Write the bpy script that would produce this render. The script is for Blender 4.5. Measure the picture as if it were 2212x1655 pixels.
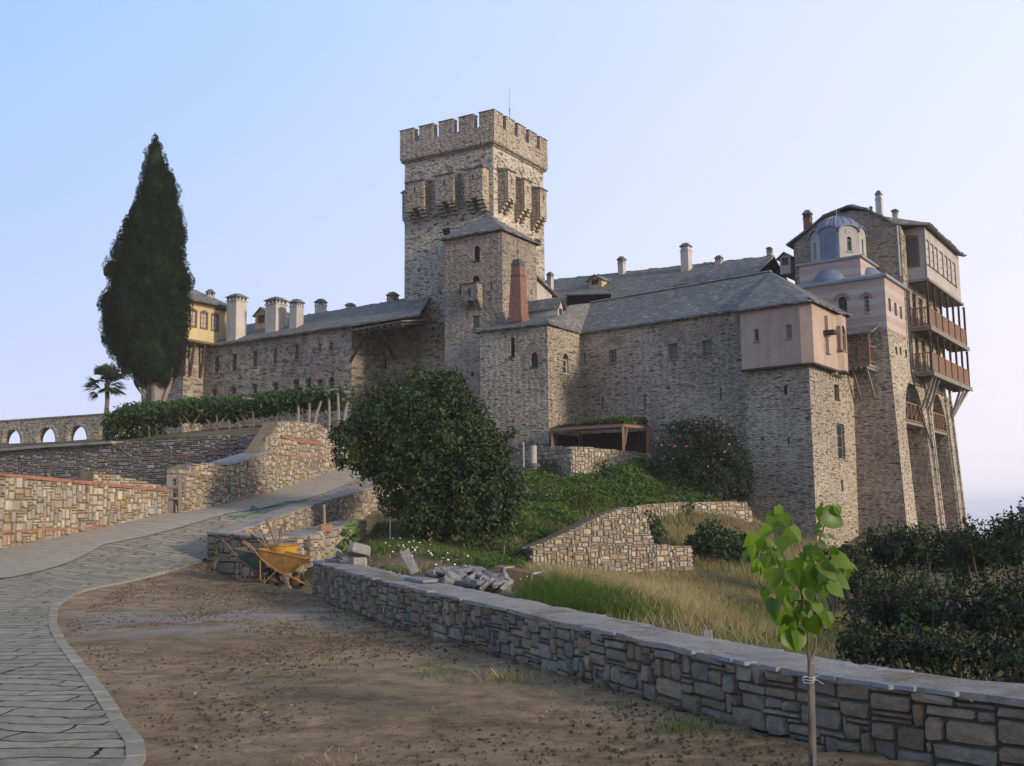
import bpy, math, random
import numpy as np
from mathutils import Vector, Matrix, noise
for o in list(bpy.data.objects): bpy.data.objects.remove(o)
scene = bpy.context.scene
COL = scene.collection
R = math.radians

# ------------------------------------------------------------------ camera
F, CX, CY = 2200.0, 1106.0, 827.5          # photo measured in a 2212 x 1655 frame
PITCH, ROLL = math.atan(272.5/2200), R(0.6)
EYE = Vector((0, 0, 1.6))
cam = bpy.data.cameras.new('camera'); camo = bpy.data.objects.new('camera', cam); COL.objects.link(camo)
cam.sensor_width = 36; cam.lens = 36*F/2212; cam.clip_end = 60000; cam.clip_start = .1
camo.matrix_world = Matrix.Translation(EYE) @ Matrix.Rotation(R(90)+PITCH, 4, 'X') @ Matrix.Rotation(-ROLL, 4, 'Z')
scene.camera = camo
CM = camo.matrix_world.to_3x3(); CMI = CM.inverted()

# ------------------------------------------------------------------ light
SUN_EL, SUN_DIR = R(14), Vector((.785, -.62, 0)).normalized()
sd = Vector((SUN_DIR.x*math.cos(SUN_EL), SUN_DIR.y*math.cos(SUN_EL), math.sin(SUN_EL)))
sl = bpy.data.lights.new('sun', 'SUN'); so = bpy.data.objects.new('sun', sl); COL.objects.link(so)
sl.energy = 2.45; sl.angle = R(7); sl.color = (1, .84, .65)
so.rotation_euler = sd.to_track_quat('Z', 'Y').to_euler(); so.location = (30, -20, 40)
w = bpy.data.worlds.new('World'); scene.world = w; w.use_nodes = True
wn, wl = w.node_tree.nodes, w.node_tree.links
sky = wn.new('ShaderNodeTexSky'); sky.sky_type = 'NISHITA'; sky.sun_disc = False
sky.sun_elevation = R(14); sky.sun_rotation = math.atan2(SUN_DIR.x, SUN_DIR.y)
sky.air_density = 1.0; sky.dust_density = 1.2; sky.ozone_density = 2.5; sky.altitude = 50
bg = wn['Background']; bg.inputs[1].default_value = .15
# humid air low over the horizon: pale lilac to the left, whiter towards the sun (world directions, seen the same from anywhere)
tc = wn.new('ShaderNodeTexCoord'); sx = wn.new('ShaderNodeSeparateXYZ'); wl.new(tc.outputs['Generated'], sx.inputs[0])
def wmath(op, a, b=None, c=None):
    m = wn.new('ShaderNodeMath'); m.operation = op; m.use_clamp = False
    for i, v in enumerate((a, b, c)):
        if v is None: continue
        if isinstance(v, (int, float)): m.inputs[i].default_value = v
        else: wl.new(v, m.inputs[i])
    return m.outputs[0]
mr = wn.new('ShaderNodeValToRGB'); mr.color_ramp.interpolation = 'EASE'
e = mr.color_ramp.elements
e[0].position = 0; e[0].color = (.98, .98, .98, 1); e[1].position = .75; e[1].color = (.30, .30, .30, 1)
e2 = mr.color_ramp.elements.new(.46); e2.color = (.93, .93, .93, 1)
wl.new(wmath('ABSOLUTE', sx.outputs[2]), mr.inputs[0])
def xramp(l, r):
    h = wn.new('ShaderNodeValToRGB'); q = h.color_ramp.elements; q[0].position = .26; q[0].color = (*l, 1); q[1].position = .74; q[1].color = (*r, 1)
    wl.new(wmath('MULTIPLY_ADD', sx.outputs[0], .5, .5), h.inputs[0]); return h.outputs[0]
lo_c, hi_c = xramp((3.0, 3.3, 4.5), (4.95, 4.5, 4.7)), xramp((1.75, 2.9, 5.1), (4.2, 4.5, 5.5))
hm_ = wn.new('ShaderNodeMix'); hm_.data_type = 'RGBA'
zr = wn.new('ShaderNodeMapRange'); zr.inputs[1].default_value = 0; zr.inputs[2].default_value = .44; wl.new(wmath('ABSOLUTE', sx.outputs[2]), zr.inputs[0])
wl.new(zr.outputs[0], hm_.inputs[0]); wl.new(lo_c, hm_.inputs[6]); wl.new(hi_c, hm_.inputs[7])
mx = wn.new('ShaderNodeMix'); mx.data_type = 'RGBA'
wl.new(mr.outputs[0], mx.inputs[0]); wl.new(sky.outputs[0], mx.inputs[6]); wl.new(hm_.outputs[2], mx.inputs[7])
wl.new(mx.outputs[2], bg.inputs[0])
scene.view_settings.view_transform = 'Standard'; scene.view_settings.look = 'None'
scene.view_settings.exposure = 0.50; scene.view_settings.gamma = 1
scene.render.engine = 'CYCLES'

# ------------------------------------------------------------------ photo geometry
def ray(u, v): return CM @ Vector(((u-CX)/F, (CY-v)/F, -1))
def P(u, v, Y):
    r = ray(u, v); return EYE + r*(Y/r.y)
def G(u, v, z=0.0):
    r = ray(u, v); return EYE + r*((z-EYE.z)/r.z)
def proj(p):
    q = CMI @ (Vector(p)-EYE); return (CX - F*q.x/q.z, CY + F*q.y/q.z)
def Zat(x, y, v):                              # height of pixel row v on the plumb line x, y
    lo, hi = -60.0, 90.0
    for _ in range(50):
        m = (lo+hi)/2
        if proj((x, y, m))[1] > v: lo = m
        else: hi = m
    return lo
def ZF(x0, y0, s): return lambda x, y: ((x0+x/s)*.96678, (y0+y/s)*.96678)
z1 = ZF(0, 600, 2.4578); z2 = ZF(850, 200, 2.758); z3 = ZF(1050, 500, 2.7586); z4 = ZF(1600, 400, 2.7587)
z5 = ZF(1760, 460, 5.517); z6 = ZF(1140, 920, 3.95); z7 = ZF(860, 1220, 5.53); z8 = ZF(230, 840, 3.881)
zw = ZF(460, 1120, 5.53); zs = ZF(1640, 1100, 4.1375); zb = ZF(1980, 480, 3.31); z9 = ZF(1500, 900, 2.038)
class Face:                                     # a plumb plane from plan point a (left) to b (right) seen from outside
    def __init__(s, a, b):
        s.a, s.b = Vector(a[:2]), Vector(b[:2]); s.L = (s.b-s.a).length; s.d = (s.b-s.a)/s.L
        s.n = Vector((s.d.y, -s.d.x))
    def pt(s, t, z, off=0.0):
        q = s.a + s.d*t + s.n*off; return Vector((q.x, q.y, z))
    def hit(s, u, v, off=0.0):
        r = ray(u, v); o = s.a + s.n*off
        k = ((o.x-EYE.x)*s.n.x + (o.y-EYE.y)*s.n.y)/(r.x*s.n.x + r.y*s.n.y)
        p = EYE + r*k; return ((p.x-o.x)*s.d.x+(p.y-o.y)*s.d.y, p.z)
    def shift(s, off): return Face(s.a+s.n*off, s.b+s.n*off)
def along(p, d, u, v):                          # where the plumb plane from p along d crosses pixel u, v
    f = Face(p, Vector(p[:2])+Vector(d)); t, z = f.hit(u, v); q = f.a+f.d*t; return Vector((q.x, q.y)), z

# ------------------------------------------------------------------ mesh helpers
def link(o, parent=None, world=True):
    COL.objects.link(o)
    if parent is not None:
        o.parent = parent
        if world: o.matrix_parent_inverse = Matrix.Translation(-wloc(parent))
    return o
def wloc(o):
    p = Vector(o.location)
    q = o.parent
    while q is not None:
        p = p + Vector(q.location); q = q.parent
    if o.type == 'MESH' and o.parent is not None: return Vector((0, 0, 0))
    return p
def tag(o, label=None, cat=None, group=None, kind=None):
    if label: o['label'] = label
    if cat: o['category'] = cat
    if group: o['group'] = group
    if kind: o['kind'] = kind
    return o
def thing(name, label, cat, loc=(0, 0, 0), group=None):
    o = bpy.data.objects.new(name, None); o.location = loc; o.empty_display_size = .3; COL.objects.link(o)
    return tag(o, label, cat, group, 'thing' if name.endswith('wall') else None)
def set_uv(me):
    n = len(me.loops)
    if n == 0: return
    co = np.empty(len(me.vertices)*3); me.vertices.foreach_get('co', co); co = co.reshape(-1, 3)
    vi = np.empty(n, np.int64); me.loops.foreach_get('vertex_index', vi)
    m = len(me.polygons); nr = np.empty(m*3); me.polygons.foreach_get('normal', nr); nr = nr.reshape(-1, 3)
    lt = np.empty(m, np.int64); me.polygons.foreach_get('loop_total', lt)
    t = np.stack([-nr[:, 1], nr[:, 0], np.zeros(m)], 1); ln = np.linalg.norm(t, axis=1)
    t[ln < .05] = (1, 0, 0); ln[ln < .05] = 1; t /= ln[:, None]
    b = np.cross(nr, t)
    T, Bv = np.repeat(t, lt, 0), np.repeat(b, lt, 0); c = co[vi]
    uv = np.stack([(c*T).sum(1), (c*Bv).sum(1)], 1)
    lay = me.uv_layers.new(name='UVMap'); lay.data.foreach_set('uv', uv.ravel())
class MB:
    def __init__(s): s.v, s.f, s.m = [], [], []
    def add(s, vs, fs, m=0):
        k = len(s.v); s.v += [tuple(x) for x in vs]
        for f in fs: s.f.append(tuple(i+k for i in f)); s.m.append(m)
    def poly(s, pts, m=0): s.add(pts, [tuple(range(len(pts)))], m)
    def slab(s, pts, th, m=0, down=None):       # polygon thickened downwards
        d = Vector((0, 0, -th)) if down is None else Vector(down)*th
        n = len(pts); pts = [Vector(p) for p in pts]
        s.add(pts+[p+d for p in pts], [tuple(range(n)), tuple(reversed(range(n, 2*n)))] +
              [(i, i+n, (i+1) % n+n, (i+1) % n) for i in range(n)], m)
    def fbox(s, f, s0, s1, za, zb_, o0, o1, m=0, slope=0):   # box on a Face, o0..o1 out of the wall
        v = []
        for o in (o0, o1):
            for (t, z) in ((s0, za), (s1, za), (s1, zb_), (s0, zb_)):
                v.append(f.pt(t, z - (slope if (o == o1 and z == zb_) else 0), o))
        s.add(v, [(0, 3, 2, 1), (4, 5, 6, 7), (0, 1, 5, 4), (1, 2, 6, 5), (2, 3, 7, 6), (3, 0, 4, 7)], m)
    def box(s, c, h, m=0, rot=None, taper=1.0):
        v = []
        for dz in (-1, 1):
            for dx, dy in ((-1, -1), (1, -1), (1, 1), (-1, 1)):
                k = taper if dz > 0 else 1
                q = Vector((dx*h[0]*k, dy*h[1]*k, dz*h[2]))
                if rot is not None: q = rot @ q
                v.append(Vector(c)+q)
        s.add(v, [(0, 3, 2, 1), (4, 5, 6, 7), (0, 1, 5, 4), (1, 2, 6, 5), (2, 3, 7, 6), (3, 0, 4, 7)], m)
    def tube(s, pts, r, n=6, m=0, cap=True):
        pts = [Vector(p) for p in pts]; r = [r]*len(pts) if isinstance(r, (int, float)) else r
        vs = []
        for i, p in enumerate(pts):
            t = (pts[min(i+1, len(pts)-1)]-pts[max(i-1, 0)]).normalized()
            a = t.orthogonal() if abs(t.z) > .9 else t.cross(Vector((0, 0, 1)))
            a.normalize(); b = t.cross(a)
            for k in range(n):
                an = 2*math.pi*k/n; vs.append(p+(a*math.cos(an)+b*math.sin(an))*r[i])
        fs = [(i*n+k, i*n+(k+1) % n, (i+1)*n+(k+1) % n, (i+1)*n+k) for i in range(len(pts)-1) for k in range(n)]
        if cap: fs += [tuple(reversed(range(n))), tuple(range((len(pts)-1)*n, len(pts)*n))]
        s.add(vs, fs, m)
    def beam(s, a, b, w_, h_=None, m=0):
        h_ = h_ or w_; a, b = Vector(a), Vector(b); t = (b-a).normalized()
        x = t.cross(Vector((0, 0, 1))); x = x.normalized() if x.length > .05 else Vector((1, 0, 0)); y = x.cross(t)
        v = [p+x*dx*w_/2+y*dy*h_/2 for p in (a, b) for dx, dy in ((-1, -1), (1, -1), (1, 1), (-1, 1))]
        s.add(v, [(0, 3, 2, 1), (4, 5, 6, 7), (0, 1, 5, 4), (1, 2, 6, 5), (2, 3, 7, 6), (3, 0, 4, 7)], m)
    def lathe(s, c, prof, n=16, m=0, a0=0, a1=2*math.pi, closed=True):
        vs = []; k = n if closed else n+1
        for (r, z) in prof:
            for i in range(k):
                a = a0+(a1-a0)*i/n; vs.append((c[0]+r*math.cos(a), c[1]+r*math.sin(a), c[2]+z))
        fs = []
        for j in range(len(prof)-1):
            for i in range(n if closed else k-1):
                fs.append((j*k+i, j*k+(i+1) % k, (j+1)*k+(i+1) % k, (j+1)*k+i))
        s.add(vs, fs, m)
    def build(s, name, mats, parent=None, smooth=False, world=True):
        me = bpy.data.meshes.new(name); me.from_pydata(s.v, [], s.f); me.validate(); 
        mats = mats if isinstance(mats, (list, tuple)) else [mats]
        for q in mats: me.materials.append(q)
        if len(me.polygons) == len(s.m): me.polygons.foreach_set('material_index', s.m)
        if smooth: me.polygons.foreach_set('use_smooth', [True]*len(me.polygons))
        me.update(); set_uv(me)
        return link(bpy.data.objects.new(name, me), parent, world)
def npmesh(name, V, Fq, mats, parent=None, mi=None, world=True, smooth=False):
    me = bpy.data.meshes.new(name); V = np.asarray(V, np.float32); Fq = np.asarray(Fq, np.int32)
    me.vertices.add(len(V)); me.vertices.foreach_set('co', V.ravel())
    k = Fq.shape[1]; me.loops.add(Fq.size); me.loops.foreach_set('vertex_index', Fq.ravel())
    me.polygons.add(len(Fq)); me.polygons.foreach_set('loop_start', np.arange(0, Fq.size, k, dtype=np.int32))
    me.polygons.foreach_set('loop_total', np.full(len(Fq), k, np.int32))
    mats = mats if isinstance(mats, (list, tuple)) else [mats]
    for q in mats: me.materials.append(q)
    if mi is not None: me.polygons.foreach_set('material_index', np.asarray(mi, np.int32))
    me.polygons.foreach_set('use_smooth', np.full(len(Fq), smooth))
    me.update(calc_edges=True); set_uv(me)
    return link(bpy.data.objects.new(name, me), parent, world)

# ------------------------------------------------------------------ materials
MATS = {}
class NT:
    def __init__(s, name):
        s.mat = bpy.data.materials.new(name); s.mat.use_nodes = True; s.nt = s.mat.node_tree
        s.b = s.nt.nodes['Principled BSDF']; s.out = s.nt.nodes['Material Output']
        s.b.inputs['Specular IOR Level'].default_value = .25
    def n(s, t, **k):
        x = s.nt.nodes.new('ShaderNode'+t)
        for a, v in k.items(): setattr(x, a, v)
        return x
    def l(s, a, b): s.nt.links.new(a, b)
    def m(s, op, a, b=None, clamp=False):
        x = s.n('Math', operation=op, use_clamp=clamp)
        for i, v in enumerate((a, b)):
            if v is None: continue
            if isinstance(v, (int, float)): x.inputs[i].default_value = v
            else: s.l(v, x.inputs[i])
        return x.outputs[0]
    def mix(s, f, a, b, mode='MIX'):
        x = s.n('Mix', data_type='RGBA', blend_type=mode)
        for i, v in ((0, f), (6, a), (7, b)):
            if isinstance(v, (int, float)): x.inputs[i].default_value = v
            elif isinstance(v, tuple): x.inputs[i].default_value = (*v, 1)
            else: s.l(v, x.inputs[i])
        return x.outputs[2]
    def ramp(s, f, stops, interp='LINEAR'):
        x = s.n('ValToRGB'); r = x.color_ramp; r.interpolation = interp
        while len(r.elements) < len(stops): r.elements.new(.5)
        for e_, (p, c) in zip(r.elements, stops):
            e_.position = p; e_.color = (*c, 1) if isinstance(c, tuple) else (c, c, c, 1)
        s.l(f, x.inputs[0]); return x.outputs[0]
    def noise(s, vec, sc, det=4, rough=.6, dist=0):
        x = s.n('TexNoise'); x.inputs['Scale'].default_value = sc; x.inputs['Detail'].default_value = det
        x.inputs['Roughness'].default_value = rough; x.inputs['Distortion'].default_value = dist
        if vec is not None: s.l(vec, x.inputs[0])
        return x
    def uv(s, sx_=1, sy_=1):
        t = s.n('TexCoord'); mp = s.n('Mapping'); mp.inputs[3].default_value = (sx_, sy_, 1)
        s.l(t.outputs['UV'], mp.inputs[0]); return mp.outputs[0]
    def pos(s):
        return s.n('NewGeometry').outputs['Position']
    def bump(s, h, st=.4, dist=.03):
        x = s.n('Bump'); x.inputs['Strength'].default_value = st; x.inputs['Distance'].default_value = dist
        s.l(h, x.inputs['Height']); s.l(x.outputs[0], s.b.inputs['Normal'])
    def col(s, c, rough=.85):
        if isinstance(c, tuple): s.b.inputs['Base Color'].default_value = (*c, 1)
        else: s.l(c, s.b.inputs['Base Color'])
        s.b.inputs['Roughness'].default_value = rough
def plain(name, c, rough=.8, var=.25, sc=6, metal=0, bump=.15, stain=0):
    t = NT(name); p = t.pos(); n1 = t.noise(p, sc, 5); n2 = t.noise(p, sc*.13, 3)
    f = t.m('ADD', t.m('MULTIPLY', n1.outputs[0], .6), t.m('MULTIPLY', n2.outputs[0], .4))
    lo = tuple(x*(1-var) for x in c); hi = tuple(min(1, x*(1+var)) for x in c)
    cc = t.ramp(f, [(.3, lo), (.7, hi)])
    if stain:
        mp = t.n('Mapping'); mp.inputs[3].default_value = (2.2, 2.2, .35); t.l(p, mp.inputs[0]); sn = t.noise(mp.outputs[0], 1.0, 6, .7)
        cc = t.mix(t.m('MULTIPLY', t.ramp(sn.outputs[0], [(.48, 0.0), (.68, 1.0)]), stain), cc, tuple(x*.5 for x in c))
        s3 = t.noise(p, .5, 4, .6); cc = t.mix(stain, cc, t.ramp(s3.outputs[0], [(.35, (.75, .72, .72)), (.65, (1.12, 1.1, 1.05))]), 'MULTIPLY')
    t.col(cc, rough); t.b.inputs['Metallic'].default_value = metal
    if bump: t.bump(n1.outputs[0], bump, .02)
    MATS[name] = t.mat; return t.mat
def masonry(name, sx_, sz, cols, mort, gap=.60, dens=.60, bump=.9, joint=.10, mdark=(.035, .028, .022), big_=.5):
    """coursed rubble on wall metres: flat stones, pale mortar, short dark shadowed joints"""
    t = NT(name); base = t.uv()
    nz = t.noise(base, 1.3, 3, .6)
    dv = t.n('VectorMath', operation='SUBTRACT'); t.l(nz.outputs['Color'], dv.inputs[0]); dv.inputs[1].default_value = (.5, .5, .5)
    dm = t.n('VectorMath', operation='MULTIPLY'); t.l(dv.outputs[0], dm.inputs[0]); dm.inputs[1].default_value = (.25, .12, 0)
    da = t.n('VectorMath', operation='ADD'); t.l(base, da.inputs[0]); t.l(dm.outputs[0], da.inputs[1])
    mp = t.n('Mapping'); mp.inputs[3].default_value = (1/sx_, 1/sz, 1); t.l(da.outputs[0], mp.inputs[0])
    v1 = t.n('TexVoronoi', voronoi_dimensions='2D'); v1.inputs['Scale'].default_value = 1; t.l(mp.outputs[0], v1.inputs[0]); v1.inputs['Randomness'].default_value = .8
    v2 = t.n('TexVoronoi', voronoi_dimensions='2D', feature='DISTANCE_TO_EDGE'); v2.inputs['Scale'].default_value = 1; t.l(mp.outputs[0], v2.inputs[0]); v2.inputs['Randomness'].default_value = .8
    sep = t.n('SeparateColor'); t.l(v1.outputs['Color'], sep.inputs[0])
    stone = t.ramp(sep.outputs[0], [(i/(len(cols)-1), c) for i, c in enumerate(cols)])
    fine = t.noise(base, 11, 5, .7); big = t.noise(base, .16, 4, .6); mid = t.noise(base, .9, 4, .6)
    stone = t.mix(.35, stone, t.ramp(fine.outputs[0], [(.3, .5), (.7, 1.1)]), 'MULTIPLY')
    edge = t.ramp(v2.outputs['Distance'], [(joint*.35, 1.0), (joint*1.7, 0.0)])
    open_ = t.ramp(t.noise(base, 2.1, 4, .7).outputs[0], [(gap-.06, 0.0), (gap+.06, 1.0)])
    c = t.mix(t.m('MULTIPLY', edge, .8), stone, t.mix(open_, mort, mdark))
    # open joints: thin lens-shaped shadows lying along the courses
    mg = t.n('Mapping'); mg.inputs[3].default_value = (2.4/(sx_/.34), 11/(sz/.105), 1); t.l(da.outputs[0], mg.inputs[0])
    gp = t.noise(mg.outputs[0], 1.0, 3, .55); gmask = t.ramp(gp.outputs[0], [(dens, 0.0), (dens+.055, 1.0)])
    c = t.mix(t.m('MULTIPLY', gmask, .82), c, mdark)
    lt = t.n('Mapping'); lt.inputs[3].default_value = (1.9/(sx_/.34), 10/(sz/.105), 1); lt.inputs[1].default_value = (7.3, 3.1, 0); t.l(da.outputs[0], lt.inputs[0])
    lp = t.noise(lt.outputs[0], 1.0, 3, .6); c = t.mix(t.ramp(lp.outputs[0], [(.55, 0.0), (.62, .8)]), c, mort)
    pt_ = t.noise(base, .33, 5, .7); c = t.mix(t.ramp(pt_.outputs[0], [(.54, 0.0), (.64, .38)]), c, mort)
    c = t.mix(.7, c, t.ramp(big.outputs[0], [(.32, (.56, .55, .55)), (.68, (1.15, 1.12, 1.05))]), 'MULTIPLY')
    c = t.mix(.40, c, t.ramp(mid.outputs[0], [(.3, .66), (.7, 1.15)]), 'MULTIPLY')
    t.col(c, .92)
    h = t.m('SUBTRACT', t.m('MULTIPLY', v2.outputs['Distance'], 1.2, True), t.m('MULTIPLY', gmask, .7))
    h = t.m('ADD', h, t.m('ADD', t.m('MULTIPLY', fine.outputs[0], .3), t.m('MULTIPLY', mid.outputs[0], 1.2))); t.bump(h, bump, .07)
    MATS[name] = t.mat; return t.mat
masonry('castle_stone', .37, .11, [(.25, .205, .16), (.40, .335, .26), (.30, .25, .20), (.45, .375, .29), (.32, .24, .18), (.36, .31, .255)], (.56, .49, .39), dens=.585)
masonry('castle_stone_pale', .44, .19, [(.30, .265, .22), (.46, .40, .32), (.36, .31, .26), (.52, .46, .37), (.30, .245, .20)], (.60, .54, .45), dens=.57, joint=.13)
masonry('castle_stone_brown', .40, .105, [(.24, .195, .16), (.38, .31, .24), (.29, .24, .20), (.42, .35, .27), (.34, .23, .18)], (.46, .40, .33), dens=.60)
masonry('castle_stone_old', .50, .20, [(.27, .22, .18), (.42, .35, .28), (.30, .25, .20), (.48, .41, .32), (.32, .21, .16)], (.50, .44, .36), dens=.60, gap=.52, joint=.13)
def stones_mat(name, cols, spots=None):
    t = NT(name); g = t.n('NewGeometry'); n1 = t.noise(g.outputs['Position'], 9, 5, .7); n2 = t.noise(g.outputs['Position'], .7, 3)
    c = t.ramp(g.outputs['Random Per Island'], [(i/(len(cols)-1), q) for i, q in enumerate(cols)])
    c = t.mix(.6, c, t.ramp(n1.outputs[0], [(.3, .45), (.7, 1.15)]), 'MULTIPLY')
    c = t.mix(.5, c, t.ramp(n2.outputs[0], [(.3, .7), (.7, 1.2)]), 'MULTIPLY')
    n3 = t.noise(g.outputs['Position'], 3.1, 4, .6)
    if spots: c = t.mix(t.ramp(n3.outputs[0], [(.58, 0.0), (.68, .7)]), c, spots)
    n4 = t.noise(g.outputs['Position'], 26, 6, .8); c = t.mix(.5, c, t.ramp(n4.outputs[0], [(.35, .6), (.65, 1.15)]), 'MULTIPLY')
    t.col(c, .9); t.bump(t.m('ADD', n1.outputs[0], t.m('MULTIPLY', n4.outputs[0], .35)), .8, .05); MATS[name] = t.mat; return t.mat
stones_mat('wall_stones_warm', [(.25, .20, .14), (.46, .38, .27), (.31, .285, .25), (.64, .57, .46), (.43, .32, .19), (.32, .29, .25), (.54, .46, .34), (.38, .365, .34), (.42, .30, .21), (.58, .51, .40)], (.42, .25, .07))
stones_mat('wall_stones_grey', [(.23, .185, .125), (.38, .305, .21), (.29, .24, .17), (.46, .375, .265), (.28, .195, .12), (.31, .27, .21), (.22, .205, .185), (.37, .32, .25)], (.20, .14, .09))
stones_mat('wall_stones_shaded', [(.16, .14, .12), (.32, .29, .25), (.20, .18, .16), (.40, .37, .33), (.26, .19, .14)], (.2, .15, .09))  # stone tones darkened to carry the terrace wall's shade
stones_mat('rubble_stones', [(.22, .22, .23), (.33, .31, .29), (.27, .27, .29), (.40, .36, .31), (.30, .24, .19)])
plain('mortar_dark', (.095, .078, .058), .95, .5, 7)
plain('mortar_pale', (.17, .135, .095), .95, .4, 5)
plain('mortar_warm', (.18, .14, .09), .95, .4, 5)
t = NT('coping_mortar'); p = t.pos(); n1 = t.noise(p, 3, 6, .7); n2 = t.noise(p, 1.1, 6, .75); n3 = t.noise(p, 30, 4, .7)
c = t.ramp(n1.outputs[0], [(.3, (.25, .225, .195)), (.7, (.36, .33, .29))]); c = t.mix(t.ramp(n2.outputs[0], [(.50, 0.0), (.62, .8)]), c, (.17, .115, .07)); c = t.mix(t.ramp(n3.outputs[0], [(.58, 0.0), (.68, .6)]), c, (.10, .075, .05))
t.col(c, .95); t.bump(t.m('ADD', n1.outputs[0], n3.outputs[0]), .6, .03); MATS['coping_mortar'] = t.mat
plain('slab_stone', (.24, .235, .24), .85, .3, 4)
plain('brick_red', (.27, .135, .09), .9, .5, 7)
plain('brick_faded', (.33, .22, .17), .9, .35, 7)
plain('plaster_pink', (.44, .33, .265), .9, .10, 1.2, bump=.05, stain=.45)
plain('plaster_white', (.52, .475, .43), .9, .08, 1.5, bump=.04, stain=.45)
plain('plaster_grey', (.42, .39, .35), .9, .08, 1.5, bump=.04, stain=.45)
plain('plaster_yellow', (.60, .48, .27), .9, .10, 1.2, bump=.05, stain=.45)
plain('curtain', (.42, .40, .38), .8, .15, 3, bump=0)
plain('wood_brown', (.17, .105, .07), .8, .3, 8)
plain('wood_dark', (.06, .045, .035), .85, .3, 8)
plain('wood_grey', (.23, .20, .17), .85, .35, 9)
plain('wood_red', (.25, .145, .09), .75, .25, 8)
plain('lead_blue', (.16, .19, .25), .55, .25, 3, bump=.1)
plain('lead_grey', (.25, .26, .29), .6, .2, 3, bump=.1)
plain('dark_metal', (.08, .08, .085), .5, .3, 8)
plain('pale_metal', (.38, .37, .36), .45, .2, 8)
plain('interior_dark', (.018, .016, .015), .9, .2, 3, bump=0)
plain('bark', (.16, .125, .09), .95, .35, 9, bump=.6)
plain('bark_grey', (.24, .20, .16), .95, .3, 9, bump=.5)
plain('rubber', (.03, .03, .032), .8, .3, 12)
plain('rust_yellow', (.25, .135, .045), .75, .55, 9)
plain('paint_yellow', (.50, .27, .03), .55, .2, 8)
plain('paint_green', (.06, .09, .08), .6, .4, 9)
plain('white_petal', (.75, .75, .70), .7, .1, 8, bump=0)
plain('pink_petal', (.50, .20, .28), .7, .25, 8, bump=0)
plain('hose_green', (.02, .20, .13), .5, .2, 8, bump=0)
plain('ribbon_white', (.7, .68, .6), .7, .1, 8, bump=0)
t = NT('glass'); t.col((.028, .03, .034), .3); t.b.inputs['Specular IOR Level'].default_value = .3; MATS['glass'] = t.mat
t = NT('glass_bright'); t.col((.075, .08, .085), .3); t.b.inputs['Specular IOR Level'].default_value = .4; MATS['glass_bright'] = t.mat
# brick
t = NT('brickwork'); b = t.uv(); bt = t.n('TexBrick'); t.l(b, bt.inputs[0])
bt.inputs['Scale'].default_value = 1; bt.inputs['Brick Width'].default_value = .26; bt.inputs['Row Height'].default_value = .075; bt.inputs['Mortar Size'].default_value = .012
bt.inputs['Color1'].default_value = (.30, .12, .07, 1); bt.inputs['Color2'].default_value = (.20, .085, .055, 1); bt.inputs['Mortar'].default_value = (.22, .17, .14, 1)
n1 = t.noise(b, 5, 4); t.col(t.mix(.6, bt.outputs[0], t.ramp(n1.outputs[0], [(.3, .5), (.7, 1.2)]), 'MULTIPLY'), .9)
t.bump(bt.outputs['Fac'], -.4, .01); MATS['brickwork'] = t.mat
# striped church plaster
t = NT('striped_plaster'); b = t.uv(); sp = t.n('SeparateXYZ'); t.l(t.pos(), sp.inputs[0])
nn = t.noise(b, 1.6, 4, .6); zz = t.m('ADD', sp.outputs[2], t.m('MULTIPLY', nn.outputs[0], .10))
fr = t.m('FRACT', t.m('DIVIDE', zz, .62)); st = t.ramp(fr, [(.0, 1.0), (.05, .0), (.47, .0), (.52, 1.0)])
n2 = t.noise(b, .8, 4, .7)
c = t.mix(t.m('MULTIPLY', st, t.ramp(n2.outputs[0], [(.3, .35), (.62, 1.0)])), (.46, .40, .345), (.42, .29, .25))
c = t.mix(.4, c, t.ramp(t.noise(b, 5, 5, .7).outputs[0], [(.3, .75), (.7, 1.1)]), 'MULTIPLY')
t.col(c, .9); MATS['striped_plaster'] = t.mat
# slate roof
t = NT('slate_roof'); b = t.uv(); nz = t.noise(b, 3, 3); 
mp = t.n('Mapping'); mp.inputs[3].default_value = (4.6, 8.5, 1); t.l(b, mp.inputs[0])
dm = t.n('VectorMath', operation='MULTIPLY'); t.l(nz.outputs['Color'], dm.inputs[0]); dm.inputs[1].default_value = (.5, .5, 0)
da = t.n('VectorMath', operation='ADD'); t.l(mp.outputs[0], da.inputs[0]); t.l(dm.outputs[0], da.inputs[1])
v1 = t.n('TexVoronoi', voronoi_dimensions='2D'); v1.inputs['Scale'].default_value = 1; t.l(da.outputs[0], v1.inputs[0])
v2 = t.n('TexVoronoi', voronoi_dimensions='2D', feature='DISTANCE_TO_EDGE'); v2.inputs['Scale'].default_value = 1; t.l(da.outputs[0], v2.inputs[0])
sep = t.n('SeparateColor'); t.l(v1.outputs['Color'], sep.inputs[0])
c = t.ramp(sep.outputs[0], [(0, (.115, .113, .11)), (.4, (.155, .153, .148)), (.8, (.195, .19, .18)), (.93, (.24, .23, .21)), (1, (.36, .34, .30))])
c = t.mix(t.ramp(v2.outputs['Distance'], [(0, .75), (.10, 0.0)]), c, (.05, .05, .055))
bn = t.noise(b, .35, 4, .65); c = t.mix(.6, c, t.ramp(bn.outputs[0], [(.3, (.75, .76, .78)), (.7, (1.2, 1.16, 1.05))]), 'MULTIPLY')
t.col(c, .75); t.bump(t.m('ADD', sep.outputs[1], v2.outputs['Distance']), .6, .04); MATS['slate_roof'] = t.mat
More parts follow.
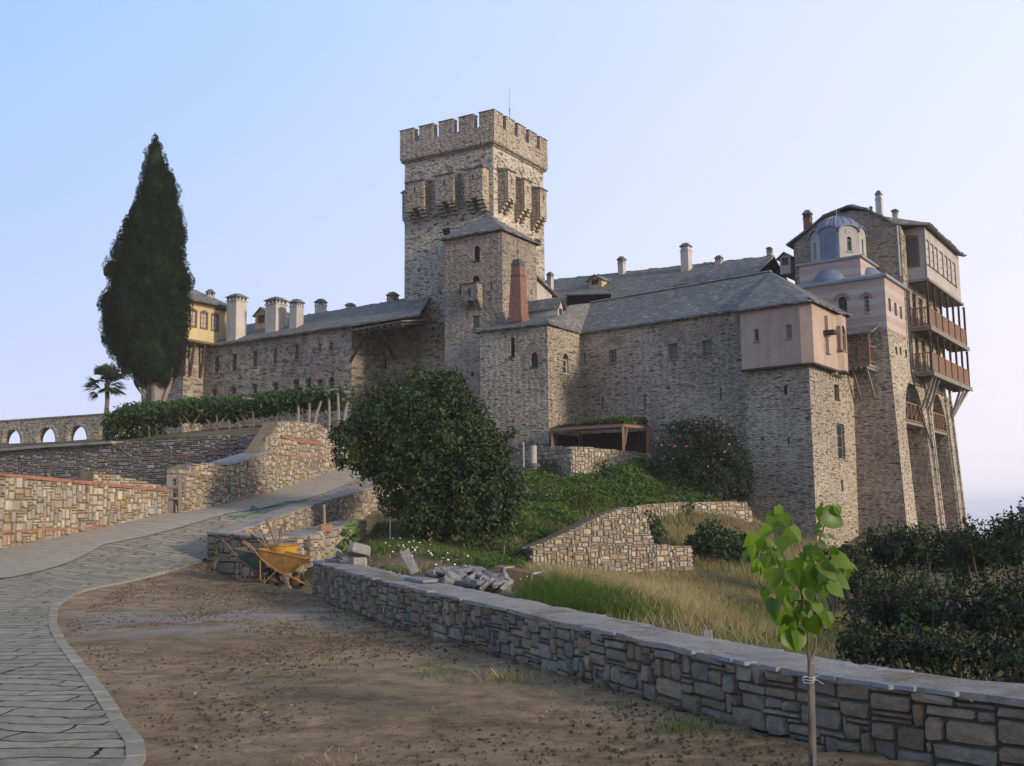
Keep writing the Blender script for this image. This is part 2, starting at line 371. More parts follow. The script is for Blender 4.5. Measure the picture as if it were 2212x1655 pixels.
# leaves
def leafmat(name, cols, trans=.3, rough=.55, spec=.3):
    t = NT(name); g = t.n('NewGeometry'); n1 = t.noise(g.outputs['Position'], .8, 3)
    c = t.ramp(g.outputs['Random Per Island'], [(i/(len(cols)-1), q) for i, q in enumerate(cols)])
    c = t.mix(.6, c, t.ramp(n1.outputs[0], [(.3, .6), (.7, 1.3)]), 'MULTIPLY')
    t.col(c, rough); t.b.inputs['Specular IOR Level'].default_value = spec
    tr = t.n('BsdfTranslucent'); t.l(t.mix(1, c, (1.5, 1.6, .6), 'MULTIPLY'), tr.inputs[0])
    ms = t.n('MixShader'); ms.inputs[0].default_value = trans; t.l(t.b.outputs[0], ms.inputs[1]); t.l(tr.outputs[0], ms.inputs[2]); t.l(ms.outputs[0], t.out.inputs[0])
    MATS[name] = t.mat; return t.mat
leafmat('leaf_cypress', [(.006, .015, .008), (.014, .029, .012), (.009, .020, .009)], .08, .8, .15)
leafmat('leaf_mulberry', [(.010, .024, .007), (.034, .060, .015), (.020, .040, .010), (.06, .09, .03)], .18, .5, .35)
leafmat('leaf_vine', [(.018, .042, .010), (.045, .095, .022), (.028, .06, .014)], .22)
leafmat('leaf_vine_bright', [(.04, .085, .02), (.10, .16, .04), (.06, .11, .028)], .3)
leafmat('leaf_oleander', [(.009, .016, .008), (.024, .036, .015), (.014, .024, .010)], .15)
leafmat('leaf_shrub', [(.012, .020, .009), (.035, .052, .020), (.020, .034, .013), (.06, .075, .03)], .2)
leafmat('leaf_light', [(.05, .10, .02), (.12, .20, .05), (.08, .14, .03)], .35)
leafmat('leaf_sapling', [(.07, .14, .014), (.20, .30, .035), (.10, .19, .018), (.15, .25, .02)], .5, .4, .4)
leafmat('leaf_brown', [(.16, .07, .025), (.30, .14, .05), (.22, .10, .035)], .2)
leafmat('leaf_palm', [(.018, .035, .016), (.05, .08, .035), (.03, .055, .024)], .12)
leafmat('grass_dry', [(.30, .22, .12), (.50, .39, .24), (.40, .30, .17), (.24, .22, .11)], .3, .8, .1)
leafmat('grass_green', [(.05, .085, .02), (.12, .17, .045), (.08, .12, .03), (.20, .19, .08)], .3, .7, .1)
leafmat('grass_lush', [(.035, .075, .015), (.08, .14, .03), (.055, .10, .022), (.11, .15, .045)], .3, .7, .1)
leafmat('ground_cover_leaf', [(.04, .075, .018), (.12, .19, .045), (.075, .12, .028), (.16, .18, .06)], .3, .7, .1)
# soil and paving
t = NT('dirt'); p = t.pos(); a = t.noise(p, .35, 5, .6); b_ = t.noise(p, 3.0, 6, .72); c_ = t.noise(p, 22, 5, .8); dd = t.noise(p, 9, 4, .75)
c = t.ramp(a.outputs[0], [(.32, (.19, .125, .062)), (.52, (.29, .20, .11)), (.70, (.38, .28, .17))])
c = t.mix(.9, c, t.ramp(b_.outputs[0], [(.34, .45), (.62, 1.25)]), 'MULTIPLY')
c = t.mix(t.ramp(c_.outputs[0], [(.56, 0.0), (.66, .75)]), c, (.055, .035, .022))
c = t.mix(t.ramp(dd.outputs[0], [(.68, 0.0), (.74, .6)]), c, (.30, .22, .14))
rt = t.n('Mapping'); rt.inputs[3].default_value = (.35, 1.6, 1); rt.inputs[2].default_value = (0, 0, R(-24)); t.l(p, rt.inputs[0]); rn = t.noise(rt.outputs[0], 1.0, 6, .68)
c = t.mix(t.ramp(rn.outputs[0], [(.50, 0.0), (.70, .35)]), c, (.34, .27, .18)); c = t.mix(t.ramp(rn.outputs[0], [(.32, .5), (.45, 0.0)]), c, (.10, .065, .04))
sp = t.n('SeparateXYZ'); t.l(p, sp.inputs[0])
# a smear of cement dust across the yard
gx = t.m('SUBTRACT', 1, t.m('ABSOLUTE', t.m('DIVIDE', t.m('SUBTRACT', sp.outputs[1], t.m('MULTIPLY_ADD', sp.outputs[0], -.12) if False else 15.4), 2.7)), True)
gy = t.m('SUBTRACT', 1, t.m('ABSOLUTE', t.m('DIVIDE', t.m('ADD', sp.outputs[0], 4.9), 3.0)), True)
cm = t.m('MULTIPLY', gx, gy); sm = t.noise(p, 1.1, 5, .65); cm = t.m('MULTIPLY', cm, 2.2)
cm = t.m('MULTIPLY', cm, t.ramp(sm.outputs[0], [(.44, 0.0), (.54, 1.0)]), True)
c = t.mix(t.m('MULTIPLY', cm, .6), c, (.29, .28, .265)); t.col(c, .95)
t.bump(t.m('ADD', t.m('MULTIPLY', b_.outputs[0], .7), t.m('ADD', t.m('MULTIPLY', c_.outputs[0], .5), t.m('MULTIPLY', dd.outputs[0], .5))), .9, .05); MATS['dirt'] = t.mat
t = NT('hill_soil'); p = t.pos(); a = t.noise(p, .5, 5, .6); b_ = t.noise(p, 6, 6, .72)
c = t.ramp(a.outputs[0], [(.35, (.055, .065, .025)), (.5, (.12, .095, .05)), (.68, (.22, .16, .09))])
c = t.mix(.8, c, t.ramp(b_.outputs[0], [(.3, .45), (.65, 1.2)]), 'MULTIPLY'); t.col(c, .95); t.bump(b_.outputs[0], .8, .08); MATS['hill_soil'] = t.mat
t = NT('cobbles'); p = t.pos(); nz = t.noise(p, .5, 4); sp = t.n('SeparateXYZ'); t.l(p, sp.inputs[0])
mp = t.n('Mapping'); mp.inputs[2].default_value = (0, 0, R(4)); t.l(p, mp.inputs[0])
dm = t.n('VectorMath', operation='MULTIPLY'); t.l(nz.outputs['Color'], dm.inputs[0]); dm.inputs[1].default_value = (.6, .75, 0)
da = t.n('VectorMath', operation='ADD'); t.l(mp.outputs[0], da.inputs[0]); t.l(dm.outputs[0], da.inputs[1])
nf = t.noise(p, 6, 3); dm2 = t.n('VectorMath', operation='MULTIPLY'); t.l(nf.outputs['Color'], dm2.inputs[0]); dm2.inputs[1].default_value = (.10, .05, 0)
db = t.n('VectorMath', operation='ADD'); t.l(da.outputs[0], db.inputs[0]); t.l(dm2.outputs[0], db.inputs[1])
bt = t.n('TexBrick'); t.l(db.outputs[0], bt.inputs[0]); bt.inputs['Scale'].default_value = 1; bt.inputs['Brick Width'].default_value = .85; bt.inputs['Row Height'].default_value = .27; bt.inputs['Mortar Size'].default_value = .016; bt.inputs['Mortar Smooth'].default_value = .3; bt.offset = .37; bt.squash = 1.6; bt.squash_frequency = 3
bt.inputs['Color1'].default_value = (.29, .26, .195, 1); bt.inputs['Color2'].default_value = (.38, .34, .26, 1); bt.inputs['Mortar'].default_value = (0, 0, 0, 1)
fn = t.noise(p, 5, 7, .78); jn = t.noise(p, 1.3, 5, .7)
c = t.mix(.75, bt.outputs['Color'], t.ramp(fn.outputs[0], [(.32, .5), (.66, 1.15)]), 'MULTIPLY'); jt = t.m('MULTIPLY', bt.outputs['Fac'], t.ramp(jn.outputs[0], [(.42, .2), (.60, .8)]))
gm = t.noise(p, .45, 5, .7); far = t.ramp(t.m('DIVIDE', sp.outputs[1], 40), [(.28, .0), (.42, 1.0)])
grass = t.mix(t.m('MULTIPLY', t.ramp(gm.outputs[0], [(.38, 0.0), (.52, 1.0)]), far), (.085, .07, .047), (.10, .125, .04))
c = t.mix(t.m('MULTIPLY', jt, t.m('MULTIPLY_ADD', far, .4, ) if False else .72), c, grass)
dl_ = t.n('Mapping'); dl_.inputs[3].default_value = (2.2, 12, 1); t.l(p, dl_.inputs[0]); dn = t.noise(dl_.outputs[0], 1.0, 4, .6); c = t.mix(t.ramp(dn.outputs[0], [(.60, 0.0), (.68, .75)]), c, t.mix(far, (.10, .08, .055), (.08, .095, .035)))
mo = t.noise(p, 2.6, 6, .75); mm = t.m('MULTIPLY', t.ramp(mo.outputs[0], [(.52, 0.0), (.64, .65)]), t.ramp(gm.outputs[0], [(.38, .1), (.6, 1.0)])); c = t.mix(mm, c, t.mix(far, (.17, .135, .09), (.13, .15, .055)))
t.col(c, .9); t.bump(t.m('SUBTRACT', t.m('MULTIPLY', fn.outputs[0], .6), jt), .8, .05); MATS['cobbles'] = t.mat
plain('kerb_stone', (.29, .255, .19), .9, .35, 5, bump=.4)
t = NT('gutter_stone'); p = t.pos(); n1 = t.noise(p, 4, 5, .7); n2 = t.noise(p, .5, 3)
wv = t.n('TexWave', wave_type='BANDS', bands_direction='Y'); wv.inputs['Scale'].default_value = .9; wv.inputs['Distortion'].default_value = 2; t.l(p, wv.inputs[0])
c = t.mix(t.ramp(wv.outputs['Fac'], [(0, .45), (.08, 0.0)]), t.ramp(n1.outputs[0], [(.3, (.28, .25, .195)), (.7, (.40, .36, .29))]), (.13, .12, .10)); t.col(c, .92); t.bump(n1.outputs[0], .3, .02); MATS['gutter_stone'] = t.mat
t = NT('sea'); t.col((.46, .42, .43), .3); t.b.inputs['Specular IOR Level'].default_value = .5  # pale base colour carries the haze over the water
n1 = t.noise(t.pos(), .4, 4); t.bump(n1.outputs[0], .05, .1); MATS['sea'] = t.mat
M = MATS
# ------------------------------------------------------------------ terrain
def tps(pts):
    A = np.array([(p[0], p[1]) for p in pts], float); z = np.array([p[2] for p in pts], float); n = len(A)
    def U(r2): return np.where(r2 > 1e-9, r2*np.log(np.maximum(r2, 1e-9)), 0)
    K = U(((A[:, None]-A[None])**2).sum(2)) + np.eye(n)*.6
    Pm = np.hstack([np.ones((n, 1)), A]); Mx = np.zeros((n+3, n+3)); Mx[:n, :n] = K; Mx[:n, n:] = Pm; Mx[n:, :n] = Pm.T
    s = np.linalg.solve(Mx, np.concatenate([z, np.zeros(3)]))
    def f(x, y):
        x = np.atleast_1d(np.asarray(x, float)); y = np.atleast_1d(np.asarray(y, float))
        q = np.stack([x.ravel(), y.ravel()], 1); r2 = ((q[:, None]-A[None])**2).sum(2)
        return (U(r2)@s[:n] + s[n]+q@s[n+1:]).reshape(x.shape)
    return f
def flat(*q): return [(x, y, z) for x, y, z in q]
C1 = [P(0, 1250, 20.5), P(200, 1180, 26), P(480, 1110, 31.5), P(800, 1020, 43), P(0, 1190, 25), P(360, 1113, 31), P(395, 1110, 32), P(600, 1060, 39),
      P(745, 1010, 44), P(440, 1212, 26), P(250, 1262, 21.5), P(650, 1255, 22.5), P(700, 1130, 38), P(590, 1185, 30)]
C1[-2] = Vector((C1[-2].x, 38, 2.1)); C1[-1] = Vector((-7.2, 30, .95))
C1 += [Vector(q) for q in [(-15, 15, .05), (-22, 22, .4), (-8, 15, 0), (-4, 17, 0), (0, 10, 0), (3, 6, 0), (-3, 6, 0), (-8, 6, 0), (-14, 5, 0), (0, 0, 0), (6, 0, 0), (-8, -4, 0), (-3.5, 20, 0), (-6, 11, 0), (-2, 13, 0), (0, 46, 3.9), (-2, 52, 4.6), (-30, 10, 0), (12, -5, 0), (-20, -10, 0), (20, -20, 0), (-4.8, 23.5, 0)]]
H1 = tps(C1)
C2 = [P(1160, 1242, 31), P(1490, 1245, 33), P(1000, 1280, 19.5), P(1150, 1295, 18), P(850, 1200, 26), P(850, 1150, 32), P(1000, 1165, 34), P(1100, 1185, 33),
      P(1120, 1100, 40), P(1240, 1032, 46), P(1400, 1032, 46), P(1400, 1062, 43.5), P(1600, 1112, 44.5), P(1450, 1142, 39.2), P(1590, 1150, 40.8), P(1500, 1160, 38.5), P(1700, 1185, 40),
      P(1900, 1230, 38), P(2100, 1200, 44), P(1975, 1175, 49), P(2105, 1165, 58), P(840, 1095, 38), P(1120, 1020, 50), P(1180, 980, 51), P(900, 1060, 42)]
C2 += [P(1640, 1150, 46.5), P(1750, 1190, 44.5), P(1850, 1205, 46.5), P(1625, 1125, 47.2), P(1660, 1200, 40)]
C2 += [Vector(q) for q in [(-3.6, 21, 0), (-1, 16, -.05), (1.5, 12, -.25), (3, 9, -.35), (5, 7.5, -.4), (8, 5, -.6), (2.2, 14, -.15), (5, 12, -.6), (4, 17, -.5), (3.5, 24, -.6), (10, 14, -1.5), (10, 24, -1.6),
      (16, 20, -3), (16, 34, -1.8), (20, 10, -4), (24, 30, -5), (-4.6, 24.5, .0), (-5.6, 29, .3), (-5.8, 34, .8), (14, -4, -1.5), (0, 60, 6), (14, 62, 1.5), (30, 66, -3), (-5, 44, 2.8), (0, 55, 4.8)]]
H2 = tps(C2)
C3 = [P(0, 975, 49), P(250, 953, 48), P(560, 938, 44), P(660, 930, 46), P(0, 960, 60), P(228, 955, 51), P(-200, 965, 60), P(620, 935, 42.5), P(690, 945, 44.5), P(745, 985, 45.5), P(770, 975, 47)]
C3 += [Vector(q) for q in [(-22, 62, 6.3), (-10, 62, 6.6), (-5, 60, 6.3), (-21, 70, 6.6), (-35, 75, 6.0), (0, 56, 5.6), (-6, 50, 5.3), (-50, 60, 5.0), (0, 75, 7), (-40, 100, 3)]]
H3 = tps(C3)
FW = [P(680, 1283, 19.8).to_2d(), Vector((-2.2, 15.9)), Vector((0, 11.5)), Vector((1.15, 9.0)), Vector((2.08, 7.25)), Vector((3.25, 6.2)), Vector((5.2, 4.7)), Vector((8.5, 2.4))]
FW[0] = G(678, 1283).to_2d()
PAR = [P(458, 1215, 26).to_2d(), P(620, 1115, 31).to_2d(), P(740, 1072, 36).to_2d(), P(800, 1050, 39).to_2d(), P(842, 1036, 42.5).to_2d()]
WA = [P(-110, 1190, 22.5).to_2d(), P(0, 1190, 25).to_2d(), P(360, 1113, 31).to_2d()]
WB = [P(398, 1110, 31.6).to_2d(), P(490, 1090, 35).to_2d(), P(600, 1060, 39).to_2d(), P(700, 1025, 42.4).to_2d(), P(770, 1003, 45).to_2d(), Vector((-4.2, 50))]
WDr = P(585, 945, 40.6).to_2d(); WDl = WDr + Vector((-2.1, 1))*14
_n = Face(WDl, WDr).n*.38; WDri, WDli = WDr-_n, WDl-_n
def inpoly(x, y, poly):
    r = np.zeros(x.shape, bool); n = len(poly)
    for i in range(n):
        x0, y0 = poly[i][:2]; x1, y1 = poly[(i+1) % n][:2]
        if y0 == y1: continue
        r ^= ((y0 > y) != (y1 > y)) & (x < (x1-x0)*(y-y0)/(y1-y0)+x0)
    return r
WBi = [q+Vector((-.42, .10)) for q in WB]; WAi = [q+Vector((-.45, 0)) for q in WA]; PARm = [p+Vector((.25, -.07)) for p in PAR]
R2 = [q for q in FW] + [(14, -4), (60, -40), (400, -40), (400, 400), (12, 400), (2.5, 58), (1.9, 52.5), (-1.6, 55.4), (-1.5, 50), (-3.5, 46)] + [q for q in reversed(PARm)] + [(-7.6, 25.6)]
R3 = [WDri, WDli, WDli+Vector((-60, 10)), (-400, 70), (-400, 400), (12, 400), (2.5, 58), (1.9, 52.5), (-1.6, 55.4), (-3.0, 51)] + [q for q in reversed(WBi[2:])]
RM = [WA[0]+Vector((-30, -20)), WAi[0], WAi[1], WAi[2], WBi[0], WBi[1], WBi[2], WDri, WDli, WDli+Vector((-60, 10))]
RY = [q for q in FW] + [(14, -4), (14, -30), (-60, -30), (-60, 20)]
CL = [Vector(q) for q in [(60, -60), (38, -10), (30, 10), (22, 33), (24.5, 46), (36, 66), (30, 95), (-20, 120), (-120, 120), (-400, 150)]]
def cliff(x, y):
    """signed metres beyond the brow above the sea"""
    best = np.full(x.shape, 1e9)
    for a, b in zip(CL[:-1], CL[1:]):
        d = b-a; L2 = d.length_squared
        k = np.clip(((x-a.x)*d.x+(y-a.y)*d.y)/L2, 0, 1); qx, qy = x-a.x-k*d.x, y-a.y-k*d.y
        best = np.minimum(best, np.hypot(qx, qy))
    ins = inpoly(x, y, CL + [Vector((-400, -300)), Vector((60, -300))])
    return np.where(ins, -best, best)
def height(x, y):
    x = np.asarray(x, float); y = np.asarray(y, float)
    z = H1(np.clip(x, -32, 22), np.clip(y, -22, 54))
    z = np.clip(z, -.3, 8)
    rm = inpoly(x, y, RM); z = np.where(rm, np.clip(H1(np.clip(x, -32, 22), np.clip(y, -22, 54)), 0, 2.2), z)
    r2 = inpoly(x, y, R2); z2 = np.clip(H2(np.clip(x, -8, 30), np.clip(y, -5, 66)), -7, 8); z = np.where(r2, z2, z)
    r3 = inpoly(x, y, R3); z3_ = np.clip(H3(np.clip(x, -60, 5), np.clip(y, 40, 100)), 3, 9); z = np.where(r3, z3_, z)
    c = cliff(x, y); z = z - np.clip(c+2, 0, 80)*.75*(1-np.exp(-np.clip(c+2, 0, 80)/8))
    return np.maximum(z, -48)
def hz1(x, y): return float(height(np.array([x]), np.array([y]))[0])
def onground(u, v, y0=3., y1=75.):
    """where the sight line through a pixel first meets the ground"""
    r = ray(u, v); ys = np.linspace(y0, y1, 900); t_ = ys/r.y
    x, z = r.x*t_, EYE.z+r.z*t_; g = height(x, ys); k = np.where(z <= g)[0]
    i = k[0] if len(k) else len(ys)-1
    return Vector((x[i], ys[i], g[i]))
def axis(lo, a, b, hi, step, grow=1.25):
    m = list(np.arange(a, b+step, step)); s = step; q = b
    while q < hi: s *= grow; q += s; m.append(q)
    s = step; q = a; l = []
    while q > lo: s *= grow; q -= s; l.append(q)
    return np.array(l[::-1]+m)
xs = axis(-420, -26, 26, 420, .22); ys = axis(-120, 3, 66, 420, .22)
X, Y = np.meshgrid(xs, ys); Zg = height(X, Y)
rng = np.random.default_rng(3)
Zn = np.zeros_like(X)
for k, (am, sc) in enumerate([(.05, .9), (.03, 2.3)]):
    for j in range(6):
        a = rng.uniform(0, 6.28); Zn += am/2.4*np.sin((X*math.cos(a)+Y*math.sin(a))*sc*rng.uniform(.7, 1.4)+rng.uniform(0, 6))
rough_ = np.where(inpoly(X, Y, R2), 1.6, .25)
V = np.stack([X, Y, Zg+Zn*rough_], 2).reshape(-1, 3); nx = len(xs)
I, J = np.meshgrid(np.arange(len(ys)-1), np.arange(nx-1), indexing='ij'); a = (I*nx+J).ravel()
Q = np.stack([a, a+1, a+nx+1, a+nx], 1)
cx_ = (X[:-1, :-1]+X[1:, 1:]).ravel()/2; cy_ = (Y[:-1, :-1]+Y[1:, 1:]).ravel()/2
yard = (~inpoly(cx_, cy_, R2)) & (~inpoly(cx_, cy_, R3)) & (~inpoly(cx_, cy_, RM))
tag(npmesh('ground', V, Q, [M['hill_soil'], M['dirt']], mi=yard.astype(int), smooth=True), kind='structure')
mb = MB(); mb.poly([(-9000, -3000, -45), (30000, -3000, -45), (30000, 40000, -45), (-9000, 40000, -45)])
tag(mb.build('sea', M['sea']), kind='structure')

# road: a ribbon between the retaining walls and the yard, then the parapet
def resample(pts, n):
    pts = [Vector(p[:2]) for p in pts]; d = [0]
    for a, b in zip(pts[:-1], pts[1:]): d.append(d[-1]+(b-a).length)
    o = []
    for i in range(n):
        s = d[-1]*i/(n-1); k = max(j for j in range(len(d)) if d[j] <= s+1e-9); k = min(k, len(pts)-2)
        o.append(pts[k].lerp(pts[k+1], (s-d[k])/(d[k+1]-d[k])))
    return o
def smooth_poly(pts, it=2):
    for _ in range(it):
        q = [pts[0]]
        for a, b in zip(pts[:-1], pts[1:]): q += [a.lerp(b, .25), a.lerp(b, .75)]
        pts = q+[pts[-1]]
    return pts
kr = [Vector((-2.0, -6)), Vector((-1.9, 3))] + [G(*q).to_2d() for q in [(330, 1655), (270, 1580), (205, 1480), (140, 1400), (112, 1345), (125, 1308)]] + [onground(250, 1262).to_2d(), PAR[0]+Vector((-.25, 0))]
kerb_line = smooth_poly(kr, 2)
right_edge = kerb_line + [q+Vector((.1, 0)) for q in PAR[1:]] + [Vector((-1.0, 49))]
gut = [Vector((-14.5, -6)), Vector((-14, 6)), Vector((-12.2, 13)), P(0, 1250, 20.5).to_2d(), P(200, 1180, 26).to_2d(), P(480, 1110, 31.5).to_2d(), P(640, 1068, 37).to_2d(), P(800, 1020, 43).to_2d(), Vector((-2.6, 50))]
wallbase = [Vector((-19, -6)), Vector((-18.5, 6)), Vector((-16.6, 15)), WA[0], WA[1], WA[2], WB[0]+Vector((0, 0)), WB[1], WB[2], WB[3], WB[4], Vector((-4, 51))]
def ribbon(name, L_, R_, n, m, off, mat):
    L_, R_ = resample(L_, n), resample(R_, n); V = []; 
    for i in range(n):
        for j in range(m+1):
            q = L_[i].lerp(R_[i], j/m); V.append((q.x, q.y))
    V = np.array(V); z = H1(V[:, 0], V[:, 1]); z = np.clip(z, -.3, 8)+off
    W = np.column_stack([V, z]); a = np.array([(i*(m+1)+j) for i in range(n-1) for j in range(m)])
    o = npmesh(name, W, np.stack([a, a+1, a+m+2, a+m+1], 1), mat, smooth=True); return o
# match the two edges by their distance up the road
def split(line, ycut):
    k = min(range(len(line)), key=lambda i: abs(line[i].y-ycut)); return line[:k+1], line[k:]
tag(ribbon('road', gut, right_edge, 260, 40, .035, M['cobbles']), kind='structure')
tag(ribbon('gutter', wallbase, [q+Vector((.25, 0)) for q in gut], 220, 6, .06, M['gutter_stone']), kind='structure')
# kerb between paving and dirt: a low flush stone edging
mb = MB(); kl = resample(kerb_line, 76)
for i, (a, b) in enumerate(zip(kl[:-1], kl[1:])):
    d = (b-a).normalized(); n_ = Vector((d.y, -d.x)); g_ = .012; a2, b2 = a+d*g_, b-d*g_
    zz = lambda q: max(float(H1(q.x, q.y)[0]), -.3)
    top = [Vector((*(q+n_*o), zz(q)+.042+random.Random(i).uniform(-.006, .006))) for q, o in ((a2, .04+random.Random(i).uniform(-.012, .012)), (b2, .04), (b2, -.08), (a2, -.08))]
    mb.slab(top, .15)
tag(mb.build('kerb', M['kerb_stone']), kind='structure')

# ------------------------------------------------------------------ rubble walls: every stone a shaped block
def rubble_face(mb, f, zb_, zt, cell, wr, hr, rng, prot=(.02, .06), gap=.010, m=0, off=0.0, s0=0, s1=None):
    s1 = f.L if s1 is None else s1; nx = max(2, int((s1-s0)/cell)); zmin = min(zb_(s0), zb_(s1), zb_((s0+s1)/2)); zmax = max(zt(s0+(s1-s0)*k/12) for k in range(13))
    nz = max(2, int((zmax-zmin)/cell)+1); cell_x = (s1-s0)/nx
    occ = np.zeros((nz, nx), bool)
    for i in range(nx):
        s = s0+(i+.5)*cell_x; t_, b_ = zt(s), zb_(s)
        for j in range(nz):
            zc = zmin+(j+.5)*cell
            if zc > t_ or zc < b_-cell: occ[j, i] = True
    for j in range(nz):
        i = 0
        while i < nx:
            if occ[j, i]: i += 1; continue
            w_ = int(rng.integers(wr[0], wr[1]+1)); h_ = int(rng.integers(hr[0], hr[1]+1))
            if rng.random() < .12: w_ = wr[0]; h_ = hr[1]
            k = 0
            while k < w_ and i+k < nx and not occ[j, i+k]: k += 1
            w_ = k
            if i+w_ < nx and w_ < nx and nx-(i+w_) < 2: 
                while i+w_ < nx and not occ[j, i+w_]: w_ += 1
            hh = 1
            while hh < h_ and j+hh < nz and not occ[j+hh, i:i+w_].any(): hh += 1
            occ[j:j+hh, i:i+w_] = True
            x0, x1 = s0+i*cell_x+gap, s0+(i+w_)*cell_x-gap; a0, a1 = zmin+j*cell+gap, zmin+(j+hh)*cell-gap
            jx, jz = .14*cell*min(w_, 3), .14*cell*min(hh, 3); c = .15*min(x1-x0, a1-a0); c1, c2, c3, c4 = (c*rng.uniform(.3, 1.5) for _ in range(4))
            ring = [(x0+c1, a0), (x1-c2, a0), (x1, a0+c2), (x1, a1-c3), (x1-c3, a1), (x0+c4, a1), (x0, a1-c4), (x0, a0+c1)]
            ring = [(x+rng.uniform(-jx, jx)*.5, z+rng.uniform(-jz, jz)*.5) for x, z in ring]
            p = rng.uniform(*prot); xc, zc = (x0+x1)/2, (a0+a1)/2; tl = rng.uniform(-.25, .25); tk = rng.uniform(-.2, .2)
            ins = min(.006+.04*min(x1-x0, a1-a0), .022)
            V = [f.pt(x, z, off-.03) for x, z in ring]
            for x, z in ring:
                fx, fz = (x-xc)/max(x1-x0, .01), (z-zc)/max(a1-a0, .01)
                V.append(f.pt(xc+(x-xc)*(1-2*ins/max(x1-x0, .02)), zc+(z-zc)*(1-2*ins/max(a1-a0, .02)), off+p*(1+tl*fx*2+tk*fz*2)*rng.uniform(.85, 1.1)))
            V.append(f.pt(xc, zc, off+p*1.15))
            F_ = [(q, (q+1) % 8, 8+(q+1) % 8, 8+q) for q in range(8)]+[(8+q, 8+(q+1) % 8, 16) for q in range(8)]
            mb.add(V, F_, m); i += w_
def wall_run(mb, pts, zb_, zt, thick, cell, wr, hr, seed, prot=(.02, .06), back=False, ends=(True, True), mcore=1, m=0, top=True, gap=.010):
    """pts: plan points left to right seen from the face; zb_, zt: functions of the plan point"""
    rng = np.random.default_rng(seed); pts = [Vector(p[:2]) for p in pts]
    nrm = []
    for i in range(len(pts)):
        a, b = pts[max(i-1, 0)], pts[min(i+1, len(pts)-1)]; d = (b-a).normalized(); nrm.append(Vector((d.y, -d.x)))
    for i, (a, b) in enumerate(zip(pts[:-1], pts[1:])):
        f = Face(a, b); L = f.L; n = max(1, int(L/.8))
        zB = lambda s: zb_(a.lerp(b, min(max(s/L, 0), 1))); zT = lambda s: zt(a.lerp(b, min(max(s/L, 0), 1)))
        rubble_face(mb, f, zB, zT, cell, wr, hr, rng, prot, gap, m)
        ba, bb = a-nrm[i]*thick, b-nrm[i+1]*thick
        if back: rubble_face(mb, Face(bb, ba), lambda s: zb_(b.lerp(a, min(max(s/L, 0), 1))), lambda s: zt(b.lerp(a, min(max(s/L, 0), 1))), cell, wr, hr, rng, prot, gap, m)
        for k in range(n):
            q0, q1 = a.lerp(b, k/n), a.lerp(b, (k+1)/n); r0, r1 = ba.lerp(bb, k/n), ba.lerp(bb, (k+1)/n)
            e0, e1 = zb_(q0)-.5, zb_(q1)-.5; t0, t1 = zt(q0)-.01, zt(q1)-.01
            mb.add([(*q0, e0), (*q1, e1), (*q1, t1), (*q0, t0), (*r0, e0), (*r1, e1), (*r1, t1), (*r0, t0)], [(0, 1, 2, 3), (5, 4, 7, 6), (3, 2, 6, 7), (4, 0, 3, 7), (1, 5, 6, 2)], mcore)
    if ends[0]:
        f = Face(pts[0]-nrm[0]*thick, pts[0]); rubble_face(mb, f, lambda s: zb_(pts[0]), lambda s: zt(pts[0]), cell, wr, hr, rng, prot, gap, m)
    if ends[1]:
        f = Face(pts[-1], pts[-1]-nrm[-1]*thick); rubble_face(mb, f, lambda s: zb_(pts[-1]), lambda s: zt(pts[-1]), cell, wr, hr, rng, prot, gap, m)
def chain(pts, vals):                           # value along a polyline, interpolated at the nearest point of it
    pts = [Vector(p[:2]) for p in pts]
    def f(q):
        best = None
        for i, (a, b) in enumerate(zip(pts[:-1], pts[1:])):
            d = b-a; k = min(max((Vector(q[:2])-a).dot(d)/d.length_squared, 0), 1); e_ = (a+d*k-Vector(q[:2])).length
            if best is None or e_ < best[0]: best = (e_, vals[i]*(1-k)+vals[i+1]*k)
        return best[1]
    return f
gz = lambda q: hz1(q[0], q[1])
g1 = lambda q: max(float(H1(q[0], q[1])[0]), -.3)
def coping(mb, pts, zt, thick, th, over, m, rng, jit=.01, seg=.9):
    pts = [Vector(p[:2]) for p in pts]; L = sum((b-a).length for a, b in zip(pts[:-1], pts[1:])); q = resample(pts, max(3, int(L/seg)))
    nr = []
    for i in range(len(q)):
        d = (q[min(i+1, len(q)-1)]-q[max(i-1, 0)]).normalized(); nr.append(Vector((d.y, -d.x)))
    k = 5; V = []
    for i, p in enumerate(q):
        z = zt(p)
        for j in range(k):
            o = over-(thick+2*over)*j/(k-1); e_ = rng.uniform(-jit, jit); edge = j in (0, k-1)
            w_ = p+nr[i]*(o+(rng.uniform(-.02, .02) if edge else 0)); V.append((w_.x, w_.y, z+th+e_-(.012 if edge else 0)))
    n = len(q); Fq = [(i*k+j, i*k+j+1, (i+1)*k+j+1, (i+1)*k+j) for i in range(n-1) for j in range(k-1)]
    b0 = len(V)
    for i in range(n):
        for j in (0, k-1):
            v = V[i*k+j]; V.append((v[0], v[1], v[2]-th))
    for i in range(n-1):
        Fq.append((i*k, (i+1)*k, b0+2*(i+1), b0+2*i)); Fq.append((i*k+k-1, b0+2*i+1, b0+2*(i+1)+1, (i+1)*k+k-1))
    Fq.append(tuple(range(k))+(b0+1, b0)); Fq.append(tuple(reversed([(n-1)*k+j for j in range(k)]))+(b0+2*(n-1), b0+2*(n-1)+1))
    mb.add(V, Fq, m)
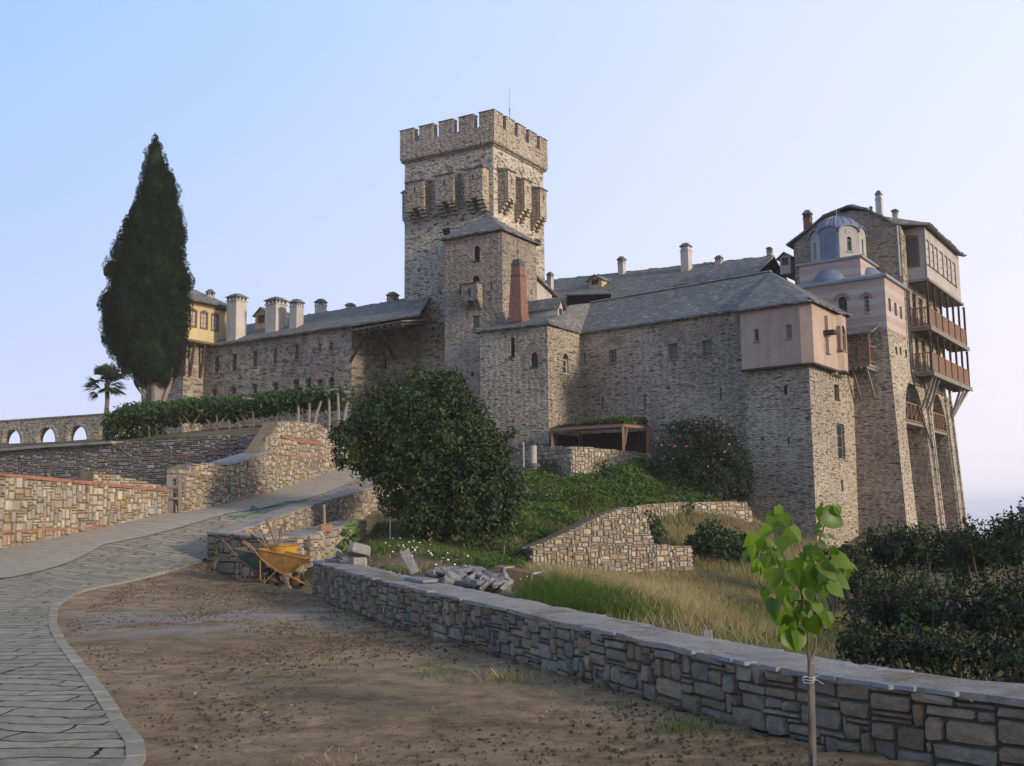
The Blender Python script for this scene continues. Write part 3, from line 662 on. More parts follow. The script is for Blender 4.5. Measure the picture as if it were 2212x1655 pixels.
# --- foreground wall round the yard
fw_top = chain(FW, [.60, .54, .46, .43, .40, .39, .38, .36])
FWs = smooth_poly(FW, 1)
t0 = thing('low_wall', 'long low wall of big grey squared stones with pale mortared top, edging the yard', 'stone wall', (FW[2].x, FW[2].y, 0))
mb = MB(); wall_run(mb, FWs, lambda q: -.12, fw_top, .55, .038, (3, 10), (1, 4), 11, prot=(.010, .06), back=False, gap=.003)
mb.build('stonework', [M['wall_stones_grey'], M['mortar_dark']], t0)
mb = MB(); coping(mb, FWs, fw_top, .55, .045, .03, 0, np.random.default_rng(4), .012, .35); r_ = random.Random(5); q = resample(FWs, 60)
for i in range(90):                             # flat slabs bedded into the top edge
    k = r_.randrange(58); a, b = q[k], q[k+1]; d = (b-a).normalized(); n_ = Vector((d.y, -d.x)); p = a.lerp(b, r_.random()); w_ = r_.uniform(.05, .17)
    o = r_.choice([.0, -.52]) if i < 90 else r_.uniform(-.5, 0)
    rot = Matrix.Rotation(math.atan2(d.y, d.x)+r_.uniform(-.3, .3), 3, 'Z')
    if i < 90: mb.box((*(p+n_*o*1.0), fw_top(p)+.028), (w_, .06, .014), 1, rot, .93)
    else:
        s_ = r_.uniform(.008, .022); mb.box((*(p+n_*o), fw_top(p)+.05), (s_*1.5, s_, s_*.6), 0, rot, .6)
mb.build('coping', [M['coping_mortar'], M['slab_stone']], t0)
# --- road parapet: flush with the road, its outer face falls to the garden
par_top = chain(PAR, [P(458, 1152, 26).z, P(620, 1098, 31).z, P(740, 1063, 36).z, P(800, 1048, 39).z, P(842, 1036, 42.5).z])
PARo = [p+Vector((.55, -.15)) for p in PAR]      # outer face towards the garden
t0 = thing('road_wall', 'sunlit wall of small tan stones with a pale top, running uphill along the paved road', 'stone wall', (*PARo[0], 0))
mb = MB(); wall_run(mb, list(PARo), lambda q: gz((q[0]+.8, q[1]))-.15, lambda q: par_top(q), .6, .06, (2, 4), (1, 3), 12, prot=(.015, .06), mcore=1, ends=(True, False))
mb.build('stonework', [M['wall_stones_warm'], M['mortar_warm']], t0)
mb = MB(); coping(mb, PARo, par_top, .6, .05, .03, 0, np.random.default_rng(6), .01); mb.build('coping', M['coping_mortar'], t0)
# short return of the parapet facing the yard (behind the wheelbarrows)
ra, rb_ = PARo[0]+Vector((-.62, -.02)), P(575, 1245, 24.3).to_2d()
mb = MB(); wall_run(mb, [ra, rb_], lambda q: -.1, chain([ra, rb_], [par_top(PAR[0]), par_top(PAR[0])-.12]), .6, .07, (3, 7), (2, 4), 13, prot=(.015, .05))
mb.build('return_wall', [M['wall_stones_grey'], M['mortar_dark']], t0)
mb = MB(); coping(mb, [ra, rb_], chain([ra, rb_], [par_top(PAR[0]), par_top(PAR[0])-.12]), .6, .05, .03, 0, np.random.default_rng(7), .01); mb.build('coping', M['coping_mortar'], t0)
# lower ledge wall in front of the parapet
lg = [P(640, 1205, 25.5).to_2d(), P(700, 1190, 27.5).to_2d(), P(790, 1160, 31.5).to_2d()]
lt = chain(lg, [P(640, 1162, 25.5).z, P(700, 1148, 27.5).z, P(790, 1125, 31.5).z])
t1 = thing('retaining_wall', 'lower ledge wall of tan stones stepped out below the road wall, beside the wheelbarrows', 'stone wall', (*lg[0], 0))
mb = MB(); wall_run(mb, lg, lambda q: gz((q[0]+.3, q[1]))-.2, lt, .8, .07, (2, 6), (1, 3), 14); mb.build('stonework', [M['wall_stones_warm'], M['mortar_warm']], t1)
mb = MB(); coping(mb, lg, lt, .8, .04, .02, 0, np.random.default_rng(8), .015); mb.build('coping', M['coping_mortar'], t1)
# --- left retaining walls
def vals(line, pix): return [Zat(p.x, p.y, v) for p, v in zip(line, pix)]
wa_t = chain(WA, [P(-110, 1018, 22.5).z, P(0, 1030, 25).z, P(360, 1063, 31).z])
t0 = thing('retaining_wall', 'sunlit tan rubble wall with two red brick bands, left of the wooden gate', 'stone wall', (*WA[1], .6))
mb = MB(); wall_run(mb, WA, lambda q: g1(q)-.1, wa_t, .55, .07, (2, 4), (1, 4), 21, prot=(.015, .07), ends=(False, True))
mb.build('stonework', [M['wall_stones_warm'], M['mortar_warm']], t0)
for nm, dz, th in (('brick_band', 0.0, .09), ('brick_band', None, .07)):
    mb = MB()
    for a, b in zip(WA[:-1], WA[1:]):
        f = Face(a, b); n = 8
        for k in range(n):
            s0, s1 = f.L*k/n, f.L*(k+1)/n; q0, q1 = f.a+f.d*s0, f.a+f.d*s1
            e0, e1 = (wa_t(q0), wa_t(q1)) if dz is not None else (Zat(q0.x, q0.y, 1153-.055*(proj((*q0, 1))[0])), Zat(q1.x, q1.y, 1153-.055*proj((*q1, 1))[0]))
            o = .055; 
            p = [f.pt(s0, e0, o), f.pt(s1, e1, o), f.pt(s1, e1+th, o), f.pt(s0, e0+th, o), f.pt(s0, e0, -.5), f.pt(s1, e1, -.5), f.pt(s1, e1+th, -.5), f.pt(s0, e0+th, -.5)]
            mb.add(p, [(0, 1, 2, 3), (3, 2, 6, 7), (1, 0, 4, 5)])
    mb.build(nm, M['brick_red'], t0)
fa = Face(WA[1], WA[2]); s_a = fa.hit(205, 1045)[0]
mb = MB(); rubble_face(mb, fa.shift(-.06), lambda s: wa_t(fa.a+fa.d*s)+.08, lambda s: Zat(*(fa.a+fa.d*s), 1013+(s-s_a)*(35/(fa.L-s_a)))-.05, .075, (2, 5), (1, 2), np.random.default_rng(22), s0=s_a)
for k in range(8):
    s0, s1 = s_a+(fa.L-s_a)*k/8, s_a+(fa.L-s_a)*(k+1)/8
    zt_ = lambda s: Zat(*(fa.a+fa.d*s), 1013+(s-s_a)*(35/(fa.L-s_a)))-.06
    mb.add([fa.pt(s0, 1, -.06), fa.pt(s1, 1, -.06), fa.pt(s1, zt_(s1), -.06), fa.pt(s0, zt_(s0), -.06), fa.pt(s0, 1, -.5), fa.pt(s1, 1, -.5), fa.pt(s1, zt_(s1), -.5), fa.pt(s0, zt_(s0), -.5)], [(0, 1, 2, 3), (3, 2, 6, 7), (0, 3, 7, 4), (5, 4, 7, 6)], 1)
mb.build('upper_course', [M['wall_stones_warm'], M['mortar_warm']], t0)
# wall B, climbing beside the road up to a peak
def tline(line, pix):                            # pix: [(u, v)...] outline of the top in the photo -> heights along the plan line
    P_, V_ = [], []
    for u, v in pix:
        best = None
        for i, (a, b) in enumerate(zip(line[:-1], line[1:])):
            f = Face(a, b); s, z = f.hit(u, v); e_ = max(0, -s, s-f.L)
            if best is None or e_ < best[0]: best = (e_, f.a+f.d*min(max(s, 0), f.L), z)
        P_.append(best[1]); V_.append(best[2])
    return P_, V_
tp, tv = tline(WB, [(398, 1012), (410, 1003), (440, 1000), (478, 1006), (492, 1008), (494, 1002), (560, 976), (572, 976), (574, 945), (596, 935), (600, 910), (650, 911), (690, 916), (720, 938), (745, 962), (770, 975)])
def wb_t(q):
    u = [(p-WB[0]).length for p in tp]; d = (Vector(q[:2])-WB[0]).length
    return float(np.interp(d, u, tv))
t0 = thing('retaining_wall', 'sunlit tan rubble wall climbing in steps beside the road, between gate and round tree', 'stone wall', (*WB[2], 2))
mb = MB(); wall_run(mb, WB[:-1], lambda q: g1(q)-.1, wb_t, .6, .07, (2, 5), (1, 3), 23, prot=(.015, .07), ends=(True, False))
mb.build('stonework', [M['wall_stones_warm'], M['mortar_warm']], t0)
def bandon(line, pix, th, o=.058, back=.02):
    mb = MB()
    for (u0, v0), (u1, v1) in zip(pix[:-1], pix[1:]):
        for k in range(6):
            ua, va, ub, vb = u0+(u1-u0)*k/6, v0+(v1-v0)*k/6, u0+(u1-u0)*(k+1)/6, v0+(v1-v0)*(k+1)/6
            (pa, pb), (za, zb_) = tline(line, [(ua, va), (ub, vb)])
            if (pb-pa).length < .02: continue
            f = Face(pa, pb); L = f.L
            mb.add([f.pt(0, za, o), f.pt(L, zb_, o), f.pt(L, zb_+th, o), f.pt(0, za+th, o), f.pt(0, za, back), f.pt(L, zb_, back), f.pt(L, zb_+th, back), f.pt(0, za+th, back)], [(0, 1, 2, 3), (3, 2, 6, 7), (1, 0, 4, 5), (4, 0, 3, 7), (1, 5, 6, 2)])
    return mb
bandon(WB, [(400, 1027), (450, 1034), (500, 1043), (560, 1050)], .05).build('brick_band', M['brick_red'], t0)
bandon(WB, [(574, 977), (620, 985), (690, 993), (735, 998)], .07).build('brick_band', M['brick_red'], t0)
bandon(WB, [(605, 945), (650, 958), (690, 960)], .10, .085).build('brick_band', M['brick_red'], t0)
bandon(WB, [(492, 1005), (583, 976)], .10, .14, -.7).build('coping_slab', M['slab_stone'], t0)
# wall behind holding the terrace, its shade darkened into the stones
fd = Face(WDl, WDr)
wd_t = lambda q: float(np.interp((Vector(q[:2])-WDl).length, [0, 5, fd.L*.5, fd.L], [Zat(*(WDl), 985), Zat(*(fd.a+fd.d*5), 976), Zat(*(fd.a+fd.d*fd.L*.5), 958), Zat(*WDr, 935)]))
pd, vd = tline([WDl, WDr], [(-240, 985), (0, 971), (150, 961), (250, 956), (400, 947), (560, 936), (585, 934)])
wd_t = lambda q: float(np.interp((Vector(q[:2])-WDl).length, [(p-WDl).length for p in pd], vd))
t0 = thing('retaining_wall', 'long shade-darkened grey rubble wall with thin red brick lines, holding up the vine terrace', 'stone wall', (*WDl.lerp(WDr, .5), 2))
mb = MB(); wall_run(mb, [WDl, WDl.lerp(WDr, .5), WDr], lambda q: 1.0, wd_t, .5, .085, (2, 5), (1, 2), 24, prot=(.02, .07), ends=(False, False))
mb.build('stonework', [M['wall_stones_shaded'], M['mortar_dark']], t0)
bandon([WDl, WDr], [(0, 1013), (150, 1003), (300, 993), (450, 984), (560, 974)], .05).build('brick_band', M['brick_red'], t0)
bandon([WDl, WDr], [(0, 1048), (150, 1036), (300, 1026), (450, 1022)], .05).build('brick_band', M['brick_red'], t0)
bandon([WDl, WDr], [(-100, 985), (0, 976), (110, 967), (250, 959)], .12, .25, -.5).build('coping_slab', M['coping_mortar'], t0)
# --- garden retaining walls
def simple_wall(label, line, top, seed, mat='wall_stones_warm', core='mortar_warm', cell=.062, wr=(2, 5), hr=(1, 3), thick=.6, base=None, name='garden_wall', ends=(True, True)):
    P_, V_ = tline(line, top)
    f0 = line[0]; tf = lambda q: float(np.interp((Vector(q[:2])-f0).length, [(p-f0).length for p in P_], V_))
    t0 = thing(name, label, 'stone wall', (*line[0], 0))
    mb = MB(); wall_run(mb, line, base or (lambda q: min(gz((q[0], q[1]-.3)), gz(q))-.3), tf, thick, cell, wr, hr, seed, ends=ends)
    mb.build('stonework', [M[mat], M[core]], t0); return t0
r1a = P(1150, 1240, 31).to_2d(); r1b = P(1495, 1240, 33.5).to_2d()
simple_wall('lower pale garden wall of flat tan stones, in front of the sloping wall', [r1a+Vector((-.25, 1.6)), r1a, r1b], [(1135, 1183), (1150, 1183), (1300, 1180), (1420, 1176), (1495, 1180)], 31)
r2a = P(1142, 1185, 32.2).to_2d(); r2b = P(1412, 1180, 34.2).to_2d()
simple_wall('pale stone garden wall with slanting top rising to a peak, above the lower wall', [r2a, r2b], [(1142, 1183), (1200, 1160), (1300, 1112), (1350, 1094), (1385, 1095), (1400, 1135), (1412, 1172)], 32, base=lambda q: 0.2)
r3a = P(1375, 1150, 40).to_2d(); r3b = P(1625, 1150, 42.5).to_2d()
simple_wall('pale stone garden wall along the foot of the green bank, touching the stone pier', [r3a, r3b], [(1375, 1093), (1420, 1087), (1590, 1082), (1612, 1085), (1626, 1105)], 33)
pwc = P(1236, 1030, 45.5).to_2d(); pwl = P(1105, 1000, 49.5).to_2d(); pwr = P(1415, 1025, 48.0).to_2d()
simple_wall('tan rubble terrace wall with one lit and one shaded face, under the timber shelter', [pwl, pwc, pwr], [(1105, 967), (1160, 965), (1236, 964), (1300, 969), (1400, 980), (1415, 983)], 34, cell=.075)
# ------------------------------------------------------------------ castle helpers
class Win: pass
def rect(f, a, b, off=0.0):
    """photo box (two corner pixels) -> s0, s1, z0, z1 on a face"""
    um, vm = (a[0]+b[0])/2, (a[1]+b[1])/2
    s0, s1 = f.hit(a[0], vm, off)[0], f.hit(b[0], vm, off)[0]; za, zb_ = f.hit(um, b[1], off)[1], f.hit(um, a[1], off)[1]
    return (s0, s1, za, zb_)
def wall(mb, f, za, zb_, holes=(), m=0, depth=.28, mrev=None, s0=0, s1=None):
    """a wall face with real openings; holes: (s0, s1, z0, z1, arched)"""
    s1 = f.L if s1 is None else s1; mrev = m if mrev is None else mrev
    S = sorted(set([s0, s1]+[min(max(h[k], s0), s1) for h in holes for k in (0, 1)])); Zs = sorted(set([za, zb_]+[min(max(h[k], za), zb_) for h in holes for k in (2, 3)]))
    for a, b in zip(S[:-1], S[1:]):
        for c, d in zip(Zs[:-1], Zs[1:]):
            sc, zc = (a+b)/2, (c+d)/2
            if any(h[0] < sc < h[1] and h[2] < zc < h[3] for h in holes): continue
            mb.add([f.pt(a, c), f.pt(b, c), f.pt(b, d), f.pt(a, d)], [(0, 1, 2, 3)], m)
    for h in holes:
        a, b, c, d = h[:4]; ar = len(h) > 4 and h[4]; dp = h[5] if len(h) > 5 else depth
        R_ = lambda p, q: mb.add([f.pt(*p), f.pt(*q), f.pt(q[0], q[1], -dp), f.pt(p[0], p[1], -dp)], [(0, 1, 2, 3)], mrev)
        w_ = (b-a)/2; zs_ = d-w_*ar if ar else d
        R_((a, c), (a, zs_)); R_((b, zs_), (b, c)); R_((b, c), (a, c))
        if ar:
            n = 10; arc = [(a+w_-w_*math.cos(math.pi*k/n), zs_+w_*ar*math.sin(math.pi*k/n)) for k in range(n+1)]
            for p, q in zip(arc[:-1], arc[1:]): R_(p, q)
            for k in range(n//2):
                mb.add([f.pt(a, d), f.pt(*arc[k]), f.pt(*arc[k+1])], [(0, 1, 2)], m); mb.add([f.pt(b, d), f.pt(*arc[n-k-1]), f.pt(*arc[n-k])], [(0, 1, 2)], m)
            mb.add([f.pt(a, d), f.pt(*arc[n//2]), f.pt(b, d)], [(0, 1, 2)], m)
        else: R_((a, d), (b, d))
def window(f, h, parent, bars=(2, 3), fm='wood_brown', pm='glass', name='window', off=-.16, casing=0, cm='wood_brown'):
    a, b, c, d = h[:4]; ar = len(h) > 4 and h[4]; t_ = .055; mb = MB(); zs_ = d-(b-a)/2*ar if ar else d
    mb.fbox(f, a, a+t_, c, zs_, off-.03, off+.03); mb.fbox(f, b-t_, b, c, zs_, off-.03, off+.03); mb.fbox(f, a+t_, b-t_, c, c+t_, off-.03, off+.03)
    mb.fbox(f, a+t_, b-t_, zs_-t_, zs_, off-.03, off+.03)
    for k in range(1, bars[0]):
        s = a+(b-a)*k/bars[0]; mb.fbox(f, s-.018, s+.018, c+t_, zs_-t_, off-.02, off+.02)
    for k in range(1, bars[1]):
        z = c+(zs_-c)*k/bars[1]; mb.fbox(f, a+t_, b-t_, z-.015, z+.015, off-.018, off+.016)
    mb.fbox(f, a-.05, b+.05, c-.07, c-.002, -.2, .05)
    if casing:
        mb.fbox(f, a-casing, a, c-casing, d+casing, .002, .05); mb.fbox(f, b, b+casing, c-casing, d+casing, .002, .05)
        mb.fbox(f, a, b, d, d+casing, .002, .052); mb.fbox(f, a, b, c-casing, c-.07, .002, .052)
        mb.add([f.pt(a-casing, d+casing, .045), f.pt(b+casing, d+casing, .045), f.pt((a+b)/2, d+casing+.13, .045), f.pt(a-casing, d+casing, .004), f.pt(b+casing, d+casing, .004), f.pt((a+b)/2, d+casing+.13, .004)], [(0, 1, 2), (3, 5, 4), (0, 2, 5, 3), (2, 1, 4, 5)])
    o = mb.build(name, M[fm], parent)
    p = MB(); w_ = (b-a)/2
    pts = [f.pt(a, c, off), f.pt(b, c, off), f.pt(b, zs_, off)]
    if ar: pts += [f.pt(a+w_+w_*math.cos(math.pi*k/8), zs_+w_*ar*math.sin(math.pi*k/8), off) for k in range(1, 8)]
    pts.append(f.pt(a, zs_, off)); p.poly(pts); p.poly([q-Vector((*f.n, 0))*.02 for q in reversed(pts)])
    p.build('pane', M[pm], o); return o
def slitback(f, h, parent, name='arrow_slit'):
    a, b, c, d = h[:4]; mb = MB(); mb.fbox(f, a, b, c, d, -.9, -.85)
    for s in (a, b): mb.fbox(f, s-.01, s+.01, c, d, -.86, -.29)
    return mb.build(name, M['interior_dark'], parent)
def house_walls(faces, za, zb_, holes={}, m=0, mb=None, back=True):
    mb = mb or MB()
    for i, f in enumerate(faces): wall(mb, f, za, zb_, holes.get(i, ()), m)
    return mb
def arch_fan(f, sc, zc, r0, r1, parent, n=9, a0=20, a1=160, mat='brick_faded', proud=.02, name='brick_arch'):
    mb = MB()
    for k in range(n):
        for half, aa in ((0, a0+(a1-a0)*(k+.18)/n), ):
            b0, b1 = R(aa), R(aa+(a1-a0)*.5/n)
            p = [(sc+r0*math.cos(b0), zc+r0*math.sin(b0)), (sc+r1*math.cos(b0), zc+r1*math.sin(b0)), (sc+r1*math.cos(b1), zc+r1*math.sin(b1)), (sc+r0*math.cos(b1), zc+r0*math.sin(b1))]
            v = [f.pt(x, z, proud) for x, z in p]+[f.pt(x, z, -.02) for x, z in p]
            mb.add(v, [(0, 1, 2, 3), (0, 4, 5, 1), (1, 5, 6, 2), (2, 6, 7, 3), (3, 7, 4, 0)])
    return mb.build(name, M[mat], parent)
def chimney(parent, p0, z0, z1, w_, d_, f, mat='plaster_white', cap='slate', taper=1.0, capw=1.25, vents=True, name='chimney'):
    """box flue with a moulded collar, vent slots and a stone cap; p0 plan point of the centre"""
    mb = MB(); ang = math.atan2(f.d.y, f.d.x); rot = Matrix.Rotation(ang, 3, 'Z'); h = z1-z0; c = Vector((p0[0], p0[1], 0))
    ch = min(.55, h*.3); zc = z1-ch
    mb.box(c+Vector((0, 0, (z0+zc)/2)), (w_/2, d_/2, (zc-z0)/2), 0, rot, taper)
    w_, d_ = w_*taper, d_*taper
    mb.box(c+Vector((0, 0, zc+.03)), (w_/2*1.14, d_/2*1.14, .03), 0, rot)
    if vents:
        n = 3
        for sx__ in range(n+1):
            for sy in (-1, 1):
                mb.box(c+rot@Vector((-w_/2+w_*sx__/n*.88+.06*w_, sy*d_/2*.88, 0))+Vector((0, 0, zc+.06+ch*.2)), (w_*.06, d_*.06, ch*.2), 0, rot)
                mb.box(c+rot@Vector((sy*w_/2*.88, -d_/2+d_*sx__/n*.88+.06*d_, 0))+Vector((0, 0, zc+.06+ch*.2)), (w_*.06, d_*.06, ch*.2), 0, rot)
        mb.box(c+Vector((0, 0, zc+.06+ch*.2)), (w_*.3, d_*.3, ch*.2), 2, rot)
    else: mb.box(c+Vector((0, 0, zc+.06+ch*.2)), (w_*.46, d_*.46, ch*.2), 0, rot)
    zt_ = zc+.06+ch*.4
    mb.box(c+Vector((0, 0, zt_+.03)), (w_/2*capw, d_/2*capw, .03), 1, rot)
    mb.box(c+Vector((0, 0, zt_+.06+(z1-zt_-.06)/2)), (w_/2*capw*.95, d_/2*capw*.95, (z1-zt_-.06)/2), 1, rot, .45)
    return mb.build(name, [M[mat], M['slate_roof'] if cap == 'slate' else M['dark_metal'], M['interior_dark']], parent)
def roof_build(polys, parent, th=.09, name='roof', mat='slate_roof'):
    mb = MB()
    rd = random.Random(len(polys)*7+int(abs(polys[0][0][0])*10))
    for p in polys:
        mb.slab(p, th)
        a, b = Vector(p[0]), Vector(p[1]); L = (b-a).length; c3 = sum((Vector(q) for q in p), Vector())/len(p)
        if L < .5 or abs(b.z-a.z) > .45*L: continue
        d = (b-a)/L; nn = (b-a).cross(c3-a).normalized(); nn = nn if nn.z > 0 else -nn; up = nn.cross(d); up = up if up.dot(c3-a) > 0 else -up; s = 0
        while s < L-.1:                          # ragged lowest course of slates
            w_ = rd.uniform(.2, .45); o = rd.uniform(-.05, .06); k = a+d*s; t_ = rd.uniform(.03, .06); lf_ = rd.uniform(.004, .03)
            q = [k-up*o+nn*lf_, k+d*min(w_, L-s)*.96-up*(o+rd.uniform(-.02, .02))+nn*lf_, k+d*min(w_, L-s)*.96+up*.3+nn*lf_, k+up*.3+nn*lf_]
            mb.slab(q, t_); s += w_
    return mb.build(name, M[mat], parent)
def V3(p, z): return Vector((p[0], p[1], z))
def nd(x, y): return Vector((x, y)).normalized()

DR = nd(.7, 1); DL = nd(-1.148, 1)
# ---- key plan points
PC = P(1748, 800, 46).to_2d()                    # pier corner
PL = along(PC, DL, 1607, 800)[0]
W0 = PL + DR*1.3 + DL*(-.4)
BIN, _ = along(W0, DL, 1258, 760)                # inner corner of wall and bay
DRt = nd(.627, 1)
BC = along(BIN, -DRt, 1183, 760)[0]
BL = along(BC, nd(-1.59, 1), 1037, 760)[0]
ST_C = P(1085, 600, 57).to_2d(); ST_L = along(ST_C, nd(-1.75, 1), 960, 600)[0]; ST_R = along(ST_C, DRt, 1157, 560)[0]
T_C = P(1066, 400, 61).to_2d(); T_L = along(T_C, nd(-1.77, 1), 874, 480)[0]; T_R = along(T_C, DRt, 1175, 480)[0]
CH_C = P(1910, 600, 50.5).to_2d(); CH_L = CH_C + nd(-1.3, 1)*6.4; Q = along(CH_C, DR, 1953, 640)[0]
SB_E = along(Q, DR, 2042, 850)[0]
LR = P(760, 760, 62).to_2d(); LL = along(LR, nd(-1.48, 1), 440, 790)[0]

# ================================================================= keep
KEEP = thing('keep_tower', 'tallest square stone tower with crenellated top and projecting stone boxes', 'tower', (T_C.x, T_C.y, 5))
fL, fR = Face(T_L, T_C), Face(T_C, T_R); inn = (T_L+T_R)/2
T_B = T_L+(T_R-T_C)
fB1, fB2 = Face(T_R, T_B), Face(T_B, T_L)
zt = Zat(*T_C, z2(705, 345)[1]); zcr = Zat(*T_C, z2(705, 222)[1]); zmt = Zat(*T_C, z2(705, 128)[1])
hw = rect(fL, z2(378, 855), z2(430, 902))
mb = MB(); wall(mb, fL, 2, zt, [(*hw, 0)]); wall(mb, fR, 2, zt); wall(mb, fB1, 2, zt); wall(mb, fB2, 2, zt)
mb.build('wall', [M['castle_stone_pale']], KEEP)
window(fL, hw, KEEP, (1, 4), 'wood_brown', 'interior_dark')
# shallow blind arches below the cornice
for f, ss in ((fL, (.17, .5, .82)), (fR, (.15, .48, .82))):
    for s in ss:
        mb = MB(); r = .42; sc, zc = f.L*s, zt-1.15; n = 10
        for k in range(n):
            b0, b1 = math.pi*k/n, math.pi*(k+1)/n
            p = [(sc+r*math.cos(b0), zc+r*math.sin(b0)), (sc+(r+.1)*math.cos(b0), zc+(r+.1)*math.sin(b0)), (sc+(r+.1)*math.cos(b1), zc+(r+.1)*math.sin(b1)), (sc+r*math.cos(b1), zc+r*math.sin(b1))]
            mb.add([f.pt(x, z, .05) for x, z in p]+[f.pt(x, z, 0) for x, z in p], [(0, 1, 2, 3), (0, 4, 5, 1), (1, 5, 6, 2), (2, 6, 7, 3), (3, 7, 4, 0)])
        for q in (-1, 1): mb.fbox(f, sc+q*(r+.05)-.05, sc+q*(r+.05)+.05, zc-.7, zc, 0, .05)
        mb.build('blind_arch', M['castle_stone_brown'], KEEP)
# corbelled parapet
mb = MB(); o = .2
fs = []
for f in (fL, fR, fB1, fB2): fs.append(f.shift(o))
def cornerline(fa, fb):                          # intersection of two plan lines
    A = np.array([[fa.d.x, -fb.d.x], [fa.d.y, -fb.d.y]]); b = np.array([fb.a.x-fa.a.x, fb.a.y-fa.a.y]); s = np.linalg.solve(A, b)[0]
    return fa.a+fa.d*float(s)
def offset_loop(faces, o):
    sh = [f.shift(o) for f in faces]; n = len(sh); c = [cornerline(sh[i-1], sh[i]) for i in range(n)]
    return [Face(c[i], c[(i+1) % n]) for i in range(n)]
po = offset_loop([fL, fR, fB1, fB2], .22); pm = offset_loop([fL, fR, fB1, fB2], .10)
for f, f2, f3 in zip(po, pm, [fL, fR, fB1, fB2]):
    wall(mb, f, zt+.22, zcr)
    mb.poly([f2.pt(0, zt+.10), f2.pt(f2.L, zt+.10), f.pt(f.L, zt+.22), f.pt(0, zt+.22)]); mb.poly([f2.pt(0, zt), f2.pt(f2.L, zt), f2.pt(f2.L, zt+.1), f2.pt(0, zt+.1)])
    mb.poly([f3.pt(0, zt), f3.pt(f3.L, zt), f2.pt(f2.L, zt), f2.pt(0, zt)])
    # inner side and walk
    fi = Face(f.b-f.n*.5-f.d*.5, f.a-f.n*.5+f.d*.5); wall(mb, fi, zcr-1.2, zcr)
    mb.poly([f.pt(0, zcr), f.pt(f.L, zcr), f.pt(f.L-.5, zcr, -.5), f.pt(.5, zcr, -.5)])
mb.poly([V3(fi_, zcr-1.2) for fi_ in (po[0].a, po[1].a, po[2].a, po[3].a)])
mb.build('parapet', M['castle_stone'], KEEP)
for fi_, f in enumerate(po):
    m_, g_ = f.L*.152, f.L*.06
    for k in range(5):
        s0 = k*(m_+g_); s1 = s0+m_
        if fi_ in (1, 3) and k == 0: s0 += .52
        if fi_ in (1, 3) and k == 4: s1 -= .52
        if s1-s0 < .2: continue
        mb = MB(); mb.fbox(f, s0, s1, zcr, zmt-.07, -.5, 0); mb.fbox(f, s0-.04, s1+.04, zmt-.069, zmt-.03, -.54, .04, 1)
        mb.add([f.pt(s0-.04, zmt-.03, .04), f.pt(s1+.04, zmt-.03, .04), f.pt(s1+.04, zmt-.03, -.54), f.pt(s0-.04, zmt-.03, -.54), f.pt(s0+.1, zmt+.08, -.25), f.pt(s1-.1, zmt+.08, -.25)], [(0, 1, 5, 4), (2, 3, 4, 5), (1, 2, 5), (3, 0, 4)], 1)
        mb.build('merlon', [M['castle_stone'], M['slate_roof']], KEEP)
def box_machi(f, s0, s1, ztop, zbot, o=.78, parent=KEEP, mat='castle_stone', lean=.3):
    mb = MB(); hc = (ztop-zbot)*.30; zb_ = zbot+hc; w_ = s1-s0
    mb.fbox(f, s0, s1, zb_, ztop, 0, o)
    for (a, b) in ((s0, s0+w_*.34), (s1-w_*.34, s1)):   # two stepped corbels with the drop slot between
        for k in range(4):
            mb.fbox(f, a+.003*k, b-.003*k, zb_-hc*(k+1)/4+.02, zb_-hc*k/4-.012, 0, o*(1-.22*k)-.02)
    mb.add([f.pt(s0-.08, ztop, o+.1), f.pt(s1+.08, ztop, o+.1), f.pt(s1+.08, ztop+.04, o+.1), f.pt(s0-.08, ztop+.04, o+.1), f.pt(s0-.08, ztop+.03, 0), f.pt(s1+.08, ztop+.03, 0), f.pt(s1+.08, ztop+lean, 0), f.pt(s0-.08, ztop+lean, 0)],
           [(0, 1, 2, 3), (3, 2, 6, 7), (0, 3, 7, 4), (2, 1, 5, 6), (0, 4, 5, 1)], 1)
    mb.fbox(f, (s0+s1)/2-.045, (s0+s1)/2+.045, ztop-.75, ztop-.35, o-.01, o+.004, 2)
    return mb.build('projecting_box', [M[mat], M['slate_roof'], M['interior_dark']], parent)
def zf(f, s, u, v, o): return Zat(*(f.a+f.d*s+f.n*o), v)
for (a, b, yt, yb) in ((155, 268, 568, 800), (336, 450, 524, 762), (516, 628, 486, 742)):
    q = rect(fL, z2(a, yt), z2(b, yb), .78); box_machi(fL, q[0], q[1], q[3], q[2])
for (a, yt, yb) in ((800, 505, 752), (900, 562, 808), (997, 618, 862)):
    q = rect(fR, z2(a-12, yt), z2(a+24, yb), .78); s0 = q[0]; box_machi(fR, s0, s0+.85, q[3], q[2])
q = rect(fL, z2(155, 568), z2(268, 800), .78)
for s in (.5, 2.4, 4.2): box_machi(fB2, fB2.L-s-1.0, fB2.L-s, q[3]-.1, q[2]-.1, .6)
mb = MB(); a_ = fR.pt(3.4, 0, -.9); zr0, zr1 = zcr-1.2, Zat(a_.x, a_.y, 192)
mb.tube([V3(a_, zr0), V3(a_, zr0+(zr1-zr0)*.72)], .035, 6); mb.tube([V3(a_, zr0+(zr1-zr0)*.72), V3(a_, zr1)], .018, 5); mb.box(V3(a_, zr0+(zr1-zr0)*.72), (.06, .06, .09))
mb.build('lightning_rod', M['pale_metal'], KEEP)

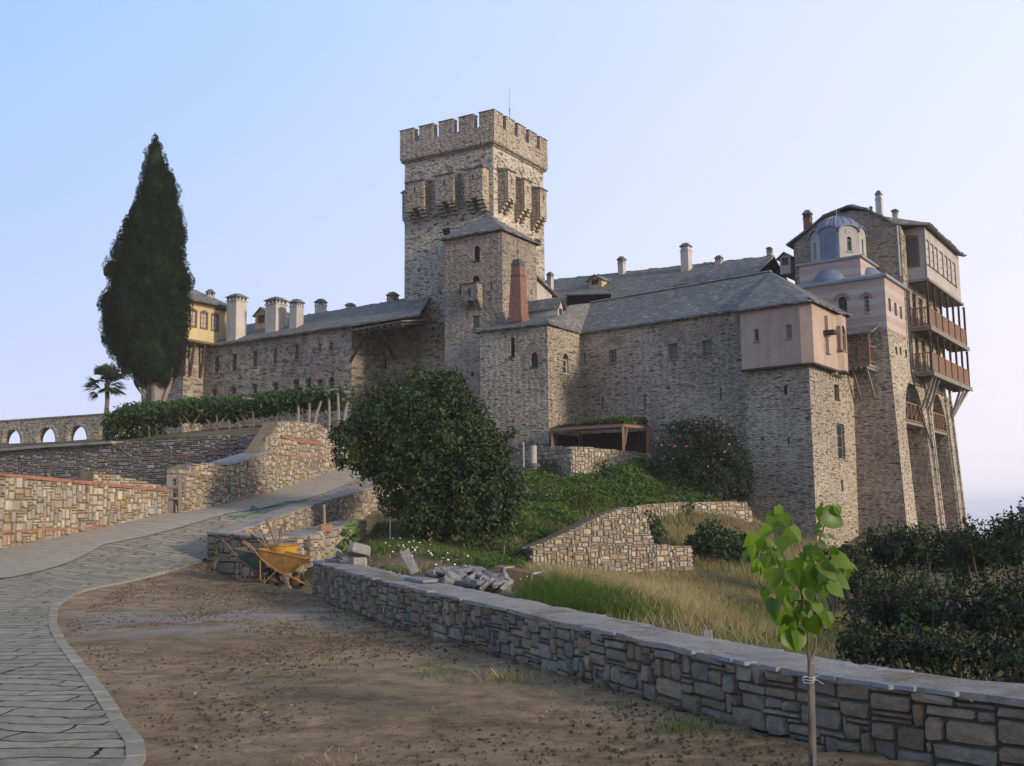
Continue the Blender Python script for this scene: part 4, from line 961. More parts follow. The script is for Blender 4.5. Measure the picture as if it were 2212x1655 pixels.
# ================================================================= stair tower
STW = thing('stair_tower', 'smaller stone tower with pyramid slate roof clasped to the front of the tall keep', 'tower', (ST_C.x, ST_C.y, 4))
sL, sR = Face(ST_L, ST_C), Face(ST_C, ST_R+DRt*.1); ze = Zat(*ST_C, z2(752, 862)[1])
H = [(*rect(sL, z2(575, 965), z2(612, 1056)), 1), (*rect(sL, z2(563, 1148), z2(609, 1196)), 1), (*rect(sL, z2(568, 1395), z2(609, 1472)), 0), (*rect(sL, z2(486, 1210), z2(497, 1258)), 0, .8), (*rect(sL, z2(677, 1188), z2(687, 1236)), 0, .8), (*rect(sL, z3(6, 915), z3(24, 942)), 0, .8)]
HR = []
mb = MB(); wall(mb, sL, 1, ze, H); wall(mb, sR, 1, ze, HR)
bk = ST_L+(sR.b-ST_C); wall(mb, Face(sR.b, bk), 1, ze); wall(mb, Face(bk, ST_L), 1, ze)
mb.build('wall', M['castle_stone_brown'], STW)
window(sL, H[0], STW, (1, 1), 'wood_dark', 'interior_dark'); window(sL, H[1], STW, (1, 1), 'wood_dark', 'interior_dark'); window(sL, H[2], STW, (2, 3), 'wood_grey', 'glass_bright')
for h in H[3:]: slitback(sL, h, STW)
for h in H[:2]:
    arch_fan(sL, (h[0]+h[1])/2, h[3]-(h[1]-h[0])/2, (h[1]-h[0])/2+.05, (h[1]-h[0])/2+.3, STW, 9, 0, 180)
ap = along(T_C, nd(-1.77, 1), *z2(668, 772)); apex = Vector((*ap[0], ap[1]))
ev = offset_loop([sL, sR, Face(sR.b, bk), Face(bk, ST_L)], .22)
roof_build([[V3(e_.a, ze), V3(e_.b, ze), apex] for e_ in ev], STW)
q = rect(sL, z2(500, 1195), z2(597, 1345), .55); box_machi(sL, q[0], q[1], q[3], q[2], .55, STW, lean=.05)

# ================================================================= long wing with bay
WING = thing('long_wing', 'long stone building with slate roof, square bay and tapered brick chimney, before the tower', 'building', (BIN.x, BIN.y, 2))
bL, bR = Face(BL, BC), Face(BC, BIN); wf = Face(BIN, W0)
zb_bay = Zat(*BC, z2(1030, 1432)[1]); zwq = Zat(*BIN, z3(690, 656)[1]); zw1 = Zat(*W0, z3(1640, 545)[1])
zeave = (zb_bay+zwq+zw1)/3; print('eaves', zb_bay, zwq, zw1)
HL = [(*rect(bL, z3(249, 700), z3(276, 818)), 1), (*rect(bL, z3(374, 793), z3(419, 882)), 1)]
HRr = [(*rect(bR, z3(574, 800), z3(608, 922)), 1)]
HW = [(*rect(wf, z3(858, 775), z3(903, 857)), 0), (*rect(wf, z3(1222, 738), z3(1281, 836)), 0), (*rect(wf, z3(1429, 719), z3(1491, 816)), 0),
      (*rect(wf, z3(702, 795), z3(712, 866)), 0, .8), (*rect(wf, z3(810, 1068), z3(822, 1146)), 0, .8), (*rect(wf, z3(1073, 1053), z3(1084, 1142)), 0, .8), (*rect(wf, z3(1541, 1008), z3(1551, 1086)), 0, .8)]
mb = MB(); wall(mb, bL, -1, zeave, HL); wall(mb, bR, -1, zeave, HRr); wall(mb, wf, -1, zeave, HW)
dep = DR*9; wall(mb, Face(W0, W0+dep), -1, zeave); wall(mb, Face(W0+dep, BIN+dep*1.0), -1, zeave); wall(mb, Face(BL+DRt*9, BL), -1, zeave)
mb.build('wall', [M['castle_stone']], WING)
window(bL, HL[0], WING, (1, 1), 'wood_dark', 'interior_dark'); window(bL, HL[1], WING, (2, 2), 'wood_dark'); window(bR, HRr[0], WING, (1, 2), 'plaster_white', 'glass')
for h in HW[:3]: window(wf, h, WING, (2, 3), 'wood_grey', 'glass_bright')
for h in HW[3:]: slitback(wf, h, WING)
arch_fan(bL, (HL[1][0]+HL[1][1])/2, HL[1][3]-.3, .36, .62, WING, 9, 0, 180)
for h, r in zip(HW[:3], (.75, .85, 1.0)):
    arch_fan(wf, (h[0]+h[1])/2, h[3]-.02+.05, .34, r, WING, 11, 12, 168)
# roof
DP = P(1640, 597, 1)  # placeholder for depth
ow = wf.shift(.25); zE = zeave
rf = wf.shift(-3.9); rr = [rf.hit(*z3(620, 485)), rf.hit(*z3(1300, 395)), rf.hit(*z4(340, 596))]; print('ridge', rr)
zridge = sum(r[1] for r in rr)/3
fP = Face(PL, PC); fPR = Face(PC, PC+DR*6)
ridgeR = rf.pt(rf.hit(*z4(342, 597))[0], zridge); ridgeL = rf.pt(-2.2, zridge)
# oriel outline over the pier (used by the roof too)
oL = Face(PL, PC).shift(.32); oR_ = Face(PC, PC+DR*6).shift(.32)
ok = cornerline(oL, oR_)
zo_t = Zat(*ok, z4(535, 752)[1]); zo_b = Zat(*ok, z4(540, 1130)[1])
a0 = oL.a+oL.d*oL.hit(*z4(153, 990))[0]; a1 = oL.a+oL.d*oL.hit(*z4(520, 960))[0]
b1_ = oR_.a+oR_.d*oR_.hit(*z4(597, 960))[0]; b2_ = oR_.a+oR_.d*oR_.hit(*z4(742, 960))[0]
nR = Vector((DR.y, -DR.x)); b3_ = b2_+nR*.22+DR*.22; fq = Face(b3_, b3_+DR*3); b4_ = fq.a+fq.d*fq.hit(*z4(806, 1000))[0]; b5_ = b4_-nR*.22+DR*.22
oring = [a0, a1, b1_, b2_, b3_, b4_, b5_]
zo_e = zo_t
Eo = [p+Vector((*(0, 0),)) for p in oring]
cen = (PL+PC+DR*3)/2.0 if False else (a0+b5_)/2
def outp(p, k=.3): d = (p-cen); return p+d.normalized()*k
EL0 = ow.pt(-.0, zE); EB = [outp(p) for p in oring]
polys = []
e_w0 = ow.pt(0, zE); e_w1 = ow.pt((ow.hit(1590, 668)[0]), zE)
polys.append([e_w0, e_w1, ridgeR, ridgeL])
zoe = zo_t+.02
polys.append([e_w1, V3(EB[0], zoe), ridgeR])
for p, q_ in zip(EB[:-1], EB[1:]): polys.append([V3(p, zoe), V3(q_, zoe), ridgeR])
endb = V3(EB[-1]+DR*1.0-Vector((DR.y, -DR.x))*2.5, zoe)
polys.append([V3(EB[-1], zoe), endb, ridgeR]); rb2 = wf.shift(-8.2)
polys.append([ridgeL, ridgeR, endb, rb2.pt(wf.L, zE-.2), rb2.pt(-2.2, zE-.2)])
# bay roof
bo = offset_loop([bL, bR, Face(BIN, BIN+DRt*5), Face(BIN+DRt*5, BL)], .22)
eb0, eb1, eb2 = V3(bo[0].a, zE), V3(bo[0].b, zE), ow.pt(.1, zE)
bap = Vector((*(BC+DRt*5.2+nd(-1.59, 1)*1.4), zE+2.0))
polys += [[eb0, eb1, bap], [eb1, eb2, ridgeL, bap], [V3(BL+DRt*5.2, zE+.2), eb0, bap]]
RW = roof_build(polys, WING)
# ridge capping tiles
mb = MB()
n = 46
for k in range(n):
    p = ridgeL.lerp(ridgeR, (k+.5)/n); d = (ridgeR-ridgeL).normalized(); rot = Matrix.Rotation(math.atan2(d.y, d.x), 3, 'Z')
    mb.box(p+Vector((0, 0, .03)), ((ridgeR-ridgeL).length/n*.46, .13, .035), 0, rot, .8)
mb.build('ridge_stones', M['coping_mortar'], RW)
# brick chimney, tapered, on the bay roof
cb = z3(300, 585); fb = Face(BL+DRt*1.1, BC+DRt*1.1); s, z = fb.hit(*cb); pb = fb.a+fb.d*s
ztp = Zat(*pb, z3(300, 222)[1]); zmid = Zat(*pb, z3(300, 262)[1])
mb = MB(); rot = Matrix.Rotation(math.atan2(fb.d.y, fb.d.x), 3, 'Z'); zb0 = z-.35
wbse = rect(fb, z3(236, 500), z3(370, 585)); hwid = (wbse[1]-wbse[0])/2*.62
mb.box(V3(pb, (zb0+zmid)/2), (hwid, hwid*.95, (zmid-zb0)/2), 0, rot, .62)
mb.box(V3(pb, zmid+.05), (hwid*.66, hwid*.66, .05), 1, rot)
mb.box(V3(pb, zmid+.1+(ztp-zmid-.1)*.5), (hwid*.62, hwid*.62, (ztp-zmid-.1)/2), 1, rot, .72); mb.box(V3(pb, zmid-.55), (hwid*.74, hwid*.72, .03), 0, rot)
mb.box(V3(pb, zb0+.25), (hwid*1.10, hwid*1.06, .12), 0, rot); mb.tube([V3(pb, ztp-.05), V3(pb, ztp+.45)], .02, 5, 1)
mb.build('brick_chimney', [M['brickwork'], M['dark_metal']], RW)
# dormer
def dormer(f, a, b, ytop, parent, mat='plaster_white', deep=3.0, bars=(2, 2), rise=None, wmat='wood_brown', roofk=1.0):
    """f: plane of the dormer's front; a, b opposite corners of its front wall in the photo; ytop: pixel of its gable point"""
    q = rect(f, a, b); s0, s1, za, zb_ = q; zg = f.hit((a[0]+b[0])/2, ytop)[1]; w_ = s1-s0
    g = thing_part('dormer', parent)
    mb = MB(); mb.fbox(f, s0, s1, za-.5, zb_, -deep, 0)
    sc = (s0+s1)/2; mb.add([f.pt(s0, zb_, 0), f.pt(s1, zb_, 0), f.pt(sc, zg-.08, 0), f.pt(s0, zb_, -deep), f.pt(s1, zb_, -deep), f.pt(sc, zg-.08, -deep)], [(0, 1, 2), (5, 4, 3), (0, 2, 5, 3), (2, 1, 4, 5)])
    k = .16
    def rp(s, z, o): return f.pt(s, z, o)
    mb.slab([rp(s0-k, zb_-.08, k), rp(sc, zg, k), rp(sc, zg, -deep), rp(s0-k, zb_-.08, -deep)], .06, 1); mb.slab([rp(sc, zg, k), rp(s1+k, zb_-.08, k), rp(s1+k, zb_-.08, -deep), rp(sc, zg, -deep)], .06, 1)
    h = (s0+w_*.27, s1-w_*.27, za+(zb_-za)*.15, za+(zb_-za)*.85)
    mb.fbox(f, h[0], h[1], h[2], h[3], -.01, .012, 2); mb.fbox(f, h[0]-.04, h[0], h[2]-.04, h[3]+.04, 0, .035, 3); mb.fbox(f, h[1], h[1]+.04, h[2]-.04, h[3]+.04, 0, .035, 3)
    mb.fbox(f, h[0], h[1], h[3], h[3]+.04, 0, .035, 3); mb.fbox(f, h[0], h[1], h[2]-.04, h[2], 0, .035, 3); mb.fbox(f, sc-.015, sc+.015, h[2], h[3], .012, .03, 3)
    return mb.build('dormer', [M[mat], M['slate_roof'], M['glass'], M[wmat]], parent)
def thing_part(a, b): return None
dfc = Face(BIN-DRt*2.0+Vector((DRt.y, -DRt.x))*(-.45), BIN+DRt*1.0+Vector((DRt.y, -DRt.x))*(-.45))
dormer(dfc, z3(543, 515), z3(572, 596), z3(560, 452)[1], RW, 'plaster_white', 2.6)

# ================================================================= stone pier with pink oriel
PIER = thing('pier_tower', 'tall stone corner pier carrying a pink plastered room under the slate roof', 'building', (PC.x, PC.y, 0))
pbk = PL+DR*7; fl_, fr_ = Face(PL, PC), Face(PC, PC+DR*7)
hl = [(*rect(fl_, z4(418, 1273), z4(438, 1331)), 0, .8), (*rect(fl_, z4(440, 1597), z4(452, 1636)), 0, .8)]
hr = [(*rect(fr_, z4(730, 1268), z4(758, 1356)), 0), (*rect(fr_, z9(757, 97), z9(790, 256)), 0), (*rect(fr_, z9(774, 350), z9(782, 405)), 0, .8)]
mb = MB(); wall(mb, fl_, -7, zo_b+.1, hl); wall(mb, fr_, -7, zo_b+.1, hr); wall(mb, Face(fr_.b, pbk), -7, zo_b+.1); wall(mb, Face(pbk, PL), -7, zo_b+.1)
mb.build('wall', M['castle_stone'], PIER)
for h in hl: slitback(fl_, h, PIER)
window(fr_, hr[0], PIER, (1, 2), 'wood_dark', 'glass'); window(fr_, hr[1], PIER, (1, 3), 'wood_grey', 'glass'); slitback(fr_, hr[2], PIER)
of = [Face(p, q_) for p, q_ in zip(oring[:-1], oring[1:])]
ho = [(*rect(of[0], z4(234, 924), z4(264, 1002)), 0), (*rect(of[0], z4(431, 897), z4(467, 983)), 0)]
ho4 = [(*rect(of[4], z4(770, 905), z4(800, 1056)), 1)]
mb = MB()
for i, f in enumerate(of): wall(mb, f, zo_b, zo_t-.04, ho if i == 0 else ho4 if i == 4 else ())
mb.poly([V3(p, zo_b) for p in reversed(oring)]); wall(mb, Face(oring[-1], oring[-1]-Vector((DR.y, -DR.x))*3), zo_b, zo_t-.04); wall(mb, Face(oring[0]+DR*3, oring[0]), zo_b, zo_t-.04)
ORI = mb.build('plastered_room', M['plaster_pink'], PIER)
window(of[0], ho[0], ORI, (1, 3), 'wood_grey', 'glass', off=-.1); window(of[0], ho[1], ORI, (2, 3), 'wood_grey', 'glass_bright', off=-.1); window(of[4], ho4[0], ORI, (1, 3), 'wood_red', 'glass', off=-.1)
mb = MB(); of0 = offset_loop(of+[Face(oring[-1], oring[0])], .05)
for i in range(6): mb.fbox(of[i], -.03, of[i].L+.03, zo_b-.08, zo_b+.012, -.3, .05)
mb.build('timber_sill', M['wood_dark'], ORI)
# wooden spout and its plastered chute
mb = MB(); s, z = oR_.hit(*z4(672, 950)); mb.fbox(oR_, s-.28, s+.28, z-.09, z+.09, -.1, .5); mb.build('wooden_spout', M['wood_dark'], ORI)
mb = MB(); q = rect(oR_, z4(668, 850), z4(692, 1078)); mb.fbox(oR_, q[0]+.08, q[1]-.05, q[2], q[3], -.05, .16); mb.build('chute', M['plaster_pink'], ORI)
mb = MB(); f4 = Face(b2_, b5_)
for k in range(4):                               # stone corbels under the bow
    for j in range(3):
        s0 = -.35+k*.42; mb.fbox(f4, s0, s0+.22, zo_b-.62+j*.2, zo_b-.45+j*.2, -.9, -.55+.28*j)
mb.build('corbels', M['castle_stone_pale'], ORI)
# small timber balcony between pier and church
bf = Face(b4_+DR*.15, CH_C+nd(-1.3, 1)*.05)
cL = Face(CH_L, CH_C)
q0 = cL.hit(*z4(850, 1120))[0]; q1 = cL.hit(*z4(945, 1120), .0)[0]
bo1 = cL.shift(1.15); sA, zA = bo1.hit(*z4(815, 1150)); sB, zB = bo1.hit(*z4(945, 1140)); zfl = (zA+zB)/2
SBAL = thing_part(0, 0)
mb = MB(); mb.fbox(cL, sA-1.0, sB, zfl-.12, zfl, .0, 1.2)
for k in range(4): mb.fbox(cL, sA+.1+k*(sB-sA-.2)/3-.05, sA+.1+k*(sB-sA-.2)/3+.05, zfl-.26, zfl-.121, 0, 1.35)
mb.beam(cL.pt(sB-.15, zfl-.2, 1.15), cL.pt(sB-.15, zfl-1.9, .0), .10); mb.beam(cL.pt(sA+.2, zfl-.2, 1.15), cL.pt(sA+.2, zfl-1.9, .0), .10)
CHU = thing('church', 'striped pink and cream church with blue lead dome, between the pier and the balconied house', 'church', (CH_C.x, CH_C.y, 0))
BALS = mb.build('balcony', M['wood_grey'], CHU)
mb = MB(); zr = zfl+.98; zc = Zat(*(cL.a+cL.d*sB+cL.n*1.3), z4(960, 945)[1])
for s in (sA, (sA+sB)/2, sB): mb.fbox(cL, s-.04, s+.04, zfl, (zc+.02 if s != (sA+sB)/2 else zr), 1.08, 1.16)
for z in (zr-.06, zfl+.5, zfl+.12): mb.fbox(cL, sA+.041, sB-.041, z, z+.05, 1.1, 1.15)
mb.fbox(cL, sB-.05, sB+.0, zr-.06, zr, .0, 1.08); mb.fbox(cL, sB-.05, sB, zfl+.12, zfl+.17, 0, 1.08)
for k in range(1, 8): mb.fbox(cL, sA+(sB-sA)*k/8-.015, sA+(sB-sA)*k/8+.015, zfl+.17, zr-.061, 1.11, 1.14)
for k in range(1, 5): mb.fbox(cL, sB-.04, sB-.012, zfl+.17, zr-.061, 1.08*k/5-.015, 1.08*k/5+.015)
mb.build('railing', M['wood_red'], BALS)
mb = MB(); zc = Zat(*(cL.a+cL.d*sB+cL.n*1.3), z4(960, 945)[1])
mb.slab([cL.pt(sA-1.2, zc, 1.35), cL.pt(sB+.25, zc, 1.35), cL.pt(sB+.25, zc+.55, 0), cL.pt(sA-1.2, zc+.55, 0)], .07); mb.build('canopy', M['slate_roof'], BALS)

# ================================================================= church
f1, f2 = Face(CH_L, CH_C), Face(CH_C, Q)
zc1 = Zat(*CH_C, z4(1040, 592)[1]); zst = Zat(*CH_C, z4(1050, 918)[1])
h1 = [(*rect(f1, z4(750, 724), z4(806, 818)), 1), (*rect(f1, z4(910, 720), z4(945, 822)), 1)]
h2 = [(*rect(f2, z4(1063, 738), z4(1078, 816)), 0, .6), (*rect(f2, z4(1099, 765), z4(1114, 842)), 0, .6), (*rect(f2, z4(1133, 788), z4(1146, 862)), 0, .6)]
mb = MB(); wall(mb, f1, zst, zc1, h1, 0); wall(mb, f2, zst, zc1, h2, 0)
cbk = CH_L+(Q-CH_C); wall(mb, Face(Q, cbk), zst, zc1); wall(mb, Face(cbk, CH_L), zst, zc1)
mb.build('striped_wall', [M['striped_plaster']], CHU)
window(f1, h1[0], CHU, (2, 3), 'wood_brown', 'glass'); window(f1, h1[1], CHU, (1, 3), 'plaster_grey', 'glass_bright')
for h in h2: slitback(f2, h, CHU)
for h in h1:
    r = (h[1]-h[0])/2; arch_fan(f1, (h[0]+h[1])/2, h[3]-r, r+.04, r+.20, CHU, 18, 0, 180, proud=.03)
# stone base with battered faces
def battered(mb, f, za, zt_, k, holes=(), m=0, sl=0, sr=0):
    """vertical strip mesh leaning outwards by k per metre below zt_; sl, sr: how far the ends lean sideways"""
    n = 14; zs_ = [za+(zt_-za)*i/n for i in range(n+1)]
    for a, b in zip(zs_[:-1], zs_[1:]):
        q = lambda s, z: f.pt(s+(-sl if s == 0 else sr)*(zt_-z)*k, z, (zt_-z)*k)
        mb.add([q(0, a), q(f.L, a), q(f.L, b), q(0, b)], [(0, 1, 2, 3)], m)
KB = .055
mb = MB(); battered(mb, f1, -8, zst-.004, KB, sr=1); ZLOW = Zat(*P(2002, 800, 52.9).to_2d(), z4(1345, 1185)[1])-.6; battered(mb, f2, ZLOW, zst-.004, KB, sl=1)
mb.build('stone_base', M['castle_stone'], CHU)
hb = [rect(f2, z4(1098, 1036), z4(1107, 1080)), rect(f2, z4(1126, 1040), z4(1134, 1085)), rect(f2, z4(1160, 1055), z4(1168, 1100))]
for h in hb:
    mb = MB(); o = (zst-h[2])*KB; mb.fbox(f2, h[0], h[1], h[2], h[3], o-.3, o+.01); mb.build('arrow_slit', M['interior_dark'], CHU)
# cornice and lead roofs
cf = offset_loop([f1, f2, Face(Q, cbk), Face(cbk, CH_L)], .16)
mb = MB()
for c in cf: mb.fbox(c, -.0, c.L, zc1-.1, zc1+.04, -.16, .0)
cn = [c.a for c in cf]; mid = sum((Vector(c) for c in cn), Vector((0, 0)))/4
up = offset_loop([f1, f2, Face(Q, cbk), Face(cbk, CH_L)], -.62)
for c, u_ in zip(cf, up): mb.poly([c.pt(0, zc1+.041), c.pt(c.L, zc1+.041), V3(u_.b, zc1+.3), V3(u_.a, zc1+.3)])
CR = mb.build('lower_roof', M['lead_grey'], CHU)
# upper tier
u1 = f1.shift(-.62); su1 = u1.hit(*z4(890, 540))[0]; su0 = u1.hit(*z4(513, 580))[0]
ua, ub = u1.a+u1.d*su0, u1.a+u1.d*su1; uc = ub+DR*3.4; ud = ua+DR*3.4
zt2 = Zat(*ub, z4(887, 475)[1])
uf = [Face(ua, ub), Face(ub, uc), Face(uc, ud), Face(ud, ua)]
mb = MB()
for f in uf: wall(mb, f, zc1, zt2)
mb.build('upper_tier', M['striped_plaster'], CHU)
co_ = offset_loop(uf, .14); mb = MB()
for c in co_: mb.fbox(c, 0, c.L, zt2-.06, zt2+.05, -.14, 0)
cc = (ua+ub+uc+ud)/4
for c in co_: mb.poly([c.pt(0, zt2+.051), c.pt(c.L, zt2+.051), V3(cc, zt2+.5)])
mb.build('tier_roof', M['lead_grey'], CHU)
# drum and dome
dctr = z4(752, 420); fd_ = Face(cc-nd(1, .0)*3, cc+nd(1, 0)*3)
s, _ = fd_.hit(*z4(752, 420)); dc = fd_.a+fd_.d*s
rad = abs(fd_.hit(*z4(915, 400))[0]-fd_.hit(*z4(590, 400))[0])/2
zd0, zd1, zdt = zt2+.0, Zat(*dc, z4(752, 368)[1]), Zat(*dc, z4(745, 237)[1])
mb = MB(); mw_ = MB(); N = 8; rot0 = math.atan2(f1.n.y, f1.n.x)-math.pi/8
ring = [dc+Vector((math.cos(rot0+2*math.pi*k/N), math.sin(rot0+2*math.pi*k/N)))*rad for k in range(N)]
drf = []
for k in range(N):
    f = Face(ring[k], ring[(k+1) % N]); h = [(f.L*.38, f.L*.62, zd0+.55, zd1-.25, 1)]
    wall(mb, f, zd0, zd1, h, 0, .15); drf.append((f, h[0]))
    # rounded gable over each side
    n = 8; pts = [f.pt(f.L/2-f.L/2*math.cos(math.pi*i/n), zd1+f.L*.34*math.sin(math.pi*i/n)) for i in range(n+1)]
    mb.poly(pts)
    p2 = [f.pt(f.L/2-(f.L/2+.06)*math.cos(math.pi*i/n), zd1+(f.L*.34+.07)*math.sin(math.pi*i/n), .09) for i in range(n+1)]; p3 = [Vector((*( (Vector(q[:2])-dc)*.55+dc), q.z+.02)) for q in p2]
    for i in range(n): mw_.add([p2[i], p2[i+1], p3[i+1], p3[i]], [(0, 1, 2, 3)]); mw_.add([p2[i], p2[i+1], p2[i+1]-Vector((0, 0, .07)), p2[i]-Vector((0, 0, .07))], [(3, 2, 1, 0)])
DRUM = mb.build('drum', M['plaster_grey'], CHU)
for f, h in drf: window(f, h, DRUM, (1, 1), 'lead_grey', 'glass', off=-.12)
for k in (0, 1):                                  # the side facing the photo is sheeted in lead
    pass
prof = [(rad*.93*math.cos(a), zd1-.05+(zdt-zd1+.05)*math.sin(a)) for a in [i*math.pi/2/9 for i in range(10)]]
mw_.lathe((dc.x, dc.y, 0), prof, 32); mw_.build('dome', M['lead_blue'], CHU, smooth=False)
mb = MB()
for k in range(16):
    a = 2*math.pi*k/16; mb.tube([Vector((dc.x+r_*1.01*math.cos(a), dc.y+r_*1.01*math.sin(a), z_+.01)) for r_, z_ in prof], .025, 4)
mb.tube([V3(dc, zdt-.05), V3(dc, zdt+.45)], .025, 5); mb.tube([V3(dc+f1.d*-.14, zdt+.3), V3(dc+f1.d*.14, zdt+.3)], .02, 5)
mb.build('dome_seams', M['lead_grey'], CHU)
fk = drf[0][0]
best = min(drf, key=lambda q: (q[0].n-f1.n).length)[0]
mb = MB(); n = 8; r = best.L*.46
pp = [best.pt(best.L/2-r, zd0+.05, .03), best.pt(best.L/2+r, zd0+.05, .03)]+[best.pt(best.L/2+r*math.cos(math.pi*i/n), zd1+best.L*.28*math.sin(math.pi*i/n), .03) for i in range(n+1)]
mb.slab(pp, .03, 0, down=(-best.n.x, -best.n.y, 0))
for i in range(5): mb.fbox(best, best.L/2-r+2*r*(i+.5)/5-.012, best.L/2-r+2*r*(i+.5)/5+.012, zd0+.1, zd1-.02, .03, .055)
mb.build('lead_sheeting', M['lead_blue'], DRUM)
# half domes on the lower roof
for (x0, x1, yt, fa_, oo) in ((595, 795, 550, uf[0], 0), (930, 1050, 533, uf[1], 0)):
    sa, sb = fa_.hit(*z4(x0, 610))[0], fa_.hit(*z4(x1, 610))[0]; sc = (sa+sb)/2; r = abs(sb-sa)/2
    if fa_ is uf[1]: r = 1.0; sc = 1.55
    zt_ = zc1+.1+ r*.82
    mb = MB(); n = 12; V = []; ro = .62 if fa_ is uf[0] else .75
    for j in range(7):
        el = math.pi/2*j/6
        for i in range(n+1):
            az = math.pi*i/n; V.append(fa_.pt(sc-r*math.cos(az)*math.cos(el), zc1+.08+(zt_-zc1)*math.sin(el), ro*math.sin(az)*math.cos(el)))
    mb.add(V, [(j*(n+1)+i, j*(n+1)+i+1, (j+1)*(n+1)+i+1, (j+1)*(n+1)+i) for j in range(6) for i in range(n)])
    hd = mb.build('half_dome', M['lead_blue'], CHU)
mb = MB(); s_, z_ = f2.hit(*z4(1150, 650)); dp = f2.shift(.08)
# ================================================================= sea-front house with balconies
HOUSE = thing('balcony_house', 'tall stone house on buttress arches with brown timber balconies and a white enclosed top floor', 'building', (Q.x, Q.y, 0))
sbf = Face(Q, SB_E)                              # main right-hand wall
zgb = Zat(*Q, z4(1115, 480)[1])
gl = along(Q, nd(-1.3, 1), *z4(480, 500))[0]; gf = Face(gl, Q)
BK_ = SB_E-Q; glb = gl+BK_
gp = lambda x, y: gf.pt(*gf.hit(*z4(x, y)))
zA_ = Zat(*Q, z4(1115, 610)[1])
# white box geometry
PRO = .99
of_ = sbf.shift(PRO); wc = of_.a+of_.d*of_.hit(*z4(1290, 450))[0]; we = of_.a+of_.d*of_.hit(*z4(1505, 650))[0]
zwb = Zat(*wc, z4(1302, 612)[1]); zwt = Zat(*wc, z4(1278, 300)[1]); zwe = Zat(*of_.a, z4(1310, 262)[1])
wn_ = cornerline(Face(wc, wc+nd(-1.3, 1)), Face(*(Q, SB_E)))
# gable wall
g = [gp(480, 610), gf.pt(gf.L, zA_-2), gf.pt(gf.L, gf.hit(*z4(1115, 285))[1]), gp(1040, 240), gp(940, 197), gp(830, 195), gp(680, 220), gp(600, 295), gp(480, 400)]
g[0] = gf.pt(gf.hit(*z4(480, 500))[0], 6)
g[1] = gf.pt(gf.L, 6)
mb = MB(); mb.poly(g)
top_z = g[2].z
mb.poly([V3(SB_E, 6), V3(glb, 6), V3(glb, g[-1].z), V3(glb+(SB_E-glb)*.4, g[5].z), V3(SB_E, top_z)]); mb.poly([V3(glb, 6), V3(gl, 6), V3(gl, g[-1].z), V3(glb, g[-1].z)])
mb.build('gable_wall', M['castle_stone_brown'], HOUSE)
# roof: from the gable outline back over the house, sweeping down to the eaves of the white floor
def back(p, k=1.0): return Vector((p.x+BK_.x*k, p.y+BK_.y*k, p.z))
o_ = Vector((*gf.n, 0))*.22
e1, e2_, e3, e4, e5 = gp(440, 405)+o_, gp(600, 285)+o_, gp(665, 228)+o_, gp(822, 168)+o_, gp(940, 188)+o_
e6 = gp(1040, 235)+o_; e7 = gp(1105, 284)+o_
apx = Vector((e4.x+DR.x*1.2, e4.y+DR.y*1.2, e4.z+.35))
s_e0 = of_.hit(*z4(1315, 262), .35); cor = of_.pt(s_e0[0], s_e0[1], .35); s_e1 = of_.hit(*z4(1535, 480), .35); cor2 = of_.pt(s_e1[0], s_e1[1], .35)
zz_ = (cor.z+cor2.z)/2; cor.z = zz_; cor2.z = zz_; e7.z = zz_+.06
pl = [[e1, e2_, back(e2_), back(e1)], [e2_, e3, back(e3), back(e2_)], [e3, e4, apx], [e3, apx, back(e3)], [e4, e5, apx], [e5, e6, back(e6, .8), apx], [e6, e7, cor, back(e6, .8)], [cor, cor2, back(e6, .9), back(e6, .8)], [cor2, back(e6, 1.02), back(e6, .9)], [apx, back(e6, .8), back(e3, 1)]]
HR_ = roof_build(pl, HOUSE, .10)
# white enclosed floor
fa_w = Face(wn_, wc); fb_w = Face(wc, we); 
hA = [rect(fa_w, z4(1150, 372), z4(1238, 535))]
hB = [rect(fb_w, z4(x0, y0), z4(x1, y1)) for x0, x1, y0, y1 in ((1297, 1316, 355, 528), (1325, 1343, 385, 550), (1350, 1368, 412, 572), (1380, 1402, 440, 600), (1412, 1428, 470, 622), (1436, 1452, 492, 642), (1460, 1478, 510, 660))]
zlo = min(h[2] for h in hB); hB = [(a, b, zwb+.85, zwt-.55) for a, b, c, d in hB]
mb = MB(); wall(mb, fa_w, zwb, zz_-.08, [(*h, 0) for h in hA], depth=.12); wall(mb, fb_w, zwb, zz_-.08, [(*h, 0) for h in hB], depth=.12)
wall(mb, Face(we, we-Vector((*fb_w.n,))*1.6), zwb, zz_-.08); mb.poly([V3(p, zwb) for p in (wn_, wc, we, SB_E)][::-1])
WF = mb.build('enclosed_floor', M['plaster_grey'], HOUSE)
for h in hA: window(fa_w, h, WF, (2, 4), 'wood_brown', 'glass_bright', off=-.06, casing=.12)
for h in hB: window(fb_w, h, WF, (1, 3), 'wood_brown', 'curtain', off=-.06)
mb = MB(); mb.fbox(fb_w, -.1, fb_w.L+.1, zwb-.14, zwb-.002, -1.0, .12); mb.fbox(fa_w, 0, fa_w.L, zwb-.14, zwb-.003, -.2, .08); mb.fbox(fb_w, -.04, .04, zwb, zz_-.1, -.04, .03); mb.build('floor_edge', M['wood_grey'], WF)
